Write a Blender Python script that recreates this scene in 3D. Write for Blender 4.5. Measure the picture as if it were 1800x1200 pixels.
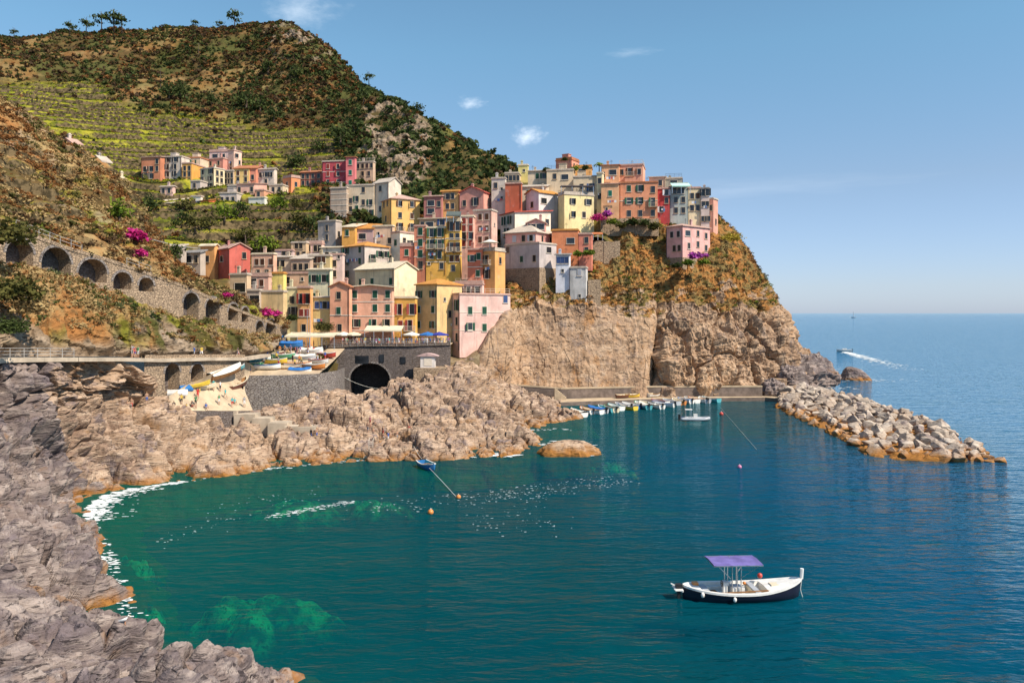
import bpy, bmesh, math, random
import numpy as np
from mathutils import Vector, Matrix
R = math.radians
random.seed(7)
rng = np.random.default_rng(7)
for o in list(bpy.data.objects): bpy.data.objects.remove(o)
sc = bpy.context.scene
C = sc.collection

# ------------------------------------------------------------------ camera
CAMZ, F = 20.0, 1400.0            # eye height above the sea; focal length in photo pixels
cam = bpy.data.cameras.new('camera'); co = bpy.data.objects.new('camera', cam); C.objects.link(co)
co.location = (0, 0, CAMZ); co.rotation_euler = (R(90), 0, 0)
cam.sensor_width = 36; cam.lens = 28; cam.shift_y = -50/1800
cam.clip_start = 0.5; cam.clip_end = 120000
sc.camera = co

# ------------------------------------------------------------------ sky and sun
SUN_AZ, SUN_EL = 124, 47          # degrees to the right of the view direction, above the horizon
w = bpy.data.worlds.new('World'); sc.world = w; w.use_nodes = True
nt = w.node_tree; nt.nodes.clear()
def N(t, tree=None, **kw):
    n = (tree or nt).nodes.new(t)
    for k, v in kw.items(): setattr(n, k, v)
    return n
sky = N('ShaderNodeTexSky'); sky.sky_type = 'NISHITA'; sky.sun_disc = False
sky.sun_elevation = R(SUN_EL); sky.sun_rotation = R(SUN_AZ)
sky.air_density = 1.0; sky.dust_density = 0.25; sky.ozone_density = 2.2; sky.altitude = 20
bg = N('ShaderNodeBackground'); bg.inputs[1].default_value = 0.142
wo = N('ShaderNodeOutputWorld')
# a few wisps of cloud, noise inside small regions of the sky
tc = N('ShaderNodeTexCoord')
def cloud(px, py, rx, ry, strength):
    d = Vector(((px-900)/F, 1, (550-py)/F)).normalized()
    sub = N('ShaderNodeVectorMath', operation='SUBTRACT'); sub.inputs[1].default_value = d
    nt.links.new(tc.outputs['Generated'], sub.inputs[0])
    mul = N('ShaderNodeVectorMath', operation='MULTIPLY'); mul.inputs[1].default_value = (F/rx, F/rx, F/ry)
    nt.links.new(sub.outputs[0], mul.inputs[0])
    ln = N('ShaderNodeVectorMath', operation='LENGTH'); nt.links.new(mul.outputs[0], ln.inputs[0])
    nz = N('ShaderNodeTexNoise'); nz.inputs['Scale'].default_value = 1.7; nz.inputs['Detail'].default_value = 6; nz.inputs['Roughness'].default_value = .62
    nt.links.new(mul.outputs[0], nz.inputs['Vector'])
    a = N('ShaderNodeMath', operation='MULTIPLY_ADD'); a.inputs[1].default_value = -0.55; 
    nt.links.new(ln.outputs['Value'], a.inputs[0]); nt.links.new(nz.outputs[0], a.inputs[2])
    mr = N('ShaderNodeMapRange'); mr.interpolation_type = 'SMOOTHSTEP'
    mr.inputs[1].default_value = 0.0; mr.inputs[2].default_value = 0.75; mr.inputs[4].default_value = strength
    nt.links.new(a.outputs[0], mr.inputs[0]); return mr.outputs[0]
acc = None
for args in [(928, 238, 36, 22, .55), (828, 181, 30, 13, .4), (528, 14, 80, 36, .3), (1110, 92, 55, 10, .12), (1320, 330, 300, 25, .08)]:
    o_ = cloud(*args)
    if acc is None: acc = o_
    else:
        ad = N('ShaderNodeMath', operation='MAXIMUM'); nt.links.new(acc, ad.inputs[0]); nt.links.new(o_, ad.inputs[1]); acc = ad.outputs[0]
tint = N('ShaderNodeMix', data_type='RGBA', blend_type='MULTIPLY'); tint.inputs[0].default_value = 1
zs = N('ShaderNodeSeparateXYZ'); nt.links.new(tc.outputs['Generated'], zs.inputs[0])
cr_ = N('ShaderNodeValToRGB'); el = cr_.color_ramp.elements
for k_, (p_, c_) in enumerate([(0, (.46,.57,.93)), (.031, (.52,.585,.83)), (.153, (.65,.66,.71)), (.31, (.69,.875,.84)), (.7, (.72,.9,.86))]):
    e_ = el[k_] if k_ < 2 else el.new(p_)
    e_.position = p_; e_.color = (*c_, 1)
nt.links.new(zs.outputs[2], cr_.inputs[0]); nt.links.new(cr_.outputs[0], tint.inputs[7])
nt.links.new(sky.outputs[0], tint.inputs[6])
mixc = N('ShaderNodeMix', data_type='RGBA'); mixc.inputs[7].default_value = (8.2, 8.6, 9.0, 1)
nt.links.new(acc, mixc.inputs[0]); nt.links.new(tint.outputs[2], mixc.inputs[6])
nt.links.new(mixc.outputs[2], bg.inputs[0]); nt.links.new(bg.outputs[0], wo.inputs[0])

sl = bpy.data.lights.new('sun', 'SUN'); so = bpy.data.objects.new('sun', sl); C.objects.link(so)
sl.energy = 5.0; sl.angle = R(0.5); sl.color = (1.0, 0.89, 0.74)
sd = Vector((math.sin(R(SUN_AZ))*math.cos(R(SUN_EL)), math.cos(R(SUN_AZ))*math.cos(R(SUN_EL)), math.sin(R(SUN_EL))))
so.rotation_euler = sd.to_track_quat('Z', 'Y').to_euler(); so.location = (60, -60, 150)
vs = sc.view_settings; vs.view_transform = 'Standard'; vs.look = 'None'; vs.exposure = 0.38; vs.gamma = 1.0
sc.cycles.max_bounces = 6; sc.cycles.transparent_max_bounces = 8; sc.cycles.diffuse_bounces = 2; sc.cycles.glossy_bounces = 3
sc.cycles.caustics_reflective = False; sc.cycles.caustics_refractive = False

# ------------------------------------------------------------------ helpers
def W(px, py, Y): return np.array([(px-900)/F*Y, Y, CAMZ-(py-550)/F*Y])
def WV(px, py, Y): return Vector(W(px, py, Y))
def proj(P):
    Y = np.maximum(P[..., 1], 1e-3)
    return 900+P[..., 0]/Y*F, 550-(P[..., 2]-CAMZ)/Y*F
def sea(px, py): return W(px, py, F*CAMZ/(py-550))

def setp(o, label=None, cat=None, group=None, kind=None):
    if label: o['label'] = label
    if cat: o['category'] = cat
    if group: o['group'] = group
    if kind: o['kind'] = kind
    return o
def empty(name, loc, rz=0, **kw):
    o = bpy.data.objects.new(name, None); C.objects.link(o); o.location = loc; o.rotation_euler = (0, 0, rz)
    o.empty_display_size = .3
    return setp(o, **kw)
def link(name, me, parent=None, loc=(0, 0, 0), rz=0, **kw):
    o = bpy.data.objects.new(name, me); C.objects.link(o); o.location = loc; o.rotation_euler = (0, 0, rz)
    if parent: o.parent = parent
    return setp(o, **kw)
def copy_tree(o, parent=None):
    c = o.copy(); C.objects.link(c)
    if parent: c.parent = parent
    for ch in o.children: copy_tree(ch, c)
    return c

class MB:
    """collects quads / boxes / tubes into one mesh"""
    def __init__(s): s.v = []; s.f = []; s.m = []; s.mi = 0; s.smooth = False; s.sm = []
    def mat(s, i): s.mi = i; return s
    def verts(s, vs): k = len(s.v); s.v.extend([tuple(map(float, q)) for q in vs]); return k
    def face(s, ids): s.f.append(tuple(ids)); s.m.append(s.mi); s.sm.append(s.smooth)
    def poly(s, pts): k = s.verts(pts); s.face(range(k, k+len(pts)))
    def box(s, x0, x1, y0, y1, z0, z1):
        k = s.verts([(x0,y0,z0),(x1,y0,z0),(x1,y1,z0),(x0,y1,z0),(x0,y0,z1),(x1,y0,z1),(x1,y1,z1),(x0,y1,z1)])
        for q in ((3,2,1,0),(4,5,6,7),(0,1,5,4),(1,2,6,5),(2,3,7,6),(3,0,4,7)): s.face([k+i for i in q])
        return s
    def bar(s, p, q, wx, wz=None):
        """box-section bar from p to q"""
        wz = wz or wx
        p, q = Vector(p), Vector(q); d = (q-p).normalized()
        up = Vector((0,0,1)) if abs(d.z) < .95 else Vector((1,0,0))
        sx = d.cross(up).normalized()*wx/2; sz = sx.cross(d).normalized()*wz/2
        k = s.verts([p-sx-sz,p+sx-sz,p+sx+sz,p-sx+sz,q-sx-sz,q+sx-sz,q+sx+sz,q-sx+sz])
        for a in ((0,1,2,3),(7,6,5,4),(4,5,1,0),(5,6,2,1),(6,7,3,2),(7,4,0,3)): s.face([k+i for i in a])
        return s
    def tube(s, pts, radii, n=6, cap=True):
        pts = [Vector(p) for p in pts]
        if not hasattr(radii, '__len__'): radii = [radii]*len(pts)
        ks = []
        for i, p in enumerate(pts):
            d = (pts[min(i+1, len(pts)-1)]-pts[max(i-1, 0)]).normalized()
            up = Vector((0,0,1)) if abs(d.z) < .9 else Vector((1,0,0))
            a = d.cross(up).normalized(); b = a.cross(d).normalized()
            ks.append(s.verts([p+(a*math.cos(2*math.pi*j/n)+b*math.sin(2*math.pi*j/n))*radii[i] for j in range(n)]))
        for i in range(len(pts)-1):
            for j in range(n): s.face([ks[i]+j, ks[i]+(j+1)%n, ks[i+1]+(j+1)%n, ks[i+1]+j])
        if cap: s.face([ks[0]+j for j in range(n-1, -1, -1)]); s.face([ks[-1]+j for j in range(n)])
        return s
    def loft(s, rings, close=False):
        """rings of equal-length point lists"""
        ks = [s.verts(r) for r in rings]; n = len(rings[0])
        for i in range(len(rings)-1):
            for j in range(n if close else n-1):
                s.face([ks[i]+j, ks[i]+(j+1)%n, ks[i+1]+(j+1)%n, ks[i+1]+j])
        return ks
    def mesh(s, name, mats):
        me = bpy.data.meshes.new(name); me.from_pydata(s.v, [], s.f)
        for m in (mats if isinstance(mats, (list, tuple)) else [mats]): me.materials.append(m)
        me.polygons.foreach_set('material_index', s.m)
        me.polygons.foreach_set('use_smooth', s.sm); me.update(); return me
    def build(s, name, mats, parent=None, loc=(0,0,0), rz=0, **kw):
        return link(name, s.mesh(name, mats), parent, loc, rz, **kw)

def npmesh(name, V, Fq, mats, mi=None, smooth=False, attrs=None):
    """mesh straight from numpy arrays of verts (n,3) and quads / tris (m,k)"""
    me = bpy.data.meshes.new(name); V = np.asarray(V, np.float32); Fq = np.asarray(Fq, np.int32); k = Fq.shape[1]
    me.vertices.add(len(V)); me.vertices.foreach_set('co', V.ravel())
    me.loops.add(Fq.size); me.loops.foreach_set('vertex_index', Fq.ravel())
    me.polygons.add(len(Fq)); me.polygons.foreach_set('loop_start', np.arange(0, Fq.size, k, dtype=np.int32))
    for m in (mats if isinstance(mats, (list, tuple)) else [mats]): me.materials.append(m)
    if mi is not None: me.polygons.foreach_set('material_index', np.asarray(mi, np.int32))
    me.polygons.foreach_set('use_smooth', np.full(len(Fq), smooth))
    for nm, a in (attrs or {}).items():
        at = me.attributes.new(nm, 'FLOAT', 'POINT'); at.data.foreach_set('value', np.asarray(a, np.float32).ravel())
    me.update(calc_edges=True); return me

# numpy value noise
def _h(ix, iy, iz):
    n = (ix.astype(np.int64)*73856093) ^ (iy.astype(np.int64)*19349663) ^ (iz.astype(np.int64)*83492791)
    n = (n & 0x7fffffff).astype(np.uint64)
    n = (n ^ (n >> np.uint64(13)))*np.uint64(1274126177) & np.uint64(0xffffffff)
    n = (n ^ (n >> np.uint64(16)))*np.uint64(2246822519) & np.uint64(0xffffffff)
    n = n ^ (n >> np.uint64(15))
    return (n & np.uint64(0xffffff)).astype(np.float64)/0xffffff
def vn(P):
    i = np.floor(P); f = P-i; u = f*f*f*(f*(f*6-15)+10)
    ix, iy, iz = i[..., 0], i[..., 1], i[..., 2]; r = 0
    for dx in (0, 1):
        wx = u[..., 0] if dx else 1-u[..., 0]
        for dy in (0, 1):
            wy = u[..., 1] if dy else 1-u[..., 1]
            for dz in (0, 1):
                wz = u[..., 2] if dz else 1-u[..., 2]
                r = r+_h(ix+dx, iy+dy, iz+dz)*wx*wy*wz
    return r
def fbm(P, octv=5, gain=.5, lac=2.03):
    r = 0; a = 1; t = 0; Q = np.array(P, float)
    for _ in range(octv): r = r+a*vn(Q); t += a; a *= gain; Q = Q*lac+13.7
    return r/t
def ridged(P, octv=5, gain=.5):
    r = 0; a = 1; t = 0; Q = np.array(P, float)
    for _ in range(octv): r = r+a*(1-np.abs(2*vn(Q)-1)); t += a; a *= gain; Q = Q*2.07+7.1
    return r/t
def sstep(a, b, x): t = np.clip((x-a)/(b-a), 0, 1); return t*t*(3-2*t)

def catmull(Cp, ts):
    """Cp (n, ...) control values at integer params, ts params"""
    n = len(Cp); i = np.clip(np.floor(ts).astype(int), 0, n-2); f = (ts-i)
    sh = (len(ts),)+(1,)*(Cp.ndim-1); f = f.reshape(sh)
    p1 = Cp[i]; p2 = Cp[i+1]
    p0 = np.where((i > 0).reshape(sh), Cp[np.maximum(i-1, 0)], 2*p1-p2); p3 = np.where((i < n-2).reshape(sh), Cp[np.minimum(i+2, n-1)], 2*p2-p1)
    t = .4
    m1 = (p2-p0)*t; m2 = (p3-p1)*t
    return (2*f**3-3*f**2+1)*p1+(f**3-2*f**2+f)*m1+(-2*f**3+3*f**2)*p2+(f**3-f**2)*m2

def grid_from(rows, nu, nv, du=None, dv=None):
    """rows: (R, K, 3) world control points -> (nv, nu, 3) smooth grid; du, dv: relative sample density per control span"""
    A = np.array(rows, float)
    def params(n, spans, d):
        d = np.ones(spans) if d is None else np.array(d, float)
        cum = np.concatenate([[0], np.cumsum(d)]); return np.interp(np.linspace(0, cum[-1], n), cum, np.arange(spans+1))
    tu = params(nu, A.shape[1]-1, du); tv = params(nv, A.shape[0]-1, dv)
    B = catmull(A, tv)                                  # (nv, K, 3)
    return np.swapaxes(catmull(np.swapaxes(B, 0, 1), tu), 0, 1)
def normals(P):
    du = np.gradient(P, axis=1); dv = np.gradient(P, axis=0); n = np.cross(du, dv)
    return n/np.maximum(np.linalg.norm(n, axis=-1, keepdims=True), 1e-9)
def blur(A, k=1, it=1):
    for _ in range(it):
        for ax in (0, 1):
            B = np.concatenate([np.take(A, [0]*k, ax), A, np.take(A, [-1]*k, ax)], ax)
            n = A.shape[ax]; A = sum(np.take(B, range(j, j+n), ax) for j in range(2*k+1))/(2*k+1)
    return A
def grid_mesh(name, P, mats, attrs=None, smooth=False, kind='structure', mi=None, flip=False, keep=None, **kw):
    nv, nu = P.shape[:2]; idx = np.arange(nu*nv).reshape(nv, nu)
    q = np.stack([idx[:-1, :-1], idx[:-1, 1:], idx[1:, 1:], idx[1:, :-1]], -1).reshape(-1, 4)
    if flip: q = q[:, ::-1]
    if keep is not None: q = q[keep.ravel()[q].all(1)]
    me = npmesh(name, P.reshape(-1, 3), q, mats, mi, smooth, attrs)
    return link(name, me, kind=kind, **kw)
def rows_w(rows): return [[W(*p) for p in r] for r in rows]

def worley(P):
    """nearest and second distance, a random number per cell and the vector to the nearest cell centre"""
    P = np.asarray(P, float); sh = P.shape[:-1]; Q = P.reshape(-1, 3); b = np.floor(Q); f1 = np.full(len(Q), 9.); f2 = f1.copy(); rid = np.zeros(len(Q)); vec = np.zeros_like(Q)
    for dx in (-1, 0, 1):
        for dy in (-1, 0, 1):
            for dz in (-1, 0, 1):
                c = b+np.array([dx, dy, dz]); h1 = _h(c[:, 0], c[:, 1], c[:, 2]); h2 = _h(c[:, 0]+57, c[:, 1]+11, c[:, 2]-31); h3 = _h(c[:, 0]-19, c[:, 1]+83, c[:, 2]+5)
                v = c+np.stack([h1, h2, h3], -1)*.9+.05-Q; dd = np.sqrt((v*v).sum(1)); m = dd < f1
                f2 = np.where(m, f1, np.minimum(f2, dd)); rid = np.where(m, (h1*7.31+h2*3.17+h3) % 1, rid); vec = np.where(m[:, None], v, vec); f1 = np.where(m, dd, f1)
    return f1.reshape(sh), f2.reshape(sh), rid.reshape(sh), vec.reshape(P.shape)
STR = Vector((-.42, .25, .87)).normalized()             # normal of the rock beds
def rock_disp(P, amp, size, strat=.25, thick=1.1):
    q = P@np.array(STR)
    wv = fbm(P/5.0, 3)
    big = ridged(P/size, 3, .5)-.5
    mid = ridged(P/(size*.32)+31, 4, .55)-.5
    t = q/thick+2.2*wv; fr = t-np.floor(t); lay = np.where(fr < .75, fr/.75, (1-fr)/.25)*(.4+.9*vn(np.floor(t)[..., None]*np.array([3.1, 1.7, 2.3])+P/9.0))
    blk = vn(np.floor(P@np.array([[.9, .1, -.3], [-.2, .8, .4], [.35, -.3, .85]])/(size*.22)+.35*fbm(P/1.5, 2)[..., None])*1.37)-.5
    return amp*(.95*big+.75*mid+.35*blk)+strat*thick*lay
# ------------------------------------------------------------------ materials
MATS = {}
class NT:
    def __init__(s, name):
        s.m = bpy.data.materials.new(name); s.m.use_nodes = True; s.t = s.m.node_tree; s.t.nodes.clear()
        s.out = s.n('ShaderNodeOutputMaterial'); s.pos = None
    def n(s, t, **kw):
        x = s.t.nodes.new(t)
        for k, v in kw.items(): setattr(x, k, v)
        return x
    def l(s, a, b): s.t.links.new(a, b)
    def position(s, scale=(1,1,1), rot=(0,0,0), obj=False):
        if obj: src = s.n('ShaderNodeTexCoord').outputs['Object']
        else:
            if s.pos is None: s.pos = s.n('ShaderNodeNewGeometry').outputs['Position']
            src = s.pos
        if scale == (1,1,1) and rot == (0,0,0): return src
        mp = s.n('ShaderNodeMapping'); mp.inputs['Scale'].default_value = scale; mp.inputs['Rotation'].default_value = rot
        s.l(src, mp.inputs[0]); return mp.outputs[0]
    def noise(s, scale, detail=4, rough=.55, vec=None, dist=0):
        x = s.n('ShaderNodeTexNoise'); x.inputs['Scale'].default_value = scale; x.inputs['Detail'].default_value = detail
        x.inputs['Roughness'].default_value = rough; x.inputs['Distortion'].default_value = dist
        s.l(vec if vec is not None else s.position(), x.inputs['Vector']); return x.outputs[0]
    def rng(s, src, a, b, lo=0, hi=1, smooth=True):
        x = s.n('ShaderNodeMapRange'); x.interpolation_type = 'SMOOTHSTEP' if smooth else 'LINEAR'
        for i, v in zip((1,2,3,4), (a,b,lo,hi)): x.inputs[i].default_value = v
        s.l(src, x.inputs[0]); return x.outputs[0]
    def mix(s, fac, a, b, mode='MIX'):
        x = s.n('ShaderNodeMix', data_type='RGBA', blend_type=mode)
        for i, v in ((0, fac), (6, a), (7, b)):
            if isinstance(v, (tuple, list)): x.inputs[i].default_value = (*v[:3], 1)
            elif isinstance(v, (int, float)): x.inputs[i].default_value = v
            else: s.l(v, x.inputs[i])
        return x.outputs[2]
    def math(s, op, a, b=None, clamp=False):
        x = s.n('ShaderNodeMath', operation=op); x.use_clamp = clamp
        for i, v in ((0, a), (1, b)):
            if v is None: continue
            if isinstance(v, (int, float)): x.inputs[i].default_value = v
            else: s.l(v, x.inputs[i])
        return x.outputs[0]
    def attr(s, name): return s.n('ShaderNodeAttribute', attribute_name=name).outputs['Fac']
    def sep(s, v, i):
        x = s.n('ShaderNodeSeparateXYZ'); s.l(v, x.inputs[0]); return x.outputs[i]
    def bump(s, h, strength=.5, dist=.1):
        b = s.n('ShaderNodeBump'); b.inputs['Strength'].default_value = strength; b.inputs['Distance'].default_value = dist
        s.l(h, b.inputs['Height']); return b.outputs[0]
    def bsdf(s, col, rough=.85, normal=None, metal=0, spec=.3):
        p = s.n('ShaderNodeBsdfPrincipled'); p.inputs['Roughness'].default_value = rough; p.inputs['Metallic'].default_value = metal
        p.inputs['Specular IOR Level'].default_value = spec
        if isinstance(col, (tuple, list)): p.inputs['Base Color'].default_value = (*col[:3], 1)
        else: s.l(col, p.inputs['Base Color'])
        if normal is not None: s.l(normal, p.inputs['Normal'])
        s.l(p.outputs[0], s.out.inputs[0]); return p

def rock_mat(name, c1, c2, c3, dark, algae=True, alg_h=1.3):
    if name in MATS: return MATS[name]
    n = NT(name)
    st = n.position((.35, .35, 1.9), (R(16), R(-24), 0))
    a = n.noise(.09, 5, .6); b = n.noise(.9, 6, .65, st, .6); c = n.noise(3.2, 6, .7, st)
    col = n.mix(n.rng(a, .4, .62), c1, c2)
    col = n.mix(n.rng(b, .42, .68), col, c3)
    pat = n.noise(.35, 5, .65)
    col = n.mix(n.rng(pat, .52, .66, 0, .8), col, (0.19, 0.15, 0.155))
    col = n.mix(n.rng(n.noise(.22, 4, .6, n.position((1,1,1),(1.1,.4,2))), .58, .72, 0, .7), col, (0.30, 0.155, 0.06))
    vo = n.n('ShaderNodeTexVoronoi', feature='DISTANCE_TO_EDGE'); vo.inputs['Scale'].default_value = .8
    wp = n.n('ShaderNodeVectorMath', operation='ADD'); n.l(st, wp.inputs[0])
    nv_ = n.n('ShaderNodeTexNoise'); nv_.inputs['Scale'].default_value = 1.4; nv_.inputs['Detail'].default_value = 3; n.l(st, nv_.inputs['Vector']); n.l(nv_.outputs[1], wp.inputs[1])
    n.l(wp.outputs[0], vo.inputs['Vector'])
    crack = n.math('MULTIPLY', n.rng(vo.outputs['Distance'], .0, .07, .8, 0), n.rng(n.noise(.5, 4, .6), .5, .62))
    col = n.mix(crack, col, dark)
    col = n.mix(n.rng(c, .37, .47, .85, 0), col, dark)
    col = n.mix(n.rng(n.noise(9, 4, .7), .6, .75, 0, .45), col, (.5, .45, .4))
    if algae:
        z = n.sep(n.position(), 2)
        zz = n.math('ADD', z, n.math('MULTIPLY', n.noise(.6, 5, .6), -2.2))
        zz = n.math('ADD', zz, n.math('MULTIPLY', n.noise(.07, 2, .5), -1.6))
        alg = n.mix(n.noise(1.5, 4), (0.42, 0.19, 0.03), (0.22, 0.085, 0.03))
        col = n.mix(n.rng(zz, alg_h-2.6, alg_h-1.5, .93, 0), col, alg)
        under = n.mix(n.noise(.8, 5, .7), (0.02, 0.13, 0.05), (0.10, 0.17, 0.04))
        col = n.mix(n.rng(z, -1.1, -.15, 1, 0), col, under)
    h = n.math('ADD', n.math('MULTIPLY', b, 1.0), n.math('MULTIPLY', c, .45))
    h = n.math('SUBTRACT', h, n.math('MULTIPLY', crack, .35))
    n.bsdf(col, .9, n.bump(h, .9, .35), spec=.15)
    MATS[name] = n.m; return n.m

ROCK_SHORE = rock_mat('shore_rock', (.42,.285,.19), (.27,.18,.13), (.54,.40,.29), (.05,.033,.025), True, .55)
ROCK_GREY = rock_mat('grey_rock', (.235,.178,.155), (.125,.10,.104), (.40,.325,.285), (.03,.024,.026), True, .6)
ROCK_CLIFF = rock_mat('cliff_rock', (.43,.30,.205), (.36,.24,.165), (.47,.35,.25), (.08,.055,.04), True, .9)

def simple(name, col, rough=.7, var=.25, scale=2.0, bump=0, metal=0, spec=.3, obj=False):
    if name in MATS: return MATS[name]
    n = NT(name); v = n.position(obj=obj)
    a = n.noise(scale, 5, .6, v)
    c = n.mix(n.rng(a, .3, .7), tuple(x*(1-var) for x in col), tuple(min(1, x*(1+var*.6)) for x in col))
    n.bsdf(c, rough, n.bump(a, .4, bump) if bump else None, metal, spec)
    MATS[name] = n.m; return n.m

def plaster(col):
    key = 'plaster_%02d_%02d_%02d' % tuple(int(x*99) for x in col)
    if key in MATS: return MATS[key]
    n = NT(key)
    a = n.noise(.35, 5, .65); st = n.noise(.9, 5, .7, n.position((1, 1, .12))); f = n.noise(6, 3)
    c = n.mix(n.rng(a, .3, .7), tuple(x*.80 for x in col), tuple(min(.9, x*1.10+.01) for x in col))
    grime = tuple(.35*x+.06 for x in col)
    c = n.mix(n.rng(st, .52, .74, 0, .7), c, grime)
    c = n.mix(n.rng(n.noise(.55, 5, .7), .6, .68, 0, .5), c, tuple(.55*x+.20 for x in col))
    n.bsdf(c, .92, n.bump(f, .3, .03), spec=.15)
    MATS[key] = n.m; return n.m

def stone(name, c1, c2, sc_=1.0, mort=(.12,.09,.07)):
    if name in MATS: return MATS[name]
    n = NT(name)
    vec = n.position((1, 1, 1.7))
    vo = n.n('ShaderNodeTexVoronoi'); vo.inputs['Scale'].default_value = 2.1*sc_; n.l(vec, vo.inputs['Vector'])
    ve = n.n('ShaderNodeTexVoronoi', feature='DISTANCE_TO_EDGE'); ve.inputs['Scale'].default_value = 2.1*sc_; n.l(vec, ve.inputs['Vector'])
    cr = n.n('ShaderNodeSeparateColor'); n.l(vo.outputs['Color'], cr.inputs[0])
    c = n.mix(cr.outputs[0], c1, c2)
    c = n.mix(n.rng(n.noise(.3, 5, .65), .5, .75, 0, .6), c, tuple(x*.5 for x in c1))
    e = n.rng(ve.outputs['Distance'], 0, .12, 1, 0)
    c = n.mix(n.math('MULTIPLY', e, .8), c, mort)
    n.bsdf(c, .93, n.bump(n.math('SUBTRACT', cr.outputs[1], e), .7, .12), spec=.12)
    MATS[name] = n.m; return n.m
STONE = stone('rubble_stone', (.48,.35,.235), (.34,.25,.17))
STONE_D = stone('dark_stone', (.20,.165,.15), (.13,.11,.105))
STONE_G = stone('grey_stone', (.33,.29,.26), (.23,.20,.19), .9)
CONC = simple('concrete', (.50,.41,.31), .9, .25, .5, .05)
PALEC = simple('pale_concrete', (.50,.385,.26), .9, .2, .6, .03)

def leaf_mat(name, c1, c2, c3=None, sc_=.35, trans=.25):
    if name in MATS: return MATS[name]
    n = NT(name); at = n.attr('tone')
    c = n.mix(n.rng(at, .1, .9), c1, c2)
    if c3: c = n.mix(n.rng(n.noise(sc_, 3), .5, .66), c, c3)
    p = n.bsdf(c, .8, spec=.15)
    t = n.n('ShaderNodeBsdfTranslucent'); n.l(c, t.inputs[0])
    mx = n.n('ShaderNodeMixShader'); mx.inputs[0].default_value = trans
    n.l(p.outputs[0], mx.inputs[1]); n.l(t.outputs[0], mx.inputs[2]); n.l(mx.outputs[0], n.out.inputs[0])
    MATS[name] = n.m; return n.m
LEAF_DARK = leaf_mat('dark_leaves', (.034,.050,.015), (.085,.11,.03))
LEAF_OLIVE = leaf_mat('olive_leaves', (.06,.06,.018), (.13,.12,.032))
LEAF_VINE = leaf_mat('vine_leaves', (.18,.20,.014), (.38,.35,.03))
LEAF_RUST = leaf_mat('rusty_leaves', (.14,.062,.022), (.30,.135,.045))
LEAF_BROWN = leaf_mat('brown_scrub', (.055,.034,.018), (.12,.07,.034))
LEAF_STRAW = leaf_mat('straw_grass', (.30,.20,.09), (.46,.33,.15))
LEAF_FRESH = leaf_mat('fresh_leaves', (.07,.12,.012), (.19,.24,.03))
LEAF_GOLD = leaf_mat('golden_leaves', (.32,.25,.03), (.50,.40,.07))
LEAF_MAG = leaf_mat('magenta_blossom', (.42,.015,.13), (.62,.05,.28))
LEAF_PURP = leaf_mat('purple_blossom', (.30,.03,.28), (.50,.13,.42))
LEAF_AGAVE = leaf_mat('agave_leaves', (.16,.19,.08), (.38,.38,.18))
BARK = simple('bark', (.13,.095,.07), .9, .35, 5, .05)

def hill_mat():
    n = NT('hillside')
    a = n.noise(.035, 5, .6); b = n.noise(.16, 6, .65); c = n.noise(.8, 5, .7); d = n.noise(.25, 5, .7, n.position((.7,.7,2.2),(R(16),R(-24),0)))
    col = n.mix(n.rng(b, .38, .62), (.070,.047,.020), (.13,.080,.030))
    col = n.mix(n.rng(a, .40, .58), col, (.085,.085,.025))
    col = n.mix(n.rng(c, .52, .7, 0, .7), col, (.055,.045,.022))
    gr = n.mix(n.rng(b, .35, .65), (.15,.17,.012), (.36,.32,.035)); gr = n.mix(n.rng(c, .5, .66), gr, (.06,.065,.015))
    col = n.mix(n.attr('green'), col, gr)
    dry = n.mix(n.rng(b, .4, .62), (.33,.15,.05), (.34,.24,.11)); dry = n.mix(n.rng(c, .5, .68, 0, .8), dry, (.12,.07,.03))
    col = n.mix(n.attr('dry'), col, dry)
    rk = n.mix(n.rng(d, .4, .62), (.22,.155,.10), (.35,.27,.195)); rk = n.mix(n.rng(n.noise(1.1,5,.7,n.position((.7,.7,2.2),(R(16),R(-24),0))), .5, .64), rk, (.075,.055,.04))
    col = n.mix(n.attr('rock'), col, rk)
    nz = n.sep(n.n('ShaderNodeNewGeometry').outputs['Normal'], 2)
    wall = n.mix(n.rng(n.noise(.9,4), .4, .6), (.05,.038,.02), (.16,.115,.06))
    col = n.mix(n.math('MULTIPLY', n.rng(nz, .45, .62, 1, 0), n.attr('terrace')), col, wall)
    n.bsdf(col, .95, n.bump(n.math('ADD', c, d), .6, .5), spec=.1)
    return n.m
HILL = hill_mat()

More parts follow.
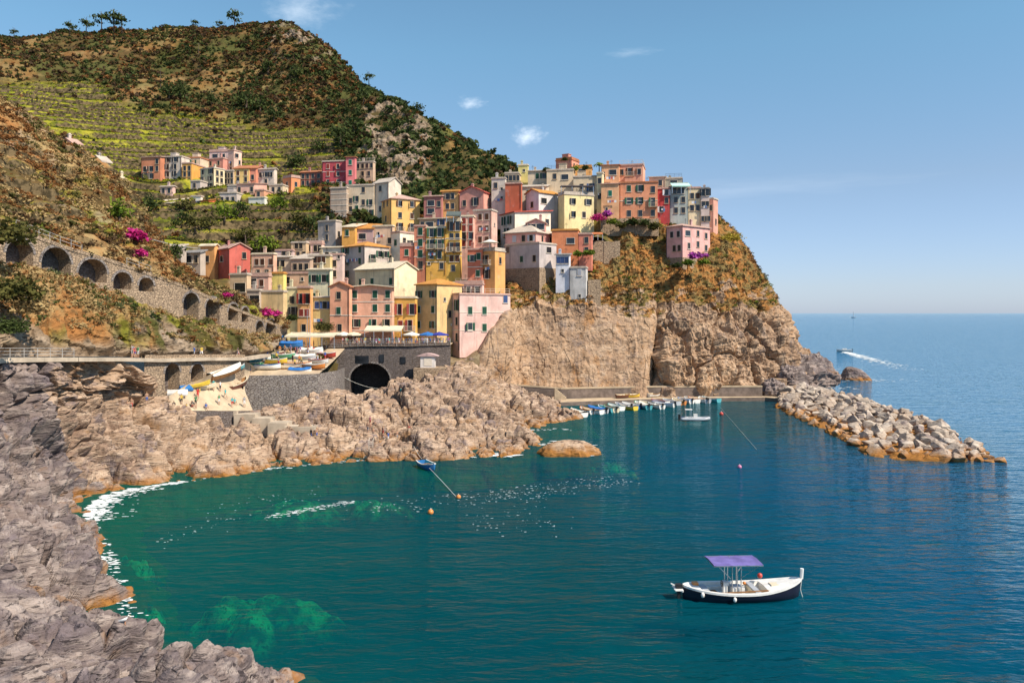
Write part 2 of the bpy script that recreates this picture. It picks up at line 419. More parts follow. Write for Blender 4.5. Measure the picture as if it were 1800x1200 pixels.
def water_mat():
    n = NT('sea_water')
    x = n.sep(n.position(), 0); y = n.sep(n.position(), 1)
    big = n.noise(.018, 4, .55); mid = n.noise(.07, 4, .6)
    # colour of the water body: green over the shallow shelf by the coast, teal in the cove, blue in the open
    t = n.math('ADD', x, n.math('MULTIPLY', y, .12))
    t = n.math('ADD', t, n.math('MULTIPLY', big, 26))
    col = n.mix(n.rng(t, -26, 22), (.0, .098, .082), (.0, .062, .086))
    col = n.mix(n.rng(t, 22, 62), col, (.0, .085, .19))
    col = n.mix(n.rng(n.math('ADD', y, n.math('MULTIPLY', mid, 40)), 118, 160, 0, .8), col, (.006, .080, .090))
    col = n.mix(n.rng(n.math('ADD', x, n.math('MULTIPLY', y, .0)), 50, 95), col, (.012, .17, .36))
    col = n.mix(n.rng(mid, .56, .72, 0, .45), col, (.0, .10, .085))
    # ripples, calmer in the lee of the cove
    calm = n.rng(n.math('ADD', x, n.math('MULTIPLY', n.noise(.03, 3), 30)), -10, 40, .5, 1)
    calm = n.math('MAXIMUM', calm, n.rng(y, 200, 260))
    r1 = n.noise(.85, 2, .5, n.position((.55, 1.5, 1), (0,0,R(-14))), .4); r2 = n.noise(2.6, 2, .5, n.position((.6, 1.4, 1), (0,0,R(9))), .3)
    r3 = n.noise(.22, 2, .5, n.position((.5, 1.4, 1), (0,0,R(-20))))
    h = n.math('ADD', n.math('MULTIPLY', r1, .55), n.math('MULTIPLY', r2, .13)); h = n.math('ADD', h, n.math('MULTIPLY', r3, 1.1))
    h = n.math('MULTIPLY', h, calm)
    nb = n.bump(h, 1.0, .62)
    df = n.n('ShaderNodeBsdfDiffuse'); n.l(col, df.inputs[0]); n.l(nb, df.inputs['Normal'])
    tr = n.n('ShaderNodeBsdfTransparent'); tr.inputs[0].default_value = (.40, .86, .74, 1)
    body = n.n('ShaderNodeMixShader'); body.inputs[0].default_value = .40
    n.l(df.outputs[0], body.inputs[1]); n.l(tr.outputs[0], body.inputs[2])
    gl = n.n('ShaderNodeBsdfGlossy'); gl.inputs['Roughness'].default_value = .04; gl.inputs[0].default_value = (.76, .92, 1, 1); n.l(nb, gl.inputs['Normal'])
    fr = n.n('ShaderNodeFresnel'); fr.inputs[0].default_value = 1.33; n.l(nb, fr.inputs['Normal'])
    mx = n.n('ShaderNodeMixShader'); n.l(n.math('MULTIPLY', fr.outputs[0], n.rng(n.math('ADD', x, n.math('MULTIPLY', big, 14)), 26, 72, .20, 1.3)), mx.inputs[0]); n.l(body.outputs[0], mx.inputs[1]); n.l(gl.outputs[0], mx.inputs[2])
    n.l(mx.outputs[0], n.out.inputs[0]); return n.m
WATER = water_mat()
FOAM = simple('foam_white', (.82,.86,.86), .8, .12, 3)

GLASS = simple('window_glass', (.022,.027,.034), .12, .5, .4, spec=.6)
TRIM = simple('white_trim', (.66,.58,.48), .8, .12, 1.5)
IRON = simple('dark_iron', (.05,.045,.045), .6, .2)
SHUT = dict(g=simple('green_paint', (.020,.085,.050), .6, .35, .4), b=simple('brown_paint', (.13,.055,.03), .6, .35, .4), k=simple('dark_paint', (.045,.04,.04), .6, .35, .4),
            w=simple('pale_paint', (.52,.52,.55), .6, .2, .4), l=simple('blue_paint', (.05,.09,.22), .6, .3, .4), r=simple('red_paint', (.30,.05,.035), .6, .3, .4), t=simple('teal_paint', (.02,.20,.13), .6, .3, .4))

# ------------------------------------------------------------------ water and seabed
def plane(name, z, mat, x0=-60000, x1=60000, y0=-300, y1=90000, **kw):
    # graded sheet: dense near the camera, long cells to the horizon
    xs = np.array([x0, x0*.2, -3000, -700, -200, -60, 0, 60, 200, 700, 3000, x1*.2, x1]); ys = np.array([y0, -50, 30, 90, 180, 350, 800, 2500, 9000, 30000, y1])
    P = np.stack(np.meshgrid(xs, ys), -1); P = np.concatenate([P, np.full(P.shape[:2]+(1,), z)], -1)
    return grid_mesh(name, P, mat, **kw)
plane('sea', 0.0, WATER)
SEABED = simple('seabed', (.012,.075,.085), .95, .4, .05)
plane('seabed', -3.4, SEABED)
# ------------------------------------------------------------------ terrain
# big mountain behind the village
cols = {
 -330: [(500,170),(360,230),(230,300),(140,380),(66,450)],
 -150: [(490,175),(350,230),(225,300),(140,380),(68,450)],
 0:    [(470,175),(320,235),(210,300),(130,370),(72,440)],
 100:  [(450,180),(320,240),(215,310),(130,385),(67,455)],
 210:  [(440,185),(330,240),(230,310),(135,390),(62,460)],
 310:  [(440,190),(340,238),(250,305),(150,390),(62,460)],
 410:  [(425,208),(345,238),(262,300),(150,385),(57,455)],
 455:  [(425,212),(350,238),(268,300),(152,378),(54,445)],
 497:  [(422,214),(350,238),(272,298),(155,370),(47,430)],
 560:  [(418,217),(350,238),(280,292),(175,352),(82,410)],
 600:  [(415,218),(350,238),(285,288),(200,340),(124,392)],
 640:  [(412,219),(350,238),(290,285),(215,330),(156,378)],
 700:  [(412,218),(352,238),(300,280),(238,318),(186,358)],
 760:  [(415,216),(358,236),(312,272),(262,305),(223,342)],
 800:  [(418,214),(365,236),(322,265),(282,295),(252,326)],
 860:  [(440,205),(380,236),(340,257),(308,278),(287,300)],
 890:  [(440,208),(390,236),(358,252),(330,268),(314,285)],
 940:  [(440,212),(410,236),(390,250),(372,262),(360,275)],
 1010: [(450,216),(430,236),(420,250),(410,262),(405,275)],
}
rows = [[W(px, c[0][0]+75, c[0][1]+4) for px, c in cols.items()]]
for i in range(5): rows.append([W(px, *c[i]) for px, c in cols.items()])
top = np.array(rows[-1]); rows.append([p+np.array([0, 45, -9]) for p in top]); rows.append([np.array([p[0], p[1]+230, max(-20, p[2]*.25)]) for p in top])
P = grid_from(rows, 620, 580, None, [.5,1.3,1.3,1.3,1.3,.12,.12])
PX, PY = proj(P)
def poly_mask(px, py, poly, soft=10):
    """soft inside-mask of a pixel polygon (authoring aid: which slope carries vines, scrub, bare rock)"""
    poly = np.array(poly, float); n = len(poly); inside = np.zeros(px.shape, bool); dist = np.full(px.shape, 1e9)
    for i in range(n):
        x1, y1 = poly[i]; x2, y2 = poly[(i+1) % n]
        c = ((y1 > py) != (y2 > py)) & (px < (x2-x1)*(py-y1)/((y2-y1) if y2 != y1 else 1e-9)+x1); inside ^= c
        t = np.clip(((px-x1)*(x2-x1)+(py-y1)*(y2-y1))/max((x2-x1)**2+(y2-y1)**2, 1e-9), 0, 1)
        dist = np.minimum(dist, np.hypot(px-(x1+t*(x2-x1)), py-(y1+t*(y2-y1))))
    return sstep(-soft, soft, np.where(inside, dist, -dist))
Z_TERR = [[(-400,140),(170,150),(225,190),(290,205),(420,205),(470,225),(590,215),(600,270),(640,300),(560,300),(500,305),(560,330),(560,440),(240,440),(200,330),(120,250),(-400,240)]]
Z_TERR2 = [[(730,190),(790,225),(860,270),(850,280),(770,235),(720,200)]]
Z_ROCK = [[(470,60),(500,42),(530,55),(575,90),(560,110),(520,100),(475,95)], [(640,185),(700,190),(760,240),(745,330),(690,335),(650,300),(630,260)]]
wob = (fbm(P/14, 3)-.5)*26
terr = np.clip(sum(poly_mask(PX+wob, PY+wob*.6, z, 9) for z in Z_TERR)+.8*sum(poly_mask(PX, PY, z, 6) for z in Z_TERR2), 0, 1)
rockm = np.clip(sum(poly_mask(PX+wob, PY+wob, z, 10) for z in Z_ROCK), 0, 1)*sstep(.38, .55, fbm(P/7+5, 4))
Nn = normals(P); Nn *= np.sign(Nn[..., 2:3]+1e-9)
frow = np.ones(P.shape[:2])
d = (ridged(P/55, 4)-.55)*9+(ridged(P/16, 4)-.5)*3.2+(fbm(P/4, 3)-.5)*1.2
d = d*(1-.75*np.clip(sum(poly_mask(PX, PY, z, 55) for z in Z_TERR), 0, 1))+rockm*(ridged(P/np.array([6, 6, 14]), 4)-.5)*6
edge = sstep(205, 240, P[..., 1])
P = P+Nn*(d*(.25+.75*edge))[..., None]
step = 3.4; zz = P[..., 2]+(fbm(P/np.array([26, 26, 60]), 2)-.5)*7; fr = zz/step-np.floor(zz/step)
P[..., 2] += terr*((np.floor(zz/step)+sstep(.70, .98, fr))*step-zz)
green = terr*sstep(.22, .38, fbm(P/16+3, 3))
dry = sstep(.5, .62, fbm(P/24+9, 4))*(1-terr)*.5
MOUNT = grid_mesh('mountain', P, HILL, dict(green=green, dry=dry, rock=rockm, terrace=terr))
MT = dict(P=P, px=PX, py=PY, terr=terr, rock=rockm, fr=fr)

# near slope on the left, above the ramp
RAMP = [(-330,300,78),(-150,350,88),(30,408,100),(120,440,108),(200,463,115),(270,487,122),(330,508,129),(400,540,140),(450,560,150),(505,580,163)]
rows = [[W(*p) for p in RAMP],
 [W(*p) for p in [(-330,220,92),(-150,270,100),(20,345,112),(110,385,120),(200,418,126),(255,446,133),(308,478,140),(380,522,146),(438,549,153),(498,574,164)]],
 [W(*p) for p in [(-330,130,104),(-150,190,114),(10,260,124),(100,300,133),(190,350,140),(242,404,146),(290,452,150),(362,505,152),(430,543,156),(492,569,165)]],
 [W(*p) for p in [(-330,30,115),(-150,95,127),(2,182,137),(95,240,146),(165,285,152),(215,322,156),(262,402,158),(340,484,158),(428,540,159),(490,566,166)]]]
t_ = np.array(rows[-1]); rows.append([p+np.array([-3, 10, -5]) for p in t_]); rows.append([p+np.array([-8, 45, -30]) for p in t_])
P = grid_from(rows, 420, 240, None, [1,1,1,.25,.15]); PX, PY = proj(P); Nn = normals(P); Nn *= np.sign(Nn[..., 2:3]+1e-9)
fade = sstep(0, 40, np.arange(P.shape[0]))[:, None]
d = ((ridged(P/22, 4)-.55)*4+(ridged(P/6, 4)-.5)*1.8)*fade
P = P+Nn*d[..., None]
zt = (P[..., 2]+(fbm(P/20, 2)-.5)*5)/2.6; fr = zt-np.floor(zt); ts = .55*fade*sstep(.4, .55, fbm(P/15+2, 3))
P[..., 2] += ts*(np.floor(zt)+sstep(.7, .97, fr)-zt)*2.6
green = sstep(.52, .66, fbm(P/9+17, 4)); dry = sstep(.36, .55, fbm(P/13+4, 4))
grid_mesh('near_hillside', P, HILL, dict(green=green*.7, dry=dry, rock=.6*sstep(.58, .66, fbm(P/6+40, 4)), terrace=np.minimum(1, ts*1.8)))
NH = dict(P=P, px=PX, py=PY)

# slope between the ramp wall and the coastal path
PATH = [(-330,690,56),(-150,650,68),(0,629,85),(70,628,90),(130,628,95),(200,628,103),(280,630,113),(360,628,123),(430,628,133),(470,622,142)]
FOOT = [(-330,420,78),(-150,450,88),(30,476,100),(120,497,108),(200,522,115),(270,545,122),(330,568,129),(400,588,140),(450,603,150),(500,612,161)]
rows = [[W(p[0], p[1], p[2])+np.array([-1.2, 2.0, 0]) for p in PATH]]
mid1 = [W(*a)*.62+W(*b)*.38+np.array([0, 0, .8]) for a, b in zip(PATH, FOOT)]; mid2 = [W(*a)*.3+W(*b)*.7+np.array([0, 0, 1.0]) for a, b in zip(PATH, FOOT)]
rows += [mid1, mid2, [W(*p)+np.array([-1.5, .5, .3]) for p in FOOT]]
P = grid_from(rows, 460, 150); PX, PY = proj(P); Nn = normals(P); Nn *= np.sign(Nn[..., 2:3]+1e-9)
fade = sstep(0, 14, np.arange(150))[:, None]*sstep(0, 10, np.arange(150)[::-1])[:, None]
P = P+Nn*(rock_disp(P, 2.6, 9, .2)*fade)[..., None]
rk = sstep(.50, .60, fbm(P/7+8, 4)); rk = np.maximum(rk, sstep(30, 8, np.arange(150))[:, None]*np.ones(P.shape[1]))
grid_mesh('ramp_bank', P, HILL, dict(green=.5*sstep(.5, .62, fbm(P/8+21, 4)), dry=sstep(.35, .5, fbm(P/10+2, 4)), rock=rk, terrace=rk*0))
RB = dict(P=P, px=PX, py=PY)

# rocky shore: stations along the coast, each from under water to the top
ST = [
 [(600,1400,33),(440,1340,31),(250,1380,26),(-200,1500,20),(-700,1700,16)],
 [(520,1205,42.7),(425,1190,39.5),(230,1215,32),(-120,1260,27),(-600,1300,24)],
 [(415,1172,45),(345,1150,42),(150,1150,36),(-120,1160,32),(-550,1160,30)],
 [(320,1125,48.7),(235,1082,42),(80,1105,40),(-120,1080,38),(-500,1040,38)],
 [(235,1085,52.3),(160,1085,47.5),(40,1045,45),(-120,1000,44),(-480,900,46)],
 [(205,1030,58.3),(150,1025,54),(30,995,51),(-120,930,52),(-450,780,56)],
 [(190,975,65.9),(135,950,61.5),(35,925,59),(-120,850,60),(-420,700,63)],
 [(160,925,74.7),(100,905,70),(10,890,68.5),(-60,770,72),(-150,650,72)],
 [(155,890,82.3),(105,862,79.5),(40,800,80),(0,740,82),(-30,632,83)],
 [(185,866,88.6),(135,835,87.5),(88,770,88),(70,720,89),(62,629,89.5)],
 [(240,856,91.5),(180,815,93.5),(150,752,95),(130,700,96),(125,629,95)],
 [(310,846,94.6),(245,795,98.5),(205,735,101.5),(190,690,103),(190,630,102)],
 [(400,834,98.6),(330,785,105.5),(285,742,108),(262,700,109),(250,652,108.5)],
 [(480,822,103),(415,785,111.5),(370,754,115),(335,740,115.5),(310,730,116)],
 [(560,813,106.5),(500,783,114),(470,755,119.5),(455,738,121.5),(442,728,123)],
 [(640,807,109),(600,777,117),(575,745,125),(560,720,130),(545,700,137)],
 [(720,806,109.4),(680,772,119),(655,735,129),(640,712,136),(625,694,150)],
 [(800,804,110.2),(760,762,121),(735,718,134),(722,690,144),(715,672,158)],
 [(870,801,111.6),(830,757,125.5),(803,706,141),(793,672,152),(790,645,166)],
 [(922,788,117.6),(880,752,130.5),(845,702,146),(832,668,158),(832,636,176)],
 [(930,756,136),(905,737,141),(872,700,153),(855,676,164),(850,640,182)],
 [(958,744,144.3),(930,722,151),(895,700,160),(880,688,170),(880,676,184)],
 [(990,737,149.7),(965,722,155),(945,710,162),(935,700,170),(935,690,182)],
 [(1015,733,153),(1000,727,157),(990,720,163),(985,714,170),(985,705,182)],
]
rows = []
W0 = np.array([[W(*p) for p in s] for s in ST])
cen = W0[:, 0]; out_ = np.gradient(cen, axis=0); out_ = np.stack([out_[:, 1], -out_[:, 0], 0*out_[:, 0]], -1); out_ /= np.linalg.norm(out_, axis=1, keepdims=True)
cen0 = cen.copy(); cen0[:, 2] = 0
deep = cen0+out_*9; deep[:, 2] = -7; sub = cen0+out_*2.2; sub[:, 2] = -1.0
cen[:, 2] = .15
rows = [deep, sub, cen, W0[:, 1], W0[:, 2], W0[:, 3], W0[:, 4]]
nu, nv = 1050, 430
amp = 2.6
P = grid_from(rows, nu, nv, None, [.25,.35,1,1,1,1]); PX, PY = proj(P); Nn = normals(P); Nn *= np.sign(Nn[..., 2:3]+1e-9)
near = sstep(75, 45, P[..., 1]); left = sstep(100, 60, P[..., 1])
fade = sstep(0, 22, np.arange(nv)[::-1])[:, None]*(.35+.65*sstep(-1, 1.5, P[..., 2]))
bigf = sstep(38, 75, P[..., 1])
d = rock_disp(P, .55, 5.0, .13, 1.2)+.15*(ridged(P/1.3, 4)-.5)+(1.0+2.2*bigf)*(ridged(P/np.array([19, 16, 13])+2, 4, .5)-.5)+1.2*(fbm(P/6+60, 3)-.5)*(.4+.6*bigf)
RB_ = np.array([[.88, .2, -.40], [-.15, .97, .15], [.42, -.10, .90]])           # block axes follow the tilted beds
Pj = P+1.6*np.stack([fbm(P/3+5, 3), fbm(P/3+25, 3), fbm(P/3+45, 3)], -1)
for sz, A_, B_, wd_ in ((np.array([9.5, 7.5, 4.2]), 1.7, 1.5, .09), (np.array([3.6, 3.0, 1.5]), .65, .75, .11), (np.array([1.5, 1.3, .55]), .14, .16, .14)):
    f1, f2, rid, vec = worley((Pj@RB_.T)/sz); e_ = f2-f1
    d += A_*(rid-.5)+A_*.55*(vec@np.array([.7, -.5, .3]))*(rid*2-.6)-B_*np.exp(-(e_/wd_)**2)
Pw = P+3.0*np.stack([fbm(P/4+1, 3), fbm(P/4+22, 3), fbm(P/4+43, 3)], -1)
q1 = Pw@np.array([.35, .2, .9]); q2 = Pw@np.array([.85, -.3, .25])
gz = lambda q, w, per: np.exp(-((q/per-np.round(q/per))*per/w)**2)
crev = gz(q1, .22, 3.7)*sstep(.48, .62, fbm(P/5+80, 3))*.9+gz(q2, .28, 6.3)*sstep(.45, .6, fbm(P/6+90, 3))*1.3
hor = np.array([.8, -.6, 0]); lc = sstep(150, 60, PX)*sstep(4, 8, P[..., 2])*sstep(66, 76, P[..., 1])
cq = Pw[..., 1]*.8+Pw[..., 0]*.3+1.5*fbm(P/3, 2); but = (ridged(np.stack([cq/7, P[..., 2]/22, 0*cq], -1)+9, 3, .5)-.55)*6.5-gz(cq, .5, 5.3)*2.2
P = P+hor*(lc*but*fade)[..., None]
P = P+Nn*((d*amp/2.5-crev)*fade)[..., None]
crv = np.clip(crev, 0, 1)
kk = (np.arange(nu)/(nu-1)*len(ST)).astype(int)
mi = np.zeros((nv-1, nu-1), int); mi[:, :] = ((P[:-1, :-1, 1]+4*(fbm(P[:-1, :-1]/8, 3)-.5)*4) < 90).astype(int)
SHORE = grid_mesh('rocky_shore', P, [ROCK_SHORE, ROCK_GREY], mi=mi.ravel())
SH = dict(P=P, px=PX, py=PY)

# village hillside under the houses: a smooth ground through base points (px, py, distance)
VB = [(352,475,190),(420,475,186),(462,492,184),(500,492,187),(526,470,195),(552,462,196),(580,466,194),(562,490,186),(592,496,187),(530,482,185),(562,540,175),(562,598,168),(452,530,176),(418,545,171),(484,525,178),(520,520,180),(478,566,167),(444,560,167.5),(514,596,168.5),(534,598,167),(598,606,166),(650,608,167),(680,540,176),(710,606,168.5),(750,606,169.5),(812,525,182),(790,612,172),(825,530,178),(580,392,221),(630,396,221),(670,390,219),(700,412,209),(575,428,208),(612,426,203),(640,430,204),(672,444,203),(640,498,188),(705,472,193),(715,474,190),(738,480,189),(766,484,188),(797,484,187.5),(820,468,191),(850,455,192),(760,382,209),(792,382,210),(760,408,196),(835,382,207),(876,380,209),(900,366,206),(920,326,226),(900,330,222),(945,330,221),(985,336,217),(995,315,224),(1022,320,221),(1030,348,213),(940,366,210),(955,382,205),(1010,410,202),(925,424,199),(940,434,193),(835,504,184),(865,500,183),(480,600,158),(400,600,148),(330,575,132),(300,520,135),(380,480,180),(350,520,160),(860,470,196),(1000,395,208),(720,505,188),(560,440,205),(480,450,205),(420,440,210)]
vb = np.array([W(*p) for p in VB]); vb[:, 2] -= 1.2
gx, gy = np.meshgrid(np.linspace(-92, 26, 260), np.linspace(132, 250, 260))
Pf = np.stack([gx, gy], -1).reshape(-1, 2); d2 = ((Pf[:, None]-vb[None, :, :2])**2).sum(-1); wt = 1/(d2+3.0)**1.7
z = (wt*vb[None, :, 2]).sum(1)/wt.sum(1)
# slope of the hill beyond the outermost points
for h_ in vb:
    dx = np.maximum(0, np.abs(Pf[:, 0]-h_[0]-(Pf[:, 1]-h_[1])*h_[0]/h_[1])-3.5); dy = Pf[:, 1]-h_[1]
    z = np.minimum(z, h_[2]-.4+.95*dx+np.where(dy > 0, .9*np.maximum(0, dy-1.5), 0))
P = np.concatenate([Pf, z[:, None]], 1).reshape(260, 260, 3); P[..., 2] = blur(P[..., 2], 1, 1)-.5
out = sstep(4, 16, np.sqrt(d2.min(1)).reshape(260, 260)); P[..., 2] -= out*9
P[..., 2] += (ridged(P/9, 4)-.6)*1.2; PX, PY = proj(P)
tm = sstep(580, 540, PX)*sstep(470, 440, PY)
_nr = np.sqrt(d2.min(1)).reshape(260, 260)
keep = (_nr < 11) & ~((PX > 596) & (P[..., 1] < 163.5)) & ~((PX > 880) & (P[..., 1] < 199)) & ~((PX > 845) & (PX <= 880) & (P[..., 1] < 180)) & ~((PX < 470) & (P[..., 1] < 150))
grid_mesh('village_hillside', P, HILL, keep=keep, attrs=dict(green=.8*sstep(.42, .55, fbm(P/9+3, 3)), dry=.4*sstep(.45, .6, fbm(P/10, 3)), rock=.6*sstep(.48, .58, fbm(P/8+4, 3)), terrace=np.ones(P.shape[:2])))
VH = dict(P=P, px=PX, py=PY)

# promontory: cliff face, planted slope, crest, seaward back
PR = [  # foot, cliff top, slope, crest
 [(812,652,176),(812,640,180),(818,628,184),(826,600,190),(850,540,200),(880,490,212)],
 [(834,644,168.5),(842,626,169),(852,604,170.5),(866,574,174),(890,520,188),(898,480,203)],
 [(862,684,172),(868,640,171.5),(880,590,172.5),(896,548,176),(906,512,190),(912,470,205)],
 [(885,688,175),(892,630,174.5),(901,575,176),(908,538,183),(914,512,194),(918,460,205)],
 [(905,690,181),(908,610,184),(912,545,187),(918,522,190),(930,490,197),(930,450,205)],
 [(960,690,181),(966,610,184),(972,538,187.5),(976,520,190.5),(985,480,198),(990,440,206)],
 [(1030,688,181.5),(1036,610,184.5),(1044,545,188),(1048,528,190.5),(1052,470,199),(1056,425,207)],
 [(1100,686,182),(1108,620,185),(1116,555,188.5),(1118,535,190.5),(1110,460,200),(1105,410,208)],
 [(1132,685,182.5),(1138,620,185.5),(1144,565,188.5),(1143,545,191),(1135,460,201),(1128,408,209)],
 [(1145,684,193),(1150,630,194),(1154,585,193),(1155,555,193),(1150,462,202),(1145,406,210)],
 [(1158,684,183),(1164,630,185.5),(1166,580,189),(1166,550,192),(1160,462,202),(1155,404,210)],
 [(1205,684,184),(1208,630,186.5),(1212,585,189),(1212,552,192.5),(1206,470,202),(1200,404,211)],
 [(1262,684,186),(1264,635,188.5),(1270,590,190.5),(1270,552,194.5),(1256,462,204),(1245,402,213)],
 [(1325,686,189),(1326,640,191.5),(1328,595,193.5),(1322,550,197.5),(1300,475,206),(1280,425,215)],
 [(1376,692,194),(1378,650,197),(1374,605,200),(1362,550,204),(1332,498,210),(1302,450,218)],
 [(1412,690,203),(1402,655,206),(1388,620,210),(1374,575,214),(1344,515,218),(1312,466,224)],
 [(1450,678,225),(1424,655,228),(1398,622,232),(1378,580,234),(1346,525,236),(1316,480,238)],
 [(1452,668,262),(1424,650,258),(1396,622,256),(1374,585,254),(1340,535,252),(1310,490,250)],
]
W0 = np.array([[W(*p) for p in s] for s in PR])
W0[:-1, 0, 2] = np.minimum(W0[:-1, 0, 2], 2.6)
foot0 = W0[:, 0].copy(); foot0[:, 2] = -3; foot0 += np.array([0, -1.5, 0])*(np.arange(18) < 14)[:, None]
cr = W0[:, 5].copy(); b1 = cr+np.array([4, 18, 1.5]); b2 = cr+np.array([8, 55, -26]); b2[:, 2] = np.maximum(b2[:, 2]*.4, 4); b3 = cr+np.array([10, 80, 0]); b3[:, 2] = -5
rows = [foot0]+[W0[:, i] for i in range(6)]+[b1, b2, b3]
nu, nv = 720, 420
P = grid_from(rows, nu, nv, [.6,.8,.7,.9,1.2,1.4,1.4,.8,.5,.5,1.2,1.3,1.3,1.2,1,.7,.6], [.2,1.2,1.2,.7,1.3,1,.3,.3,.2]); PX, PY = proj(P); Nn = normals(P)
Nn *= np.where((Nn[..., 2:3] > .15) | (Nn[..., 1:2] < 0), 1, -1)
vv = np.arange(nv)[:, None]/nv
Zh = P[..., 2]; cliff = sstep(24, 17, Zh)*sstep(1170, 1140, PX)
f1, f2, rid, vec = worley((P+2.0*np.stack([fbm(P/5+5, 3), fbm(P/5+25, 3), fbm(P/5+45, 3)], -1))@np.array([[.95,.1,-.3],[-.1,.99,0],[.3,0,.95]]).T/np.array([5.5, 5, 8.5])); _blk = 2.2*(rid-.5)+1.2*(vec@np.array([.8, -.4, .3]))*(rid*2-.6)-1.3*np.exp(-((f2-f1)/.10)**2)
slab = (.32*cliff+1*(1-cliff))*sstep(0, 110, np.arange(nu))[None, :]                                     # the bare face on the left is smooth, the rest broken
sl_ = P@np.array([.93, .1, -.30])                                # steep joints leaning across the face
jn = sl_/5.5+.8*fbm(P/9, 3); jf = jn-np.floor(jn); joint = np.where(jf < .9, jf/.9, (1-jf)/.1)*vn(np.floor(jn)[..., None]*np.array([2.3,1.1,.7])+P*0)
d = (rock_disp(P, 3.1, 12, .03)+(1-cliff)*rock_disp(P*1.0+40, .9, 5, .12))*slab+cliff*(.9*joint+1.4*(fbm(P/np.array([9, 9, 22])+7, 3)-.5)+.35*(ridged(P/3.2, 4)-.5))
d += (1-cliff)*(ridged(P/np.array([5.5, 5.5, 18]), 4)-.5)*3.6*sstep(26, 16, Zh)+(1-cliff)*sstep(26, 16, Zh)*_blk
P = P+Nn*(d*sstep(-4, 1, Zh))[..., None]
nz = normals(P); nz = np.abs(nz[..., 2])
veg = sstep(.25, .5, blur(nz, 2, 2))*sstep(16, 22, Zh+10*(fbm(P/10, 3)-.5)-3*cliff); 
veg = np.maximum(veg, sstep(22, 29, Zh+10*(fbm(P/9, 4)-.5))*.85)
dryv = veg
def mixed_cliff():
    n = NT('cliff_with_scrub')
    # copy of the cliff rock with dry growth where attribute 'veg' is high
    st = n.position((.55,.55,.8), (R(10), R(28), 0))
    a = n.noise(.08, 5, .6); b = n.noise(.7, 6, .65, st, .5); c = n.noise(2.6, 6, .7, st)
    col = n.mix(n.rng(a, .38, .62), (.44,.285,.175), (.34,.22,.14)); col = n.mix(n.rng(b, .42, .68), col, (.50,.355,.24))
    col = n.mix(n.rng(n.noise(.3,5,.65), .55, .72, 0, .7), col, (.24,.19,.175))
    col = n.mix(n.rng(n.noise(.2,4,.6,n.position((1,1,.6),(.4,2,1))), .57, .7, 0, .75), col, (.34,.165,.06))
    col = n.mix(n.rng(c, .36, .5, .7, 0), col, (.085,.06,.045))
    sk = n.noise(.55, 5, .7, n.position((1, 1, .10), (0, R(14), 0)), .3); col = n.mix(n.rng(sk, .54, .70, 0, .75), col, (.21,.16,.135)); col = n.mix(n.rng(sk, .30, .42, .6, 0), col, (.56,.43,.32))
    vo = n.n('ShaderNodeTexVoronoi', feature='DISTANCE_TO_EDGE'); vo.inputs['Scale'].default_value = .22
    vm = n.position((1.6,.6,.35), (0, R(20), 0)); wp = n.n('ShaderNodeVectorMath', operation='ADD'); n.l(vm, wp.inputs[0])
    nn = n.n('ShaderNodeTexNoise'); nn.inputs['Scale'].default_value = .5; nn.inputs['Detail'].default_value = 5; n.l(vm, nn.inputs['Vector']); n.l(nn.outputs[1], wp.inputs[1]); n.l(wp.outputs[0], vo.inputs['Vector'])
    crk = n.math('MULTIPLY', n.rng(vo.outputs['Distance'], 0, .022, .8, 0), n.rng(n.noise(.12, 3), .45, .6)); col = n.mix(crk, col, (.09,.06,.045))
    dry = n.mix(n.rng(n.noise(.3,5,.65), .42, .6), (.36,.165,.05), (.22,.16,.06)); dry = n.mix(n.rng(n.noise(1.2,5,.7), .5, .66, 0, .8), dry, (.075,.055,.028))
    vg = n.math('ADD', n.attr('veg'), n.math('MULTIPLY', n.math('SUBTRACT', n.noise(.5,5,.7), .5), 1.2))
    col = n.mix(n.rng(vg, .42, .62), col, dry)
    z = n.sep(n.position(), 2); zz = n.math('SUBTRACT', z, n.math('MULTIPLY', n.noise(.5,4), 2.2))
    col = n.mix(n.rng(zz, -1.2, .2, .9, 0), col, (.33,.15,.035))
    n.bsdf(col, .92, n.bump(n.math('SUBTRACT', n.math('ADD', b, n.math('MULTIPLY', c, .5)), n.math('MULTIPLY', crk, .5)), .9, .4), spec=.12)
    return n.m
CLIFFM = mixed_cliff()
grid_mesh('promontory', P, CLIFFM, dict(veg=veg))
PRM = dict(P=P, px=PX, py=PY, veg=veg)

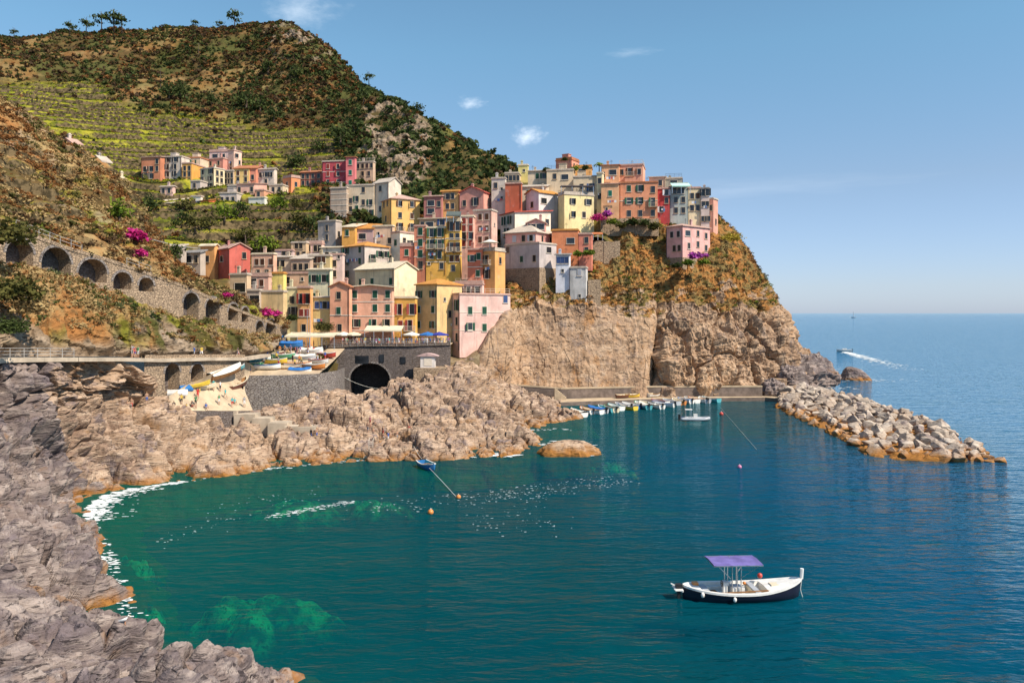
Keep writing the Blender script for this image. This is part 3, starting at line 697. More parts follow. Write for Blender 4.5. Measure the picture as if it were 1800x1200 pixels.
# separate rocks in the sea, and the sunken reefs
def sea_rock(name, px, py, rx, ry, h, seed, mat=ROCK_SHORE, z0=-2.5, label=None, cat='rock', kind=None, amp=.35, nose=0, n=90, group=None):
    c = sea(px, py); u = np.linspace(0, 2*np.pi, n); v = np.linspace(0, 1, n//2)
    U, V = np.meshgrid(u, v); prof = np.cos(V*np.pi/2)
    if mat.name == 'reef_algae': prof = prof**1.7
    am = 1+(.75 if mat.name == 'reef_algae' else .25)*(2*fbm(np.stack([np.cos(U)*1.6+seed, np.sin(U)*1.6, 0*U+seed*3.1], -1), 3)-1)
    Q = np.stack([am*rx*np.cos(U)*np.sin(V*np.pi/2)**.8, am*ry*np.sin(U)*np.sin(V*np.pi/2)**.8, prof*(h-z0)+z0], -1)
    Q[..., 2] += nose*Q[..., 0]/rx*prof
    S = Q+seed*17.3
    dd = (ridged(S/(rx*.55), 4)-.5)*amp*rx+(ridged(S/(rx*.18), 4)-.5)*amp*(.7 if mat.name == 'reef_algae' else .45)*rx
    dirn = Q/np.maximum(np.linalg.norm(Q-np.array([0, 0, z0]), axis=-1, keepdims=True), 1e-6)
    wrap = dd.copy(); wrap[:, -1] = wrap[:, 0]
    Q = Q+dirn*wrap[..., None]*np.sin(np.clip(V, .12, 1)*np.pi/2)[..., None]
    o = grid_mesh(name, Q, mat, kind=kind, flip=True, label=label, cat=cat, group=group); o.location = (c[0], c[1], 0); return o
sea_rock('rock_islet', 1000, 797, 5.0, 3.2, 1.9, 1, rock_mat('islet_rock', (.42,.28,.18), (.30,.20,.14), (.52,.38,.27), (.06,.04,.03), True, 1.0), label='low tan rock islet with an orange waterline off the shelf', amp=.35)
sea_rock('sea_stack', 1503, 667, 4.4, 4.0, 3.6, 2, ROCK_GREY, label='dark reddish rock standing alone in the sea beyond the breakwater', nose=-1.5)
def reef_mat():
    n = NT('reef_algae'); a = n.noise(.55, 6, .7); b = n.noise(2.2, 5, .7)
    c = n.mix(n.rng(a, .40, .62), (.014,.13,.10), (.10,.80,.28)); c = n.mix(n.rng(b, .48, .66), c, (.012,.10,.05)); c = n.mix(n.rng(n.noise(.8,4), .6, .72, 0, .8), c, (.34,.62,.18))
    zz = n.math('ADD', n.sep(n.position(), 2), n.math('MULTIPLY', n.math('SUBTRACT', a, .5), 2.6)); c = n.mix(n.rng(zz, -3.1, -1.3, 1, 0), c, (.012,.075,.085))  # deeper parts fade to the seabed teal: light lost in water, painted in
    n.bsdf(c, .95, spec=0); return n.m
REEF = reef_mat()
def reef(px, py, rx, ry, h, seed, label, n=90):
    """uneven shelf of weed-grown rock under the water: a mound of broken lumps with a ragged outline"""
    c = sea(px, py); gx, gy = np.meshgrid(np.linspace(-1.7, 1.7, n), np.linspace(-1.7, 1.7, n)); Q = np.stack([gx*rx, gy*ry, 0*gx+seed*7.7], -1)
    r_ = np.hypot(gx, gy)+1.1*(fbm(Q/(.55*rx)+3, 4)-.5); m = sstep(1.15, .25, r_)
    f1, f2, rid, vec = worley(Q/np.array([.34*rx, .34*rx, 1])); lump = .45*(rid-.5)-.35*np.exp(-((f2-f1)/.15)**2)+.8*(fbm(Q/(.16*rx), 4)-.5)
    Q[..., 2] = -3.5+(h+3.5)*m+lump*m*1.1; Q[..., 2] = np.minimum(Q[..., 2], -.12)
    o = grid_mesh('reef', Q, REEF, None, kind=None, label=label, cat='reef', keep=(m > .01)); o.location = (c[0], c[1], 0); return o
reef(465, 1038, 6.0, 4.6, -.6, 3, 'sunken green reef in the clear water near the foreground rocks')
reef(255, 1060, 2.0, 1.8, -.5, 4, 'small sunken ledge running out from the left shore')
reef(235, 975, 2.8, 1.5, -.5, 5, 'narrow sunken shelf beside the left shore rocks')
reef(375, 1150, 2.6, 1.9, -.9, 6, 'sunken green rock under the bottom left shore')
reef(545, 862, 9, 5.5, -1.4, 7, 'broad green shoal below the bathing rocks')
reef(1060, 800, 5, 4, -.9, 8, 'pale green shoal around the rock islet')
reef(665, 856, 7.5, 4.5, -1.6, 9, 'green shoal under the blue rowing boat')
# ------------------------------------------------------------------ walls, paths, bridge, quay
def arched_wall(name, pts, zt, zb, arches, mat, label, cat, depth=2.2, parapet=.0):
    """wall along the plan polyline pts with top heights zt and foot heights zb (per point); arches: (s0, s1, springing z, foot z)"""
    pts = np.array([p[:2] for p in pts], float); sl = np.concatenate([[0], np.cumsum(np.linalg.norm(np.diff(pts, axis=0), axis=1))])
    at = lambda s: np.array([np.interp(s, sl, pts[:, 0]), np.interp(s, sl, pts[:, 1])])
    top = lambda s: float(np.interp(s, sl, zt)); bot = lambda s: float(np.interp(s, sl, zb))
    def nrm(s):
        d = at(min(s+.5, sl[-1]))-at(max(s-.5, 0)); d /= np.linalg.norm(d); return np.array([d[1], -d[0]])   # towards the viewer side
    def q(s, z, inn=0): p = at(s)-nrm(s)*inn; return (p[0], p[1], z)
    b = MB(); s = 0.0; ar = sorted(arches)
    def solid(a, c):
        n = max(1, int((c-a)/3))
        for i in range(n):
            s0, s1 = a+(c-a)*i/n, a+(c-a)*(i+1)/n; b.poly([q(s0, bot(s0)), q(s1, bot(s1)), q(s1, top(s1)), q(s0, top(s0))])
    for (a, c, zs, zf) in ar:
        solid(s, a); r = (c-a)/2; m = (a+c)/2; n = 12; curve = []
        for i in range(n+1):
            t = math.pi*(1-i/n); curve.append((m+r*math.cos(t), zs+r*math.sin(t)*.85))
        for i in range(n):
            (s0, z0), (s1, z1) = curve[i], curve[i+1]
            b.poly([q(s0, z0), q(s1, z1), q(s1, max(top(s1), z1+.1)), q(s0, max(top(s0), z0+.1))])
            b.poly([q(s0, z0), q(s0, z0, depth), q(s1, z1, depth), q(s1, z1)])
        b.poly([q(a, zf), q(a, zf, depth), q(a, zs, depth), q(a, zs)]); b.poly([q(c, zs), q(c, zs, depth), q(c, zf, depth), q(c, zf)])
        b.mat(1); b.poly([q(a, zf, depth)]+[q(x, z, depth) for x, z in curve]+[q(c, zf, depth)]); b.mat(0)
        if bot(m) < zf-.05: b.poly([q(a, bot(a)), q(c, bot(c)), q(c, zf), q(a, zf)])
        b.poly([q(a, zf), q(c, zf), q(c, zf, depth), q(a, zf, depth)])
        s = c
    solid(s, sl[-1])
    n = max(2, int(sl[-1]/3))
    for i in range(n):
        s0, s1 = sl[-1]*i/n, sl[-1]*(i+1)/n; b.poly([q(s0, top(s0)), q(s1, top(s1)), q(s1, top(s1), 3.2), q(s0, top(s0), 3.2)])
    w_ = b.mesh(name, [mat, STONE_D]); root = link(name, w_, label=label, cat=cat)
    # arch rings of cut stone and a coping: parts
    for (a, c, zs, zf) in ar:
        rb = MB(); r = (c-a)/2; m = (a+c)/2; n = 12; rr = r+.38
        inner = [(m+r*math.cos(math.pi*(1-i/n)), zs+r*math.sin(math.pi*(1-i/n))*.85) for i in range(n+1)]; outer = [(m+rr*math.cos(math.pi*(1-i/n)), zs+(rr*.85+.03)*math.sin(math.pi*(1-i/n))) for i in range(n+1)]
        for i in range(n):
            rb.poly([q(*inner[i], -.06), q(*inner[i+1], -.06), q(*outer[i+1], -.06), q(*outer[i], -.06)]); rb.poly([q(*outer[i], -.06), q(*outer[i+1], -.06), q(*outer[i+1], .02), q(*outer[i], .02)])
        rb.build('arch_ring', STONE_G, root)
    cp = MB(); n = max(2, int(sl[-1]/3))
    for i in range(n):
        s0, s1 = sl[-1]*i/n, sl[-1]*(i+1)/n
        for (za, zb_, ia, ib) in ((.0, .5, -.08, -.08), (.5, .5, -.08, .45), (.5, 0, .45, .45)):
            cp.poly([q(s0, top(s0)+za, ia), q(s1, top(s1)+za, ia), q(s1, top(s1)+zb_, ib), q(s0, top(s0)+zb_, ib)])
        cp.poly([q(s0, top(s0), .0), q(s1, top(s1), .0), q(s1, top(s1), -.08), q(s0, top(s0), -.08)])
    cp.build('coping', mat, root)
    return root, at, top, nrm, sl
def fence(name, pts, h, mat, label, step=2.0, rails=(.5, 1.0), cat='railing', pw=.05):
    pts = [Vector(p) for p in pts]; root = empty(name, pts[0], label=label, cat=cat); o0 = pts[0]
    L = [0]
    for a, b in zip(pts, pts[1:]): L.append(L[-1]+(b-a).length)
    def at(s):
        for i in range(len(pts)-1):
            if s <= L[i+1]+1e-6: return pts[i].lerp(pts[i+1], (s-L[i])/max(L[i+1]-L[i], 1e-6))-o0
        return pts[-1]-o0
    pm = MB(); pm.box(-pw/2, pw/2, -pw/2, pw/2, -.4, h); me = pm.mesh('post', mat); n = min(95, max(1, int(L[-1]/step)))
    for i in range(n+1): link('post', me, root, at(L[-1]*i/n))
    rb = MB()
    for r_ in rails:
        for a, b in zip(pts, pts[1:]): rb.bar(a-o0+Vector((0,0,h*r_)), b-o0+Vector((0,0,h*r_)), pw*.8)
    rb.build('rail', mat, root); return root
METAL = simple('grey_metal_rail', (.55,.53,.50), .5, .15, 1, metal=.3)

rp = [W(*p) for p in RAMP]; ft = [W(*p) for p in FOOT]
# stations of the arches by their pixel span -> arc length along the wall
plan = np.array([p[:2] for p in rp]); sl_ = np.concatenate([[0], np.cumsum(np.linalg.norm(np.diff(plan, axis=0), axis=1))])
ang = [900+p[0]/p[1]*F for p in rp]
S = lambda px: float(np.interp(px, ang, sl_)); Ys = lambda px: float(np.interp(px, ang, plan[:, 1]))
def arch(p0, p1, ysp, yft): 
    Y = Ys((p0+p1)/2); z = lambda py: CAMZ-(py-550)/F*Y
    return (S(p0), S(p1), z(ysp), z(yft))
ARCH = [arch(8, 57, 445, 466), arch(71, 124, 462, 490), arch(137, 187, 480, 496), arch(199, 230, 495, 508), arch(243, 270, 502, 512), arch(322, 348, 532, 568), arch(360, 385, 541, 572), arch(401, 418, 548, 563), arch(424, 436, 550, 566), arch(450, 462, 575, 594), arch(466, 484, 578, 604)]
rw, rat, rtop, rnrm, rsl = arched_wall('retaining_wall', rp, [p[2] for p in rp], [p[2]-1.5 for p in ft], ARCH, STONE, 'long stone retaining wall with arches climbing the left slope', 'wall')
fence('railing', [rat(S(px)).tolist()+[rtop(S(px))+.5] for px in (28, 70, 110, 143)], 1.0, METAL, 'thin metal railing along the top of the arched ramp', 1.6)
fence('railing', [rat(S(px)).tolist()+[rtop(S(px))+.5] for px in (222, 245, 265)], 1.0, METAL, 'short metal railing halfway down the arched ramp', 1.6)
# coastal path
pp = [W(*p) for p in PATH]
b = MB()
for a, c in zip(pp, pp[1:]):
    d = (c-a)[:2]/np.linalg.norm((c-a)[:2]); nn = np.array([d[1], -d[0], 0])
    b.poly([a+nn*.6, c+nn*.6, c-nn*3.4, a-nn*3.4]); b.poly([a+nn*.6-[0,0,.5], c+nn*.6-[0,0,.5], c+nn*.6, a+nn*.6])
b.build('coastal_path', CONC, kind='structure')
fence('railing', [tuple(p) for p in pp[:5]], 1.05, METAL, 'white post railing along the cliff path on the left', 1.8, (.35, .68, 1.0))
P6 = pp[5:9]
lowz = [W(270,668,112)[2]-1, W(300,690,116)[2]-1, W(350,672,123)[2]-1, W(430,650,133)[2]-2]
pw = [p.copy() for p in pp[5:9]]; pw[0] = pw[0]*.35+pw[1]*.65
pl_ = np.array([p[:2] for p in pw]); ps = np.concatenate([[0], np.cumsum(np.linalg.norm(np.diff(pl_, axis=0), axis=1))]); pa = [900+p[0]/p[1]*F for p in pw]
def parch(p0, p1, ysp, yft):
    Y = float(np.interp((p0+p1)/2, pa, pl_[:, 1])); return (float(np.interp(p0, pa, ps)), float(np.interp(p1, pa, ps)), CAMZ-(ysp-550)/F*Y, CAMZ-(yft-550)/F*Y)
arched_wall('path_wall', pw, [p[2]-.02 for p in pw], [5, 6, 7, 9], [parch(289, 314, 655, 690), parch(334, 357, 654, 672)], STONE, 'stone wall with two dark arches under the coastal path', 'wall', 2.0)
# boat ramp and the plaza of boats
def sheet(name, quad_rows, mat, nu=30, nv=20, amp=.06, sc_=2.5, **kw):
    P = grid_from(rows_w(quad_rows), nu, nv); P[..., 2] += (fbm(P/sc_, 3)-.5)*amp; return grid_mesh(name, P, mat, smooth=True, **kw), P
_, RAMPP = sheet('boat_ramp', [[(264,722,110),(340,722,115),(445,722,123)], [(287,702,111.5),(350,695,118.5),(436,700,127)], [(330,676,117),(380,672,124.5),(430,682,131)], [(376,655,123),(410,652,129.5),(438,662,137)], [(410,640,129),(430,634,134),(452,648,142)]], PALEC, 40, 30, .25, kind='structure')
b = MB()   # sea wall of the ramp foot
fr = [W(264,722,110), W(340,722,115), W(445,722,123)]
for a, c in zip(fr, fr[1:]): b.poly([a-[0,.3,3.5], c-[0,.3,3.5], c-[0,.3,-.02], a-[0,.3,-.02]]); b.poly([a-[0,.3,-.02], c-[0,.3,-.02], c+[0,.6,.03], a+[0,.6,.03]])
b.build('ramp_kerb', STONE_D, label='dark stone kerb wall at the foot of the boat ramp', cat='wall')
_, PLAZ = sheet('boat_plaza', [[(432,660,137),(490,660,138),(560,657,139.5)], [(440,645,143),(500,643,145),(580,640,147)], [(440,628,150),(510,624,154),(600,620,158)], [(440,612,158),(520,610,162),(610,607,165)]], PALEC, 40, 30, .25, kind='structure')
b = MB(); fr = [W(428,676,130), W(432,660,137), W(490,660,138), W(560,657,139.5), W(590,652,146), W(606,645,158)]
for a, c in zip(fr, fr[1:]): b.poly([[a[0], a[1]-.1, 2.5], [c[0], c[1]-.1, 2.5], c-[0,.1,-.03], a-[0,.1,-.03]]); b.poly([a-[0,.1,-.03], c-[0,.1,-.03], c+[0,.5,.05], a+[0,.5,.05]])
b.build('plaza_wall', STONE_G, label='rough dark stone wall under the boat plaza', cat='wall')
# bridge and piazza
bx = lambda px, py, Y=162.5: W(px, py, Y)
BR = [bx(560,612,161), bx(592,610,162), bx(640,608,162.5), bx(720,608,162.5), bx(792,606,164)]
def pz(px, py, Y=162.5): return CAMZ-(py-550)/F*Y
Sb = lambda px: (px-560)/F*162.5
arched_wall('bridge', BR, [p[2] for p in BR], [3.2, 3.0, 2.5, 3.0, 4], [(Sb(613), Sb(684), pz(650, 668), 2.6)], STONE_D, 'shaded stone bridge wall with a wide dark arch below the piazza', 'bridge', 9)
for (x0, x1, y0, y1) in ((606, 648, 625, 639), (667, 675, 623, 636), (704, 713, 627, 638)):
    dk = MB(); a = bx(x0, y1, 162.35); c = bx(x1, y0, 162.35); dk.box(a[0], c[0], a[1]-.02, a[1]+.3, a[2], c[2]); dk.build('opening', GLASS, bpy.data.objects['bridge'])
bp = np.stack([np.array(p) for p in BR]); b = MB()
for a, c in zip(bp, bp[1:]): b.poly([a+[0,-.3,.012], c+[0,-.3,.012], c+[0,10,.25], a+[0,10,.25]])
b.build('piazza', PALEC, kind='structure')
fence('railing', [tuple(p+np.array([0, -.2, .4])) for p in BR], 1.0, METAL, 'light railing along the front of the piazza bridge', 1.5, (.3, .6, 1.0))
b = MB(); a = W(728, 655, 157); c = W(790, 642, 158); b.box(a[0], c[0], 156, 163, 2, a[2]+.9)
b.build('stone_ledge', STONE, label='stone ledge carrying the white kiosk below the piazza', cat='wall')
b = MB(); a = W(739, 641, 158.5); c = W(764, 626, 158.5); root = empty('kiosk', a, label='small white kiosk with a pink curved roof below the piazza', cat='kiosk'); wd = c[0]-a[0]; hh = c[2]-a[2]
b.box(0, wd, 0, 2.2, -.6, hh); b.build('wall', plaster((.72,.66,.62)), root)
r_ = MB(); n = 8
for i in range(n):
    t0, t1 = i/n, (i+1)/n; f_ = lambda t: hh+.02+.55*math.sin(math.pi*t)
    for y0, y1 in ((-.3, 2.5),): r_.poly([(-.8+t0*(wd+1.6), y0, f_(t0)), (-.8+t1*(wd+1.6), y0, f_(t1)), (-.8+t1*(wd+1.6), y1, f_(t1)), (-.8+t0*(wd+1.6), y1, f_(t0))]); r_.poly([(-.8+t0*(wd+1.6), y0, hh), (-.8+t1*(wd+1.6), y0, hh), (-.8+t1*(wd+1.6), y0, f_(t1)), (-.8+t0*(wd+1.6), y0, f_(t0))])
r_.build('roof', plaster((.55,.38,.36)), root)
d_ = MB(); d_.box(wd*.25, wd*.8, -.06, -.01, -.2, hh*.85); d_.build('door', TRIM, root)
# stairs from the ramp foot towards the bathing rocks
st = empty('stone_stairs', W(440, 735, 118), label='worn concrete steps stepping down the rocks right of the boat ramp', cat='stairs')
b = MB()
for i, (x0, x1, y, Y) in enumerate([(378,420,728,121), (415,452,733,120.5), (446,478,740,119.5), (474,508,748,118.5), (502,556,755,117.5)]):
    a = W(x0, y, Y)-np.array(st.location); c = W(x1, y, Y)-np.array(st.location); b.box(a[0], c[0], -1.0+(Y-118), 1.6+(Y-118), a[2]-2.2, a[2]+.55+i*.001)
b.build('step', CONC, st)
# quay
QD = [W(862,678,180), W(905,688,179.5), W(985,691,178), W(1060,687,180), W(1140,684.5,182), W(1240,684,182.5), W(1340,684,183)]
b = MB()
zq = 3.0
qd = [np.array([p[0], p[1], zq]) for p in QD]; qd[0][2] = 5.2; qd[1][2] = 3.6
for a, c in zip(qd, qd[1:]):
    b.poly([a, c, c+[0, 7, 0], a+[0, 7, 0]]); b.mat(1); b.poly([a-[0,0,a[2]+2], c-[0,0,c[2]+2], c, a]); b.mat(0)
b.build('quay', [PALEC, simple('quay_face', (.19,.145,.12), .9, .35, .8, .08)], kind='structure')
b = MB()
for a, c in zip(qd, qd[1:]): b.bar(a+[0, .2, .16], c+[0, .2, .16], .55, .34)
b.build('quay_wall', PALEC, label='pale kerb running along the upper quay under the cliff', cat='wall')
lq = [W(985,709,171), W(1060,704,174), W(1110,700,176), W(1170,696,178.5), W(1250,694,180), W(1345,693,181), W(1378,696,178)]
lq = [np.array([p[0], p[1], .85]) for p in lq]; b = MB()
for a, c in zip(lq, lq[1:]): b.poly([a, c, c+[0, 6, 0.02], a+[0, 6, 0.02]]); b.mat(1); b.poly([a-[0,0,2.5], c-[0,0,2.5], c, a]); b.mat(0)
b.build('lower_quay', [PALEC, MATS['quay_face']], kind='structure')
sq = empty('quay_steps', W(975, 698, 175), label='flight of pale steps between the upper and lower quay', cat='stairs'); b = MB()
for i in range(8): b.box(i*.32, i*.32+.34, 0, 1.4, -2, 1.9-i*.27)
b.build('step', PALEC, sq)

def garden_wall(label, px0, px1, yt, yb, Y, depth=3.0):
    a = W(px0, yb, Y); c = W(px1, yt, Y); root = empty('garden_wall', (a[0], Y, a[2]), label=label, cat='wall'); b = MB(); wd = c[0]-a[0]; h = c[2]-a[2]; n = max(2, int(wd/1.2))
    for i in range(n): x0, x1 = wd*i/n, wd*(i+1)/n; b.box(x0, x1-.003, .06*math.sin(i*2.3), depth, -2.5, h+.12*math.sin(i*1.7))
    b.build('masonry', STONE, root); return root
garden_wall('rubble terrace wall under the rounded apricot house garden', 1042, 1090, 424, 446, 198.5)
garden_wall('long stone retaining wall below the wide salmon-orange house', 1056, 1158, 384, 398, 205)
garden_wall('rubble wall on the cliff top right of the slim grey tower', 1034, 1056, 492, 522, 189)
# ------------------------------------------------------------------ houses
def roofmat(name, c1, c2):
    n = NT(name); v = n.position((1, 1, 1))
    wv = n.n('ShaderNodeTexVoronoi'); wv.inputs['Scale'].default_value = 2.2; n.l(v, wv.inputs['Vector'])
    s3 = n.n('ShaderNodeSeparateColor'); n.l(wv.outputs['Color'], s3.inputs[0])
    c = n.mix(s3.outputs[0], c1, c2); c = n.mix(n.rng(n.noise(.35, 5, .65), .5, .7, 0, .5), c, tuple(x*.5 for x in c1))
    n.bsdf(c, .9, n.bump(s3.outputs[1], .6, .08), spec=.15); return n.m
ROOF = dict(s=roofmat('slate_roof', (.56,.47,.38), (.44,.37,.31)), o=roofmat('orange_tile_roof', (.60,.29,.08), (.50,.22,.06)), t=roofmat('terracotta_roof', (.48,.20,.10), (.38,.15,.08)),
            p=roofmat('pinkish_roof', (.55,.36,.29), (.45,.29,.24)), c=roofmat('cream_roof', (.70,.60,.44), (.60,.50,.37)), r=roofmat('red_roof', (.58,.13,.10), (.48,.10,.08)), g=roofmat('grey_roof', (.30,.28,.27), (.22,.21,.2)))

WMESH = {}
def win_mesh(wd, ht, trim, shut=None, cl=False):
    """window frame, sill, pane and glazing bars, facing local -y, centred on its middle"""
    key = ('win', wd, ht, trim)
    if key not in WMESH:
        b = MB(); f = .07; hx, hz = wd/2, ht/2
        b.mat(0); b.box(-hx, hx, -.015, .05, -hz, hz)
        b.mat(1)
        b.box(-hx-f, -hx, -.09, .05, -hz-f*.2, hz+f); b.box(hx, hx+f, -.09, .05, -hz-f*.2, hz+f)
        b.box(-hx-.002, hx+.002, -.088, .05, hz, hz+f-.002); b.box(-hx-f-.1, hx+f+.1, -.17, .05, -hz-.14, -hz)
        b.mat(2); b.box(-.03, .03, -.05, .04, -hz, hz); b.box(-hx, hx, -.048, .04, hz*.25, hz*.25+.05)
        WMESH[key] = b.mesh('window', [GLASS, TRIM if trim else PALEC, SHUT['k']])
    return WMESH[key]
def shut_mesh(wd, ht, col):
    key = ('sh', wd, ht, col)
    if key not in WMESH:
        b = MB(); b.box(0, wd, -.13, -.085, -ht/2, ht/2); k = int(ht/.16)
        for i in range(k): 
            z = -ht/2+.06+i*(ht-.1)/k; b.box(.05, wd-.05, -.15, -.128, z, z+.09)
        WMESH[key] = b.mesh('shutter', SHUT[col])
    return WMESH[key]
def balc_mesh(wd, white):
    key = ('bal', wd, white)
    if key not in WMESH:
        b = MB(); b.box(-wd/2, wd/2, -.95, 0, -.16, 0)
        for sx in (-1, 1): b.box(sx*wd*.38-.08, sx*wd*.38+.08, -.7, 0, -.42, -.162)
        r = MB(); n = int(wd/.22)
        for i in range(n+1):
            x = -wd/2+.04+i*(wd-.08)/n; r.box(x-.015, x+.015, -.93, -.90, .0, .95)
        for sx in (-1, 1):
            for j in range(4): y = -.9+j*.25; x = sx*(wd/2-.04); r.box(x-.015, x+.015, y-.015, y+.015, 0, .95)
            r.box(sx*(wd/2-.04)-.025, sx*(wd/2-.04)+.025, -.94, 0, .952, 1.0)
        r.box(-wd/2, wd/2, -.945, -.885, .95, 1.003)
        WMESH[key] = (b.mesh('balcony', PALEC), r.mesh('railing', TRIM if white else IRON))
    return WMESH[key]
def add_window(root, u_pos, z, style, sc_, sh, face, wL, wR):
    """face f: front wall (y=0); r: right wall (x=wL)"""
    q_ = wr.random()
    if style == 'o' and q_ < .22: style = 'c'
    elif style == 'o' and q_ < .30: style = 'p'
    elif style == 'p' and q_ < .04: return
    loc, rz = ((u_pos, 0, z), 0) if face == 'f' else ((wL, u_pos, z), R(90))
    wd, ht = .95*sc_, 1.5*sc_
    if style == 's': wd, ht = .6*sc_, .75*sc_
    if style in 'dB': ht = 2.1*sc_
    if style == 'w': wd, ht = 1.9*sc_, 1.4*sc_
    wd = round(wd, 2); ht = round(ht, 2)
    o = link('window' if style not in 'dB' else 'door', win_mesh(wd, ht, style in 'oscdBw'), root, loc, rz)
    if style in 'odB':
        for s in (-1, 1):
            m = shut_mesh(round(wd/2, 2), ht, sh)
            ang = wr.choice([0, 0, .25, .6, 1.0, 1.5])
            if s < 0: link('shutter', m, o, (-wd/2-.08, -.19+.0, 0), math.pi+ang).location.y = -.22
            else: link('shutter', m, o, (wd/2+.08, 0, 0), -ang)
    if style == 'c':
        for s in (-1, 0): link('shutter', shut_mesh(round(wd/2-.01, 2), ht, sh), o, (s*(wd/2)+.005, .03, 0), 0)
    if style == 'B':
        bm_, rm_ = balc_mesh(2.4, sh != 'k'); dz = z-ht/2-.02
        bo = link('balcony', bm_, root, (loc[0], loc[1], dz), rz); link('railing', rm_, bo)

HOUSES = []
wr = random.Random(21)
CLOTH_W = simple('white_linen', (.74,.73,.72), .9, .08); CLOTH_B = simple('blue_linen', (.12,.22,.45), .9, .2); CLOTH_R = simple('red_linen', (.50,.12,.12), .9, .2)
def house(label, xl, xc, xr, yt, yb, Y, a, col, roof='flat', rc='s', f='', r='', sh='g', rise=.22, fd=4, ws=1.0, dL=8, dR=8, rail=0, chim=None, trim=0, oh=.35, group=None, pl=0):
    ar = R(a); ca, sa = math.cos(ar), math.sin(ar)
    Cp = W(xc, yb, Y); h = (W(xc, yt, Y)-Cp)[2]
    def solve(px, d, dflt):
        k = (px-900)/F; den = d[0]-k*d[1]
        if abs(den) < 1e-4: return dflt
        t = (k*Cp[1]-Cp[0])/den; return t if t > 0 else dflt
    wL = min(30, max(1.5, solve(xl, (-ca, sa), dL))) if xl < xc else dL
    wR = min(22, max(1.5, solve(xr, (sa, ca), dR))) if xr > xc else dR
    root = empty('house', (Cp[0]-ca*wL, Cp[1]+sa*wL, Cp[2]), -ar, label=label, cat='house')
    if group: root['group'] = group
    lum = .3*col[0]+.55*col[1]+.15*col[2]; col = tuple(max(.012, min(.84, 1.12*(lum+(c-lum)*1.06)*.93+w_*.055)) for c, w_ in zip(col, (1.0, .82, .58)))
    wall = MB()
    k = wall.verts([(0,0,-fd),(wL,0,-fd),(wL,wR,-fd),(0,wR,-fd),(0,0,h),(wL,0,h),(wL,wR,h),(0,wR,h)])
    for q in ((0,1,5,4),(1,2,6,5),(2,3,7,6),(3,0,4,7)): wall.face([k+i for i in q])
    rf = MB(); th = .22; z1 = h
    if roof in ('gl', 'gr'):
        sp = wL if roof == 'gl' else wR; rh = rise*sp
        if roof == 'gl':
            wall.poly([(0,0,h),(wL,0,h),(wL/2,0,h+rh)]); wall.poly([(wL,wR,h),(0,wR,h),(wL/2,wR,h+rh)])
            A = [((-oh, h-oh*rise*2), (wL/2, h+rh)), ((wL/2, h+rh), (wL+oh, h-oh*rise*2))]
            prof = [(-oh, h-oh*2*rise+.03), (wL/2, h+rh+.03), (wL+oh, h-oh*2*rise+.03)]
            pt = lambda s, z, t: (s, t, z); t0, t1 = -oh, wR+oh
        else:
            wall.poly([(wL,0,h),(wL,wR,h),(wL,wR/2,h+rh)]); wall.poly([(0,wR,h),(0,0,h),(0,wR/2,h+rh)])
            prof = [(-oh, h-oh*2*rise+.03), (wR/2, h+rh+.03), (wR+oh, h-oh*2*rise+.03)]
            pt = lambda s, z, t: (t, s, z); t0, t1 = -oh, wL+oh
        lo = [(s, z) for s, z in prof]; up = [(s, z+th) for s, z in prof]; ring = lo+up[::-1]
        k0 = rf.verts([pt(s, z, t0) for s, z in ring]); k1 = rf.verts([pt(s, z, t1) for s, z in ring]); n = len(ring)
        for i in range(n): rf.face([k0+i, k0+(i+1) % n, k1+(i+1) % n, k1+i])
        for kk in (k0, k1): rf.face([kk+0, kk+1, kk+4, kk+5]); rf.face([kk+1, kk+2, kk+3, kk+4])
        z1 = h+rh
    elif roof == 'hip':
        rh = rise*min(wL, wR); m = min(wL, wR)/2
        base = [(-oh,-oh),(wL+oh,-oh),(wL+oh,wR+oh),(-oh,wR+oh)]
        rd = [(m, wR/2),(wL-m, wR/2)] if wL >= wR else [(wL/2, m),(wL/2, wR-m)]
        k = rf.verts([(x, y, h-.02) for x, y in base]+[(x, y, h+.15) for x, y in base]+[(x, y, h+.15+rh) for x, y in rd])
        for i in range(4): rf.face([k+i, k+(i+1) % 4, k+4+(i+1) % 4, k+4+i])
        rf.face([k+3, k+2, k+1, k])
        if wL >= wR: fs = ((4,5,9,8),(5,6,9),(6,7,8,9),(7,4,8))
        else: fs = ((4,5,8),(5,6,9,8),(6,7,9),(7,4,8,9))
        for q in fs: rf.face([k+i for i in q])
        z1 = h+rh
    elif roof == 'shed':
        rh = rise*wR
        wall.poly([(wL,0,h),(wL,wR,h),(wL,wR,h+rh)]); wall.poly([(0,wR,h),(0,0,h),(0,wR,h+rh)]); wall.poly([(wL,wR,h),(0,wR,h),(0,wR,h+rh),(wL,wR,h+rh)])
        e = oh*rise
        k = rf.verts([(-oh,-oh,h-e+.02),(wL+oh,-oh,h-e+.02),(wL+oh,wR+oh,h+rh+e+.02),(-oh,wR+oh,h+rh+e+.02)]+[(-oh,-oh,h-e+th),(wL+oh,-oh,h-e+th),(wL+oh,wR+oh,h+rh+e+th),(-oh,wR+oh,h+rh+e+th)])
        for q in ((3,2,1,0),(4,5,6,7),(0,1,5,4),(1,2,6,5),(2,3,7,6),(3,0,4,7)): rf.face([k+i for i in q])
    else:
        rf.box(-.18, wL+.18, -.18, wR+.18, h-.12, h+.10)
        pz = .75 if roof == 'ter' else .32
        rf.box(-.02, wL+.02, -.02, .2, h+.102, h+pz); rf.box(-.02, wL+.02, wR-.2, wR+.02, h+.102, h+pz); rf.box(-.02, .2, .203, wR-.203, h+.102, h+pz); rf.box(wL-.2, wL+.02, .203, wR-.203, h+.102, h+pz)
    wall.build('wall', plaster(col), root)
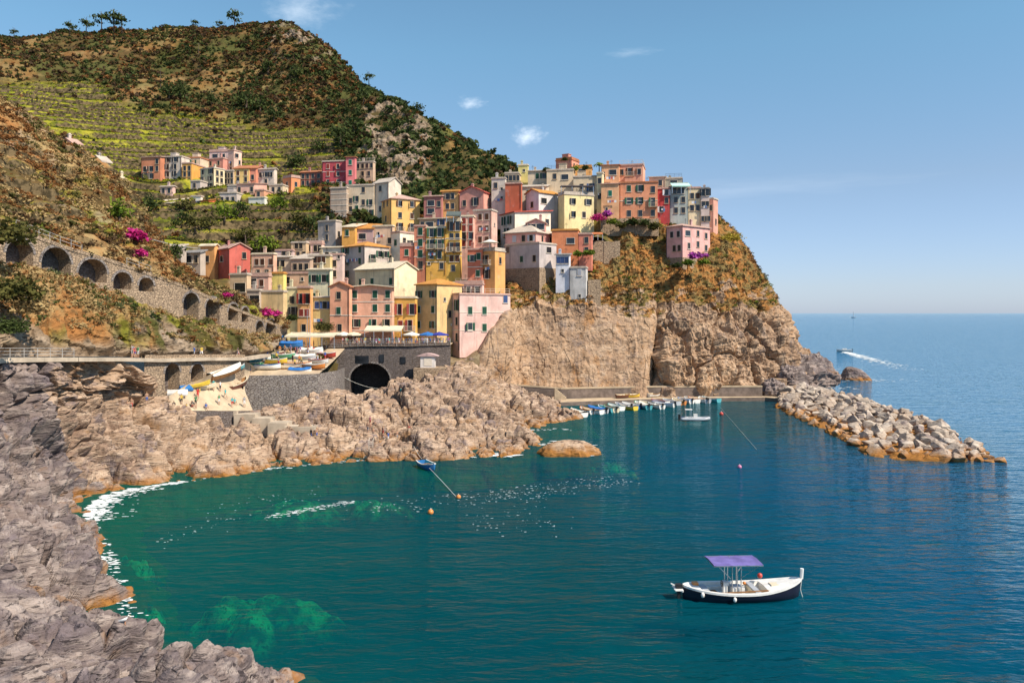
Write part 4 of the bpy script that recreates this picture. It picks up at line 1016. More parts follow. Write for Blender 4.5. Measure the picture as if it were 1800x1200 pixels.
    if pl:
        pb = MB(); pb.box(-.12, wL+.12, -.12, wR+.12, -pl-fd, -.01-(0)); pb.build('stone_base', STONE, root)
    ro = rf.build('roof', ROOF[rc], root)
    if roof in ('flat', 'ter') and rail:
        rr = MB()
        for i in range(int(wL/1.2)+1): x = min(wL-.1, .1+i*1.2); rr.box(x-.02, x+.02, .06, .10, h+.3, h+1.25)
        for i in range(1, int(wR/1.2)+1): y = min(wR-.1, .1+i*1.2); rr.box(wL-.10, wL-.06, y-.02, y+.02, h+.3, h+1.25)
        for z in (.8, 1.25): rr.box(.06, wL-.05, .055, .105, h+z, h+z+.05); rr.box(wL-.105, wL-.055, .106, wR-.1, h+z, h+z+.05)
        rr.build('terrace_railing', TRIM if rail == 1 else IRON, root)
    if chim is None: chim = 1 if random.random() < .55 and roof != 'ter' else 0
    for i in range(chim):
        cm = MB(); x = wL*random.uniform(.25, .8); y = wR*random.uniform(.35, .7); zc = random.uniform(1.0, 1.6)
        zt = h+(.6*(z1-h))
        cm.box(x-.3, x+.3, y-.25, y+.25, h-.1, zt+zc); cm.box(x-.38, x+.38, y-.33, y+.33, zt+zc+.002, zt+zc+.14); cm.box(x-.25, x+.25, y-.2, y+.2, zt+zc+.142, zt+zc+.36)
        cm.build('chimney', plaster(tuple(.6*c+.12 for c in col)), ro)
    if random.random() < .42 and wL > 3:
        an = MB(); x = wL*random.uniform(.2, .8); y = wR*random.uniform(.3, .7); zt = (h if roof in ('flat', 'ter') else z1-.2)
        an.bar((x, y, zt-.1), (x, y, zt+2.0), .05)
        for q in range(4): an.bar((x-.45+.06*q, y, zt+1.45+.15*q), (x+.45-.06*q, y, zt+1.45+.15*q), .03)
        an.build('aerial', IRON, root)
    if roof in ('flat', 'ter') and wL > 4.5 and wR > 4 and random.random() < .4:
        hu = MB(); x = wL*random.uniform(.25, .65); y = wR*random.uniform(.35, .55); hu.box(x-1.0, x+1.0, y-.9, y+.9, h+.102, h+1.9); hu.box(x-1.12, x+1.12, y-1.02, y+1.02, h+1.902, h+2.02); hu.build('stair_hut', plaster(tuple(.8*c+.06 for c in col)), ro)
    if f and h > 6 and random.random() < .3:
        la = MB(); zl = h*random.uniform(.35, .6); xa = wL*random.uniform(.1, .35); la.bar((xa, -.5, zl+.55), (xa+wL*.5, -.5, zl+.55), .02); x = xa+.1; k_ = 0
        while x < xa+wL*.5-.4:
            ww = random.uniform(.3, .65); hh_ = random.uniform(.4, .8); la.mat(k_ % 3); la.box(x, x+ww, -.515, -.485, zl+.54-hh_, zl+.54); x += ww+.12; k_ += 1
        la.build('laundry', [CLOTH_W, CLOTH_B, CLOTH_R], root)
    if wL > 4 and h > 5 and random.random() < .6:
        dp = MB(); x = wL*random.choice([.03, .97]); dp.tube([(x, -.09, -.5), (x, -.09, h-.25)], .055, 5); dp.build('downpipe', SHUT['b'] if random.random() < .6 else IRON, root)
    if trim:
        tm = MB()
        for i in range(1, trim):
            z = h*i/trim; tm.box(-.05, wL+.06, -.07, 0, z-.09, z+.09); tm.box(wL, wL+.07, .002, wR, z-.088, z+.088)
        tm.build('string_course', TRIM, root)
    for face, spec, wid in (('f', f, wL), ('r', r, wR)):
        for g in filter(None, spec.split(';')):
            st, us, vsx = (g.split(':')[0], *g.split(':')[1].split('/'))
            s2 = sh
            if len(st) > 1: s2 = st[1]
            for v in vsx.split(','):
                for u in us.split(','):
                    add_window(root, float(u)*wid, h*(1-float(v)), st[0], ws, s2, face, wL, wR)
    HOUSES.append(root); return root

# colours (unlit paint)
SAL = (.62,.30,.19); PINK = (.62,.36,.29); ROSE = (.60,.25,.20); LIL = (.58,.42,.39); RED = (.50,.115,.07); ORG = (.68,.33,.08); OCH = (.66,.40,.11); YEL = (.70,.54,.22)
CRM = (.74,.62,.40); TAN = (.52,.40,.27); GRY = (.44,.37,.33); STN = (.42,.33,.25); WHT = (.74,.68,.60); BEI = (.62,.49,.35); CRIM = (.42,.03,.04); MAR = (.36,.13,.12)
H = house
# upper hamlet on the left
H('red house with three window rows, leftmost of the upper hamlet', 248, 282, 282, 276, 324, 253, 12, (.55,.20,.11), 'shed', 'p', 'o:.2,.5/.42,.68;p:.82/.15,.42,.68,.9', sh='k', rise=.12, ws=1.1)
H('tall pale grey house beside the red house in the upper hamlet', 282, 319, 319, 275, 323, 254, 12, (.58,.49,.42), 'flat', 's', 'o:.35,.7/.1,.36,.62;p:.35,.7/.88', sh='k', ws=1.1)
H('narrow orange house beside the tall pale grey one in the upper hamlet', 320, 337, 337, 287, 329, 252, 10, ORG, 'flat', 'p', 'p:.28,.75/.2,.45,.72', sh='b')
H('tan top storey set back above the narrow orange house', 322, 352, 352, 277, 300, 258, 10, BEI, 'flat', 't', 'o:.6/.35;p:.2/.35', sh='g')
H('pale yellow five-storey house with a bright right side in the upper hamlet', 352, 376, 395, 295, 348, 246, 30, (.66,.56,.36), 'flat', 's', 'o:.2,.78/.1,.34,.58;p:.2,.78/.84', 'p:.3,.7/.15,.38,.62,.86', sh='k')
H('grey-beige annex at the foot of the pale yellow five-storey house', 335, 352, 352, 318, 350, 243, 12, GRY, 'flat', 's', 'p:.4/.25,.6', sh='b')
H('lilac terrace house on top of the red house in the upper hamlet', 368, 401, 401, 266, 282, 266, 8, LIL, 'ter', 'p', 'w:.3,.7/.5', sh='k')
H('red two-storey house behind the pale yellow five-storey house', 361, 392, 400, 278, 305, 261, 20, ROSE, 'flat', 'p', 'p:.3,.75/.3', sh='k')
H('slim pink tower house topping the upper hamlet', 401, 411, 425, 264, 303, 262, 25, (.66,.44,.36), 'flat', 'p', 'p:.5/.6,.85', 'o:.3/.22;p:.7/.5,.75', sh='k', ws=.9)
H('low stone arcade house with dark openings in the upper hamlet', 394, 410, 410, 300, 324, 250, 10, STN, 'flat', 's', 'p:.2,.5,.8/.35;p:.2,.5,.8/.75', sh='k', ws=1.15)
H('golden house with two dark windows in the upper hamlet', 410, 438, 438, 296, 322, 250, 8, (.68,.46,.18), 'gr', 't', 'c:.3,.78/.3;p:.3,.78/.75', sh='b', rise=.18)
H('small brick-red house joined to the golden house in the upper hamlet', 438, 450, 450, 296, 318, 250, 8, (.58,.21,.14), 'gr', 't', 'p:.5/.7', rise=.18)
H('pale pink-grey house at the right end of the upper hamlet', 450, 482, 487, 297, 324, 250, 15, (.60,.50,.42), 'gr', 's', 'o:.25,.55,.85/.35;p:.55/.8', sh='k', rise=.16)
H('pink house with a tiled roof below the golden house', 416, 447, 447, 323, 347, 240, 10, PINK, 'shed', 'p', 'p:.15,.85/.4;c:.5/.7', sh='b', rise=.15)
H('salmon cottage with a window above the white wall in the upper hamlet', 448, 464, 464, 334, 352, 238, 10, SAL, 'flat', 'p', 'p:.4/.4', sh='k')
H('blank white-washed house low in the upper hamlet', 437, 465, 468, 347, 364, 234, 15, WHT, 'flat', 'c', '', fd=5)
H('dark blue-shuttered grey house in the middle of the upper hamlet', 400, 416, 416, 326, 345, 243, 10, GRY, 'flat', 's', 'wl:.5/.4', sh='l')
H('pink and white cottage low on the left of the upper hamlet', 282, 303, 306, 328, 356, 236, 12, (.66,.42,.37), 'gr', 's', 'p:.25,.72/.25,.75', rise=.15)
H('low stone shed with a pale roof at the foot of the upper hamlet', 272, 303, 303, 357, 368, 229, 8, STN, 'shed', 'c', 'p:.6/.5', rise=.3)
H('white cottage with dark windows beside the vivid orange-red house', 336, 353, 353, 345, 366, 233, 10, WHT, 'flat', 's', 'o:.3,.75/.6', sh='l')
H('vivid orange-red house at the foot of the upper hamlet', 353, 367, 382, 352, 369, 231, 30, (.68,.15,.05), 'shed', 'o', 'o:.5/.5', '', sh='k', rise=.2)
H('mauve-grey cottage below the pale yellow five-storey house', 384, 416, 416, 339, 360, 236, 10, (.50,.43,.40), 'flat', 's', 'p:.2,.5,.8/.55', sh='k')
H('beige house with arched openings left of the lilac and orange house', 473, 497, 497, 325, 352, 243, 10, BEI, 'flat', 's', 'p:.3,.75/.3;p:.5/.75', sh='b')
H('orange house with a lilac side beside the big magenta-red building', 497, 512, 528, 311, 351, 246, 40, (.64,.22,.10), 'ter', 'p', 'o:.5/.3,.7', 'p:.5/.3,.7', sh='b')
H('older dark red wing stepping up to the big magenta-red building', 528, 568, 570, 302, 336, 256, 12, (.36,.085,.075), 'shed', 't', 'p:.12,.32,.55,.8/.2,.55,.85', sh='k', rise=.35)
H('big magenta-red building with white window bands above the vines', 566, 608, 609, 283, 338, 252, 8, (.42,.04,.07), 'flat', 's', 'o:.25,.68/.16,.40,.66', sh='r', trim=3, oh=.6)
H('pink corner tower with green shutters beside the big magenta-red building', 608, 624, 626, 276, 336, 250, 8, (.66,.17,.18), 'hip', 't', 'c:.5/.15,.45,.75', sh='t', rise=.1)
H('long beige wing behind the pink corner tower', 625, 656, 660, 284, 330, 254, 14, (.58,.40,.28), 'flat', 's', 'p:.15,.4,.65,.9/.15;p:.4,.75/.45', sh='k', rail=1)
# the middle slope
H('tall blank stone wall house at the left end of the main village', 580, 609, 611, 330, 390, 221, 14, (.42,.32,.25), 'flat', 's', 's:.7/.85', sh='k', trim=6)
H('wide tan house with rows of small windows right of the blank stone house', 609, 657, 660, 325, 392, 221, 10, (.56,.45,.33), 'flat', 's', 'p:.15/.4,.62,.86;o:.38/.35,.6,.86;p:.62/.12,.45;o:.88/.45,.72', sh='g')
H('house with a bright white gable and a grey front above the golden house', 657, 683, 705, 320, 385, 219, 35, (.60,.53,.44), 'gr', 's', 'p:.45/.15,.42,.7', '', rise=.3, sh='b')
H('golden-yellow block with a hipped roof and brown shutters on the upper slope', 671, 688, 738, 349, 408, 209, 62, (.66,.40,.14), 'hip', 'p', 'p:.25,.6/.1;p:.45/.55', 'o:.3,.72/.13,.48;B:.3,.72/.83', sh='b', rise=.22)
H('square grey-tan house standing left of the orange-roofed one', 559, 590, 601, 388, 426, 208, 25, GRY, 'flat', 's', 'p:.5/.3,.75', 'p:.5/.6', sh='b')
H('small orange house with a dark door behind the orange tiled roof', 601, 624, 624, 399, 424, 203, 10, ORG, 'shed', 'c', 'c:.4/.4', sh='g', rise=.2)
H('low mauve house with a tan roof between the orange house and the beige one', 624, 656, 656, 402, 428, 204, 8, (.50,.33,.32), 'shed', 'o', 'w:.4/.5', rise=.25)
H('blank peach-coloured house below the golden-yellow block', 655, 690, 694, 397, 440, 203, 14, (.68,.46,.32), 'flat', 'c', 's:.3/.3;p:.85/.6', sh='g')
H('large grey-mauve house under a bright orange roof with two facades', 601, 641, 684, 432, 495, 188, 42, (.48,.41,.37), 'hip', 'o', 'o:.2,.8/.1,.42,.75', 'B:.3/.35;o:.6,.85/.2;p:.25,.55,.82/.72', sh='g', rise=.18)
H('white house with a pink ground floor left of the tall red house', 688, 703, 728, 408, 468, 193, 40, (.74,.66,.54), 'flat', 'p', 'c:.5/.3', 'p:.3/.25,.6;wl:.7/.3', sh='g')
H('small red house with a terrace beside the tall red house', 703, 727, 729, 432, 470, 190, 12, (.56,.16,.11), 'ter', 'p', 'c:.5/.3', sh='g', rail=1)
H('tall brick-red house with green windows left of the ochre one', 728, 748, 750, 397, 478, 189, 12, (.58,.20,.12), 'flat', 'p', 'c:.55/.12,.36,.60;p:.55/.85', sh='g', ws=1.2, trim=3)
H('tall ochre house with balconies in the middle of the village', 749, 783, 785, 400, 480, 188, 10, (.68,.37,.08), 'flat', 'c', 'd:.28,.70/.10;B:.28,.70/.36;d:.28,.70/.58;s:.15/.78;p:.8/.84', sh='g', trim=4)
H('brown and cream terrace house above the tall ochre one', 737, 783, 786, 384, 405, 196, 10, (.50,.32,.20), 'shed', 'c', 'o:.85/.3;w:.4/.5;p:.12/.5', sh='l', rise=.12)
H('tall yellow-orange house with a dark awning terrace right of the ochre one', 784, 809, 811, 388, 480, 187.5, 10, (.70,.42,.09), 'ter', 'c', 'd:.4,.8/.1;p:.4,.8/.30;B:.4,.8/.5;c:.4,.8/.72;p:.5/.9', sh='b', trim=3)
H('narrow pink house between the yellow-orange house and the wide pink one', 810, 832, 832, 380, 462, 191, 8, PINK, 'flat', 'c', 'c:.25,.8/.1,.26;p:.25/.42;o:.8/.42;c:.25,.8/.58', sh='r')
H('wide pink house with a beige side above the round orange house', 832, 864, 874, 369, 450, 192, 20, (.62,.37,.30), 'flat', 's', 'c:.38,.75/.14,.4;o:.38/.64;c:.75/.64', 's:.5/.3', sh='b')
H('maroon house with a covered loggia above the ochre houses', 745, 776, 779, 345, 378, 209, 12, MAR, 'shed', 'p', 'w:.4/.35;p:.85/.4;w:.4/.78', sh='k', rise=.2, rail=0)
H('orange house with two window rows right of the maroon loggia house', 776, 806, 809, 336, 378, 210, 12, (.70,.38,.15), 'gr', 'o', 'o:.35,.66/.2;p:.35,.66/.62', sh='k', rise=.16)
H('rose-pink house with a red roof and cream-framed window near the brick-red block', 808, 850, 866, 337, 378, 207, 20, (.66,.28,.22), 'gl', 'r', 'p:.2/.45;d:.65/.4', 'd:.5/.4', sh='k', rise=.22)
H('pale grey bell-tower-like house left of the brick-red block', 864, 888, 890, 313, 376, 209, 12, (.60,.53,.46), 'flat', 's', 'p:.3/.2;s:.75/.3,.55', sh='w')
H('windowless brick-red block on the upper slope', 888, 916, 918, 322, 362, 206, 12, (.42,.09,.045), 'flat', 'p', '', sh='k')
H('slim pale yellow tower house on the village skyline', 911, 928, 929, 290, 322, 226, 10, (.66,.56,.22), 'flat', 'c', 's:.6/.3', sh='k')
H('dark-windowed beige row house left of the slim yellow tower', 887, 912, 912, 304, 326, 222, 8, BEI, 'flat', 's', 'p:.15,.42,.7,.92/.4', sh='k')
H('beige skyline house right of the slim yellow tower', 928, 961, 963, 300, 326, 221, 10, (.60,.47,.34), 'shed', 's', 'o:.5,.85/.35', sh='g', rise=.2)
H('beige house with two loggias below the salmon skyline house', 961, 1008, 1011, 298, 330, 217, 10, (.64,.50,.35), 'flat', 's', 'p:.3/.35;w:.68/.4', sh='k', rail=2)
H('salmon box house with roof plants on the village skyline', 977, 1005, 1018, 280, 310, 224, 30, (.66,.25,.17), 'ter', 't', '', 'p:.3,.7/.35', sh='k')
H('orange-trimmed house with a planted roof beside the salmon skyline house', 1007, 1040, 1041, 294, 318, 221, 8, (.70,.36,.13), 'ter', 'o', 'w:.5/.3', sh='k')
H('beige upper house with a blue door behind the pale yellow house', 1008, 1050, 1053, 310, 345, 213, 10, (.66,.52,.36), 'flat', 's', 'p:.35/.5;dl:.72/.55', sh='l')
H('narrow cream house between the beige house and the salmon bay house', 1049, 1059, 1061, 304, 372, 210, 20, CRM, 'flat', 'c', 'p:.5/.2,.6', sh='k')
H('green and red shuttered cream house behind the grey-blue gable', 916, 960, 960, 328, 362, 210, 8, (.62,.48,.36), 'shed', 's', 'c:.3/.3;c:.6/.3', sh='g', rise=.2)
H('grey-blue house with an orange roof left of the pale yellow house', 924, 947, 982, 338, 378, 205, 50, (.60,.57,.56), 'gl', 'o', 'p:.5/.5', 'w:.25/.35', sh='w', rise=.2)
H('pale yellow house with white-framed windows and a roof pergola', 981, 992, 1044, 341, 408, 202, 70, (.72,.60,.32), 'ter', 's', '', 'o:.30,.80/.18;o:.30,.66/.52', sh='k', rail=2)
H('white house with pink eaves and balconies behind the dormer house', 880, 905, 968, 373, 420, 199, 62, (.72,.64,.54), 'shed', 'r', 'dg:.3,.7/.25;Bg:.5/.7', 'p:.9/.3', sh='g', rise=.08, oh=.5)
H('pink house with a big hipped roof and a blue-glazed dormer', 888, 942, 978, 408, 430, 193, 30, (.64,.34,.30), 'hip', 's', 'o:.3,.6,.85/.45', 'p:.3,.7/.45', sh='w', rise=.32, oh=.6)
H('blue-glazed gabled attic rising over the big hipped roof', 926, 958, 960, 392, 410, 196.5, 10, (.64,.30,.26), 'gl', 'p', 'wl:.28,.74/.35', sh='l', rise=.22)
H('red-orange house with a green picture window under the pale yellow house', 970, 1016, 1019, 404, 446, 195, 10, (.60,.20,.09), 'flat', 'o', 'wt:.72/.45', sh='t')
H('small red-pink house with a teal window at the cliff garden', 1017, 1040, 1042, 411, 447, 194.5, 12, (.62,.20,.14), 'flat', 'p', 'p:.6/.3;p:.6/.8', sh='t')
H('big shaded grey house standing on a stone base at the cliff top', 887, 948, 978, 427, 470, 189.5, 40, (.43,.38,.37), 'flat', 's', 'p:.1/.2;c:.5/.62;p:.86/.62', 'w:.55/.25;p:.3/.7', sh='g', chim=0, pl=4.5)
H('small white-blue house with a band of blue windows right of the grey house', 977, 1001, 1003, 448, 485, 189, 12, (.60,.62,.68), 'shed', 'g', 'cl:.2,.5,.8/.25;s:.5/.75', sh='l', rise=.15)
H('slim plain grey tower house on the edge of the cliff', 1002, 1030, 1033, 470, 528, 187.5, 14, (.50,.49,.48), 'flat', 's', 'o:.6/.15;s:.6/.86', sh='w', fd=5)
H('red half of the round-cornered house under the wide pink one', 822, 848, 849, 438, 500, 184, 14, (.62,.17,.10), 'flat', 'p', 'o:.3/.25;c:.75/.2;o:.7/.68', sh='g', trim=2)
H('orange half of the round-cornered house with white balconies', 848, 870, 888, 440, 497, 183, 30, (.64,.31,.11), 'ter', 's', 'B:.35/.28;d:.35/.72', 'p:.5/.3', sh='b', rail=2)
# top right terrace
H('salmon house with a balcony loggia topping the right end of the village', 1088, 1130, 1134, 289, 330, 213, 14, (.66,.34,.24), 'flat', 'p', 'B:.45/.3;o:.85/.3;p:.12/.3', sh='b', chim=0, rail=1)
H('apricot bay house left of the balcony loggia house', 1057, 1088, 1090, 290, 332, 211, 10, (.68,.36,.20), 'shed', 't', 'w:.65/.3;p:.1/.4', sh='k', rise=.12)
H('rounded apricot house with a green door above the cliff garden', 1057, 1088, 1090, 323, 378, 207.5, 10, (.66,.36,.20), 'shed', 'p', 'c:.5/.3;s:.3/.8', sh='t', rise=.15)
H('wide salmon-orange house with three columns of green-shuttered windows', 1088, 1156, 1158, 320, 384, 207, 8, (.62,.25,.14), 'flat', 't', 'o:.26,.55/.16,.5;p:.88/.2;B:.88/.55;p:.26,.55,.88/.85', sh='g', ws=1.1, trim=2)
H('narrow crimson house with white-framed windows on the cliff', 1156, 1177, 1179, 331, 392, 208, 12, CRIM, 'flat', 'p', 'o:.75/.12,.35;o:.3/.6', sh='w')
H('grey-green house with a mint awning next to the crimson house', 1177, 1209, 1211, 326, 388, 208.5, 10, (.34,.38,.36), 'ter', 's', 'p:.3/.15;w:.6/.15;p:.35,.75/.4,.7', sh='t')
H('beige rooftop house behind the crimson house on the skyline', 1141, 1169, 1172, 311, 345, 214, 12, (.62,.44,.32), 'shed', 's', 'p:.7/.3', sh='k', rise=.15)
H('dark greenish rooftop house behind the grey-green house', 1169, 1199, 1202, 313, 345, 215, 12, (.30,.30,.26), 'flat', 's', 'w:.5/.25', rail=2)
H('cream house with arched windows at the right of the grey-green house', 1210, 1232, 1233, 330, 394, 208, 8, (.72,.58,.38), 'flat', 'p', 'p:.3/.22,.55;o:.75/.22;p:.75/.55', sh='b')
H('white-pink house with tall dark loggias near the right end of the row', 1232, 1247, 1250, 331, 396, 207, 14, (.66,.52,.46), 'flat', 'g', 'd:.3,.75/.1;p:.3,.75/.42;p:.25,.6,.9/.82', sh='k', ws=.9)
H('narrow salmon house closing the right end of the top row', 1248, 1254, 1262, 349, 402, 208.5, 35, (.60,.30,.23), 'flat', 's', 'p:.5/.3', 'p:.5/.75', sh='k')
H('detached pink house with a white bay in front of the top row', 1171, 1200, 1248, 397, 452, 198.5, 52, (.66,.36,.33), 'hip', 'p', 'c:.35,.75/.25;p:.5,.8/.7', 'w:.18/.22;p:.55/.2,.55;p:.85/.25,.65;c:.22/.62', sh='k', rise=.15, fd=1, pl=3.5)
# lower left
H('orange house with a pale roof beside the red gabled barn house', 352, 377, 378, 432, 470, 190, 14, (.66,.32,.12), 'gr', 'c', 'p:.5/.6', sh='k', rise=.25)
H('red barn-like house with a gable on the left edge of the village', 377, 403, 440, 436, 470, 186, 50, (.46,.09,.075), 'gr', 'p', 'w:.5/.5', 'p:.7/.35', sh='k', rise=.25)
H('salmon house with three brown doors right of the red barn-like house', 442, 481, 484, 446, 490, 184, 12, (.66,.38,.27), 'flat', 'c', 'c:.25,.5,.88/.32;p:.3,.7/.75', sh='b')
H('beige house under a long sloping roof right of the salmon three-door house', 481, 513, 516, 452, 480, 187, 12, BEI, 'shed', 's', 'p:.2,.5/.4', sh='b', rise=.2)
H('lilac row house peeping over the long sloping roof', 484, 514, 514, 440, 455, 194, 6, LIL, 'flat', 'p', 'p:.2,.5,.8/.5', sh='k')
H('tan house with arched brown windows above the lower rooftops', 512, 538, 540, 426, 462, 195, 12, (.60,.42,.26), 'flat', 's', 'p:.35,.65/.15;p:.45/.6;p:.85/.6', sh='b')
H('pink house with striped awning on a terrace near the arched tan house', 537, 566, 568, 428, 456, 196, 10, (.64,.42,.38), 'ter', 'p', 'p:.2,.6,.85/.3', sh='k', rail=1)
H('white house with a sage terrace left of the big orange-roofed house', 564, 600, 603, 435, 462, 194, 12, (.70,.62,.50), 'shed', 'c', 'p:.3/.5;o:.65/.5', sh='g', rise=.15)
H('mustard house with brown windows in the lower middle', 543, 580, 583, 449, 485, 186, 12, (.64,.48,.24), 'flat', 's', 'o:.25/.2;c:.5,.7/.2;p:.3,.6/.6', sh='b')
H('pinkish white house between the mustard house and the grey-mauve house', 580, 602, 603, 447, 492, 187, 8, (.68,.50,.45), 'flat', 'p', 'p:.35/.35,.75;s:.7/.1', sh='k')
H('brown low house with a long dark window row behind the cream shuttered house', 512, 545, 545, 455, 478, 185, 8, (.46,.32,.24), 'shed', 's', 'p:.2,.5,.8/.6', sh='k', rise=.2)
H('cream house with lilac-framed shutters left of the salmon gable house', 542, 580, 583, 474, 535, 175, 12, (.74,.66,.46), 'shed', 'c', 'o:.25,.72/.25;o:.45/.78', sh='g', rise=.15, ws=1.1)
H('mustard ground house with a balcony door left of the salmon gable house', 545, 580, 582, 523, 596, 168, 10, (.66,.50,.22), 'shed', 's', 'o:.35,.75/.18;p:.5/.6', sh='l', rise=.1)
H('pink house with an open terrace on the lower left', 432, 472, 474, 485, 525, 176, 10, (.64,.38,.30), 'ter', 'p', 'w:.3/.25;c:.7/.3', sh='b', rail=1)
H('tan house with one big dark window at the top of the ramp', 404, 434, 436, 482, 540, 171, 16, (.56,.40,.26), 'flat', 's', 'w:.6/.4', ws=1.4, sh='k')
H('mustard house with a bright yellow wall behind the blank tan house', 470, 498, 500, 480, 520, 178, 12, (.74,.60,.20), 'flat', 'o', 's:.2/.4', sh='k')
H('pinkish tan house with a vertical brown window behind the pale yellow house', 497, 543, 545, 480, 515, 180, 10, (.60,.38,.26), 'flat', 'p', 'p:.2/.35;s:.75/.3', sh='b')
H('dark-windowed beige house under the small roofs beside the yellow wall', 455, 498, 500, 512, 562, 167, 14, (.62,.45,.24), 'flat', 's', '', sh='k', rail=0)
H('low grey annex with a dark shop window left of the blank tan house', 434, 456, 457, 510, 556, 167.5, 12, (.40,.33,.28), 'flat', 's', 'w:.6/.35', ws=1.2, sh='k')
H('slim pale yellow house left of the orange striped house', 504, 523, 524, 506, 590, 168.5, 10, (.74,.64,.36), 'flat', 'c', 'p:.5/.25;B:.6/.5', sh='k')
H('slim orange house with long brown windows near the piazza', 523, 545, 546, 505, 594, 167, 10, (.66,.34,.14), 'flat', 'p', 'd:.3,.75/.22;c:.3,.75/.5;p:.5/.8', sh='r')
H('salmon tower house with an arched gable beside the piazza', 580, 614, 617, 504, 604, 166, 10, (.66,.31,.20), 'gl', 't', 'p:.45/.15;c:.45/.42;o:.5/.72', sh='g', rise=.22, trim=2)
H('salmon four-storey front house with green shutters and a cream roof', 615, 689, 693, 505, 606, 167, 8, (.68,.36,.25), 'gl', 'c', 'c:.12,.6,.9/.12,.36;o:.15,.58,.88/.62;o:.15/.86', sh='g', rise=.05, trim=4, ws=1.05, oh=.7)
H('tall cream house with a blank bright gable behind the salmon front house', 624, 693, 733, 472, 535, 176, 35, (.74,.60,.40), 'gr', 'c', 'c:.15,.45,.92/.35', 's:.55/.85', rise=.22, sh='g')
H('orange house with maroon shutters right of the salmon front house', 690, 730, 732, 523, 604, 168.5, 10, (.70,.38,.09), 'flat', 'c', 'd:.32,.85/.25;o:.35/.58;B:.78/.6', sh='r', ws=1.05)
H('ochre house with an orange hipped roof in front of the pink harbour house', 731, 768, 812, 500, 604, 169.5, 38, (.62,.42,.20), 'hip', 'o', 'o:.15,.82/.16,.42,.68', 's:.3/.25;p:.5,.8/.5', sh='g', rise=.2)
H('cream skyline cottage behind the orange hipped roof', 795, 830, 832, 497, 520, 182, 14, (.70,.58,.40), 'flat', 'c', 'p:.3,.7/.5', sh='k')
H('large pale pink harbour house standing against the cliff', 776, 808, 897, 517, 612, 170, 62, (.66,.43,.38), 'flat', 'p', 'd:.25,.55,.85/.2;p:.25,.55,.85/.5,.8', 'c:.2/.3;c:.48/.3;cl:.9/.08;o:.2/.6;c:.48/.62', sh='g', ws=1.1, trim=3, rail=1, fd=2)
H('upper setback storey of the pale pink harbour house with a terrace', 800, 848, 850, 499, 525, 178, 12, (.66,.46,.40), 'ter', 'p', 'd:.2,.5,.8/.5', sh='b', rail=1)
# small houses among the left slope
H('white cottage with a pink roof high on the near left slope', 108, 128, 142, 252, 268, 150, 35, (.70,.56,.48), 'gl', 'p', 'p:.5/.5', 'p:.5/.4', sh='k', rise=.25, ws=.8)
H('grey ruined-looking house with stone gable on the near left slope', 161, 180, 192, 284, 308, 153, 35, (.46,.40,.35), 'gl', 's', 'p:.4/.5', 'p:.5/.6', sh='k', rise=.3, ws=.8)
H('tiny cream hut below the grey gabled house on the left slope', 196, 206, 212, 312, 324, 155, 35, (.70,.58,.36), 'flat', 'c', 'p:.5/.5', '', sh='k', ws=.7)
H('low shed with a long pale corrugated roof above the ramp', 282, 318, 322, 434, 452, 157, 20, (.36,.30,.26), 'shed', 's', 'w:.5/.5', rise=.3, sh='k', fd=1.5, chim=0)
H('low shed with a blue door and grey roof at the head of the ramp', 322, 352, 356, 444, 466, 158, 20, (.42,.34,.28), 'shed', 'g', 'wl:.3/.5;p:.75/.5', rise=.3, sh='l', fd=2, chim=0)
# ------------------------------------------------------------------ vegetation
def rot_quads(n, c, size, up=.35):
    """n leaf quads around centres c (n,3)"""
    a = rng.normal(size=(n, 3)); a[:, 2] *= .7; a /= np.linalg.norm(a, axis=1, keepdims=True)
    b = rng.normal(size=(n, 3)); b -= (b*a).sum(1, keepdims=True)*a; b /= np.linalg.norm(b, axis=1, keepdims=True)
    s = size*(.6+.8*rng.random((n, 1)))
    return np.stack([c-a*s-b*s*.6, c+a*s*.9-b*s*.5, c+a*s+b*s*.6, c-a*s*.8+b*s*.55], 1).reshape(-1, 3)
def clump(nleaf, nclump, leaf, flat=.8, solid=False, tall=1.0):
    """crown of radius ~1 sitting on z=0: (verts, tone)"""
    cc = rng.normal(size=(nclump, 3)); cc /= np.linalg.norm(cc, axis=1, keepdims=True); cc *= (.35+.5*rng.random((nclump, 1)))
    cc[:, 2] = np.abs(cc[:, 2])*flat*tall+.18; tone_c = rng.random(nclump)
    k = rng.integers(0, nclump, nleaf); c = cc[k]+rng.normal(size=(nleaf, 3))*np.array([.24, .24, .2*flat])
    c[:, 2] = np.abs(c[:, 2])
    V = rot_quads(nleaf, c, leaf); tone = np.clip(tone_c[k]*.8+.2*rng.random(nleaf), 0, 1)
    return V, np.repeat(tone, 4)
T_S = [clump(22, 5, .30) for _ in range(8)]
T_M = [clump(46, 8, .21) for _ in range(6)]
T_N = [clump(40, 8, .17, .7) for _ in range(8)]
T_V = [clump(14, 4, .36, .6) for _ in range(6)]
def scatter(name, pts, rad, mi, mats, temps, label, cat, squash=None):
    Vs, ts, ms = [], [], []
    for i, p in enumerate(pts):
        V, t = temps[i % len(temps)]; an = rng.random()*6.28; c, s = math.cos(an), math.sin(an)
        Q = V@np.array([[c, s, 0], [-s, c, 0], [0, 0, 1]]); r_ = rad[i]
        Q = Q*np.array([r_, r_, r_*(squash[i] if squash is not None else 1)]); Vs.append(Q+p-np.array([0, 0, .12*r_])); ts.append(t); ms.append(np.full(len(V)//4, mi[i]))
    V = np.concatenate(Vs); me = npmesh(name, V, np.arange(len(V)).reshape(-1, 4), mats, np.concatenate(ms), False, dict(tone=np.concatenate(ts)))
    return link(name, me, label=label, cat=cat, kind='stuff')
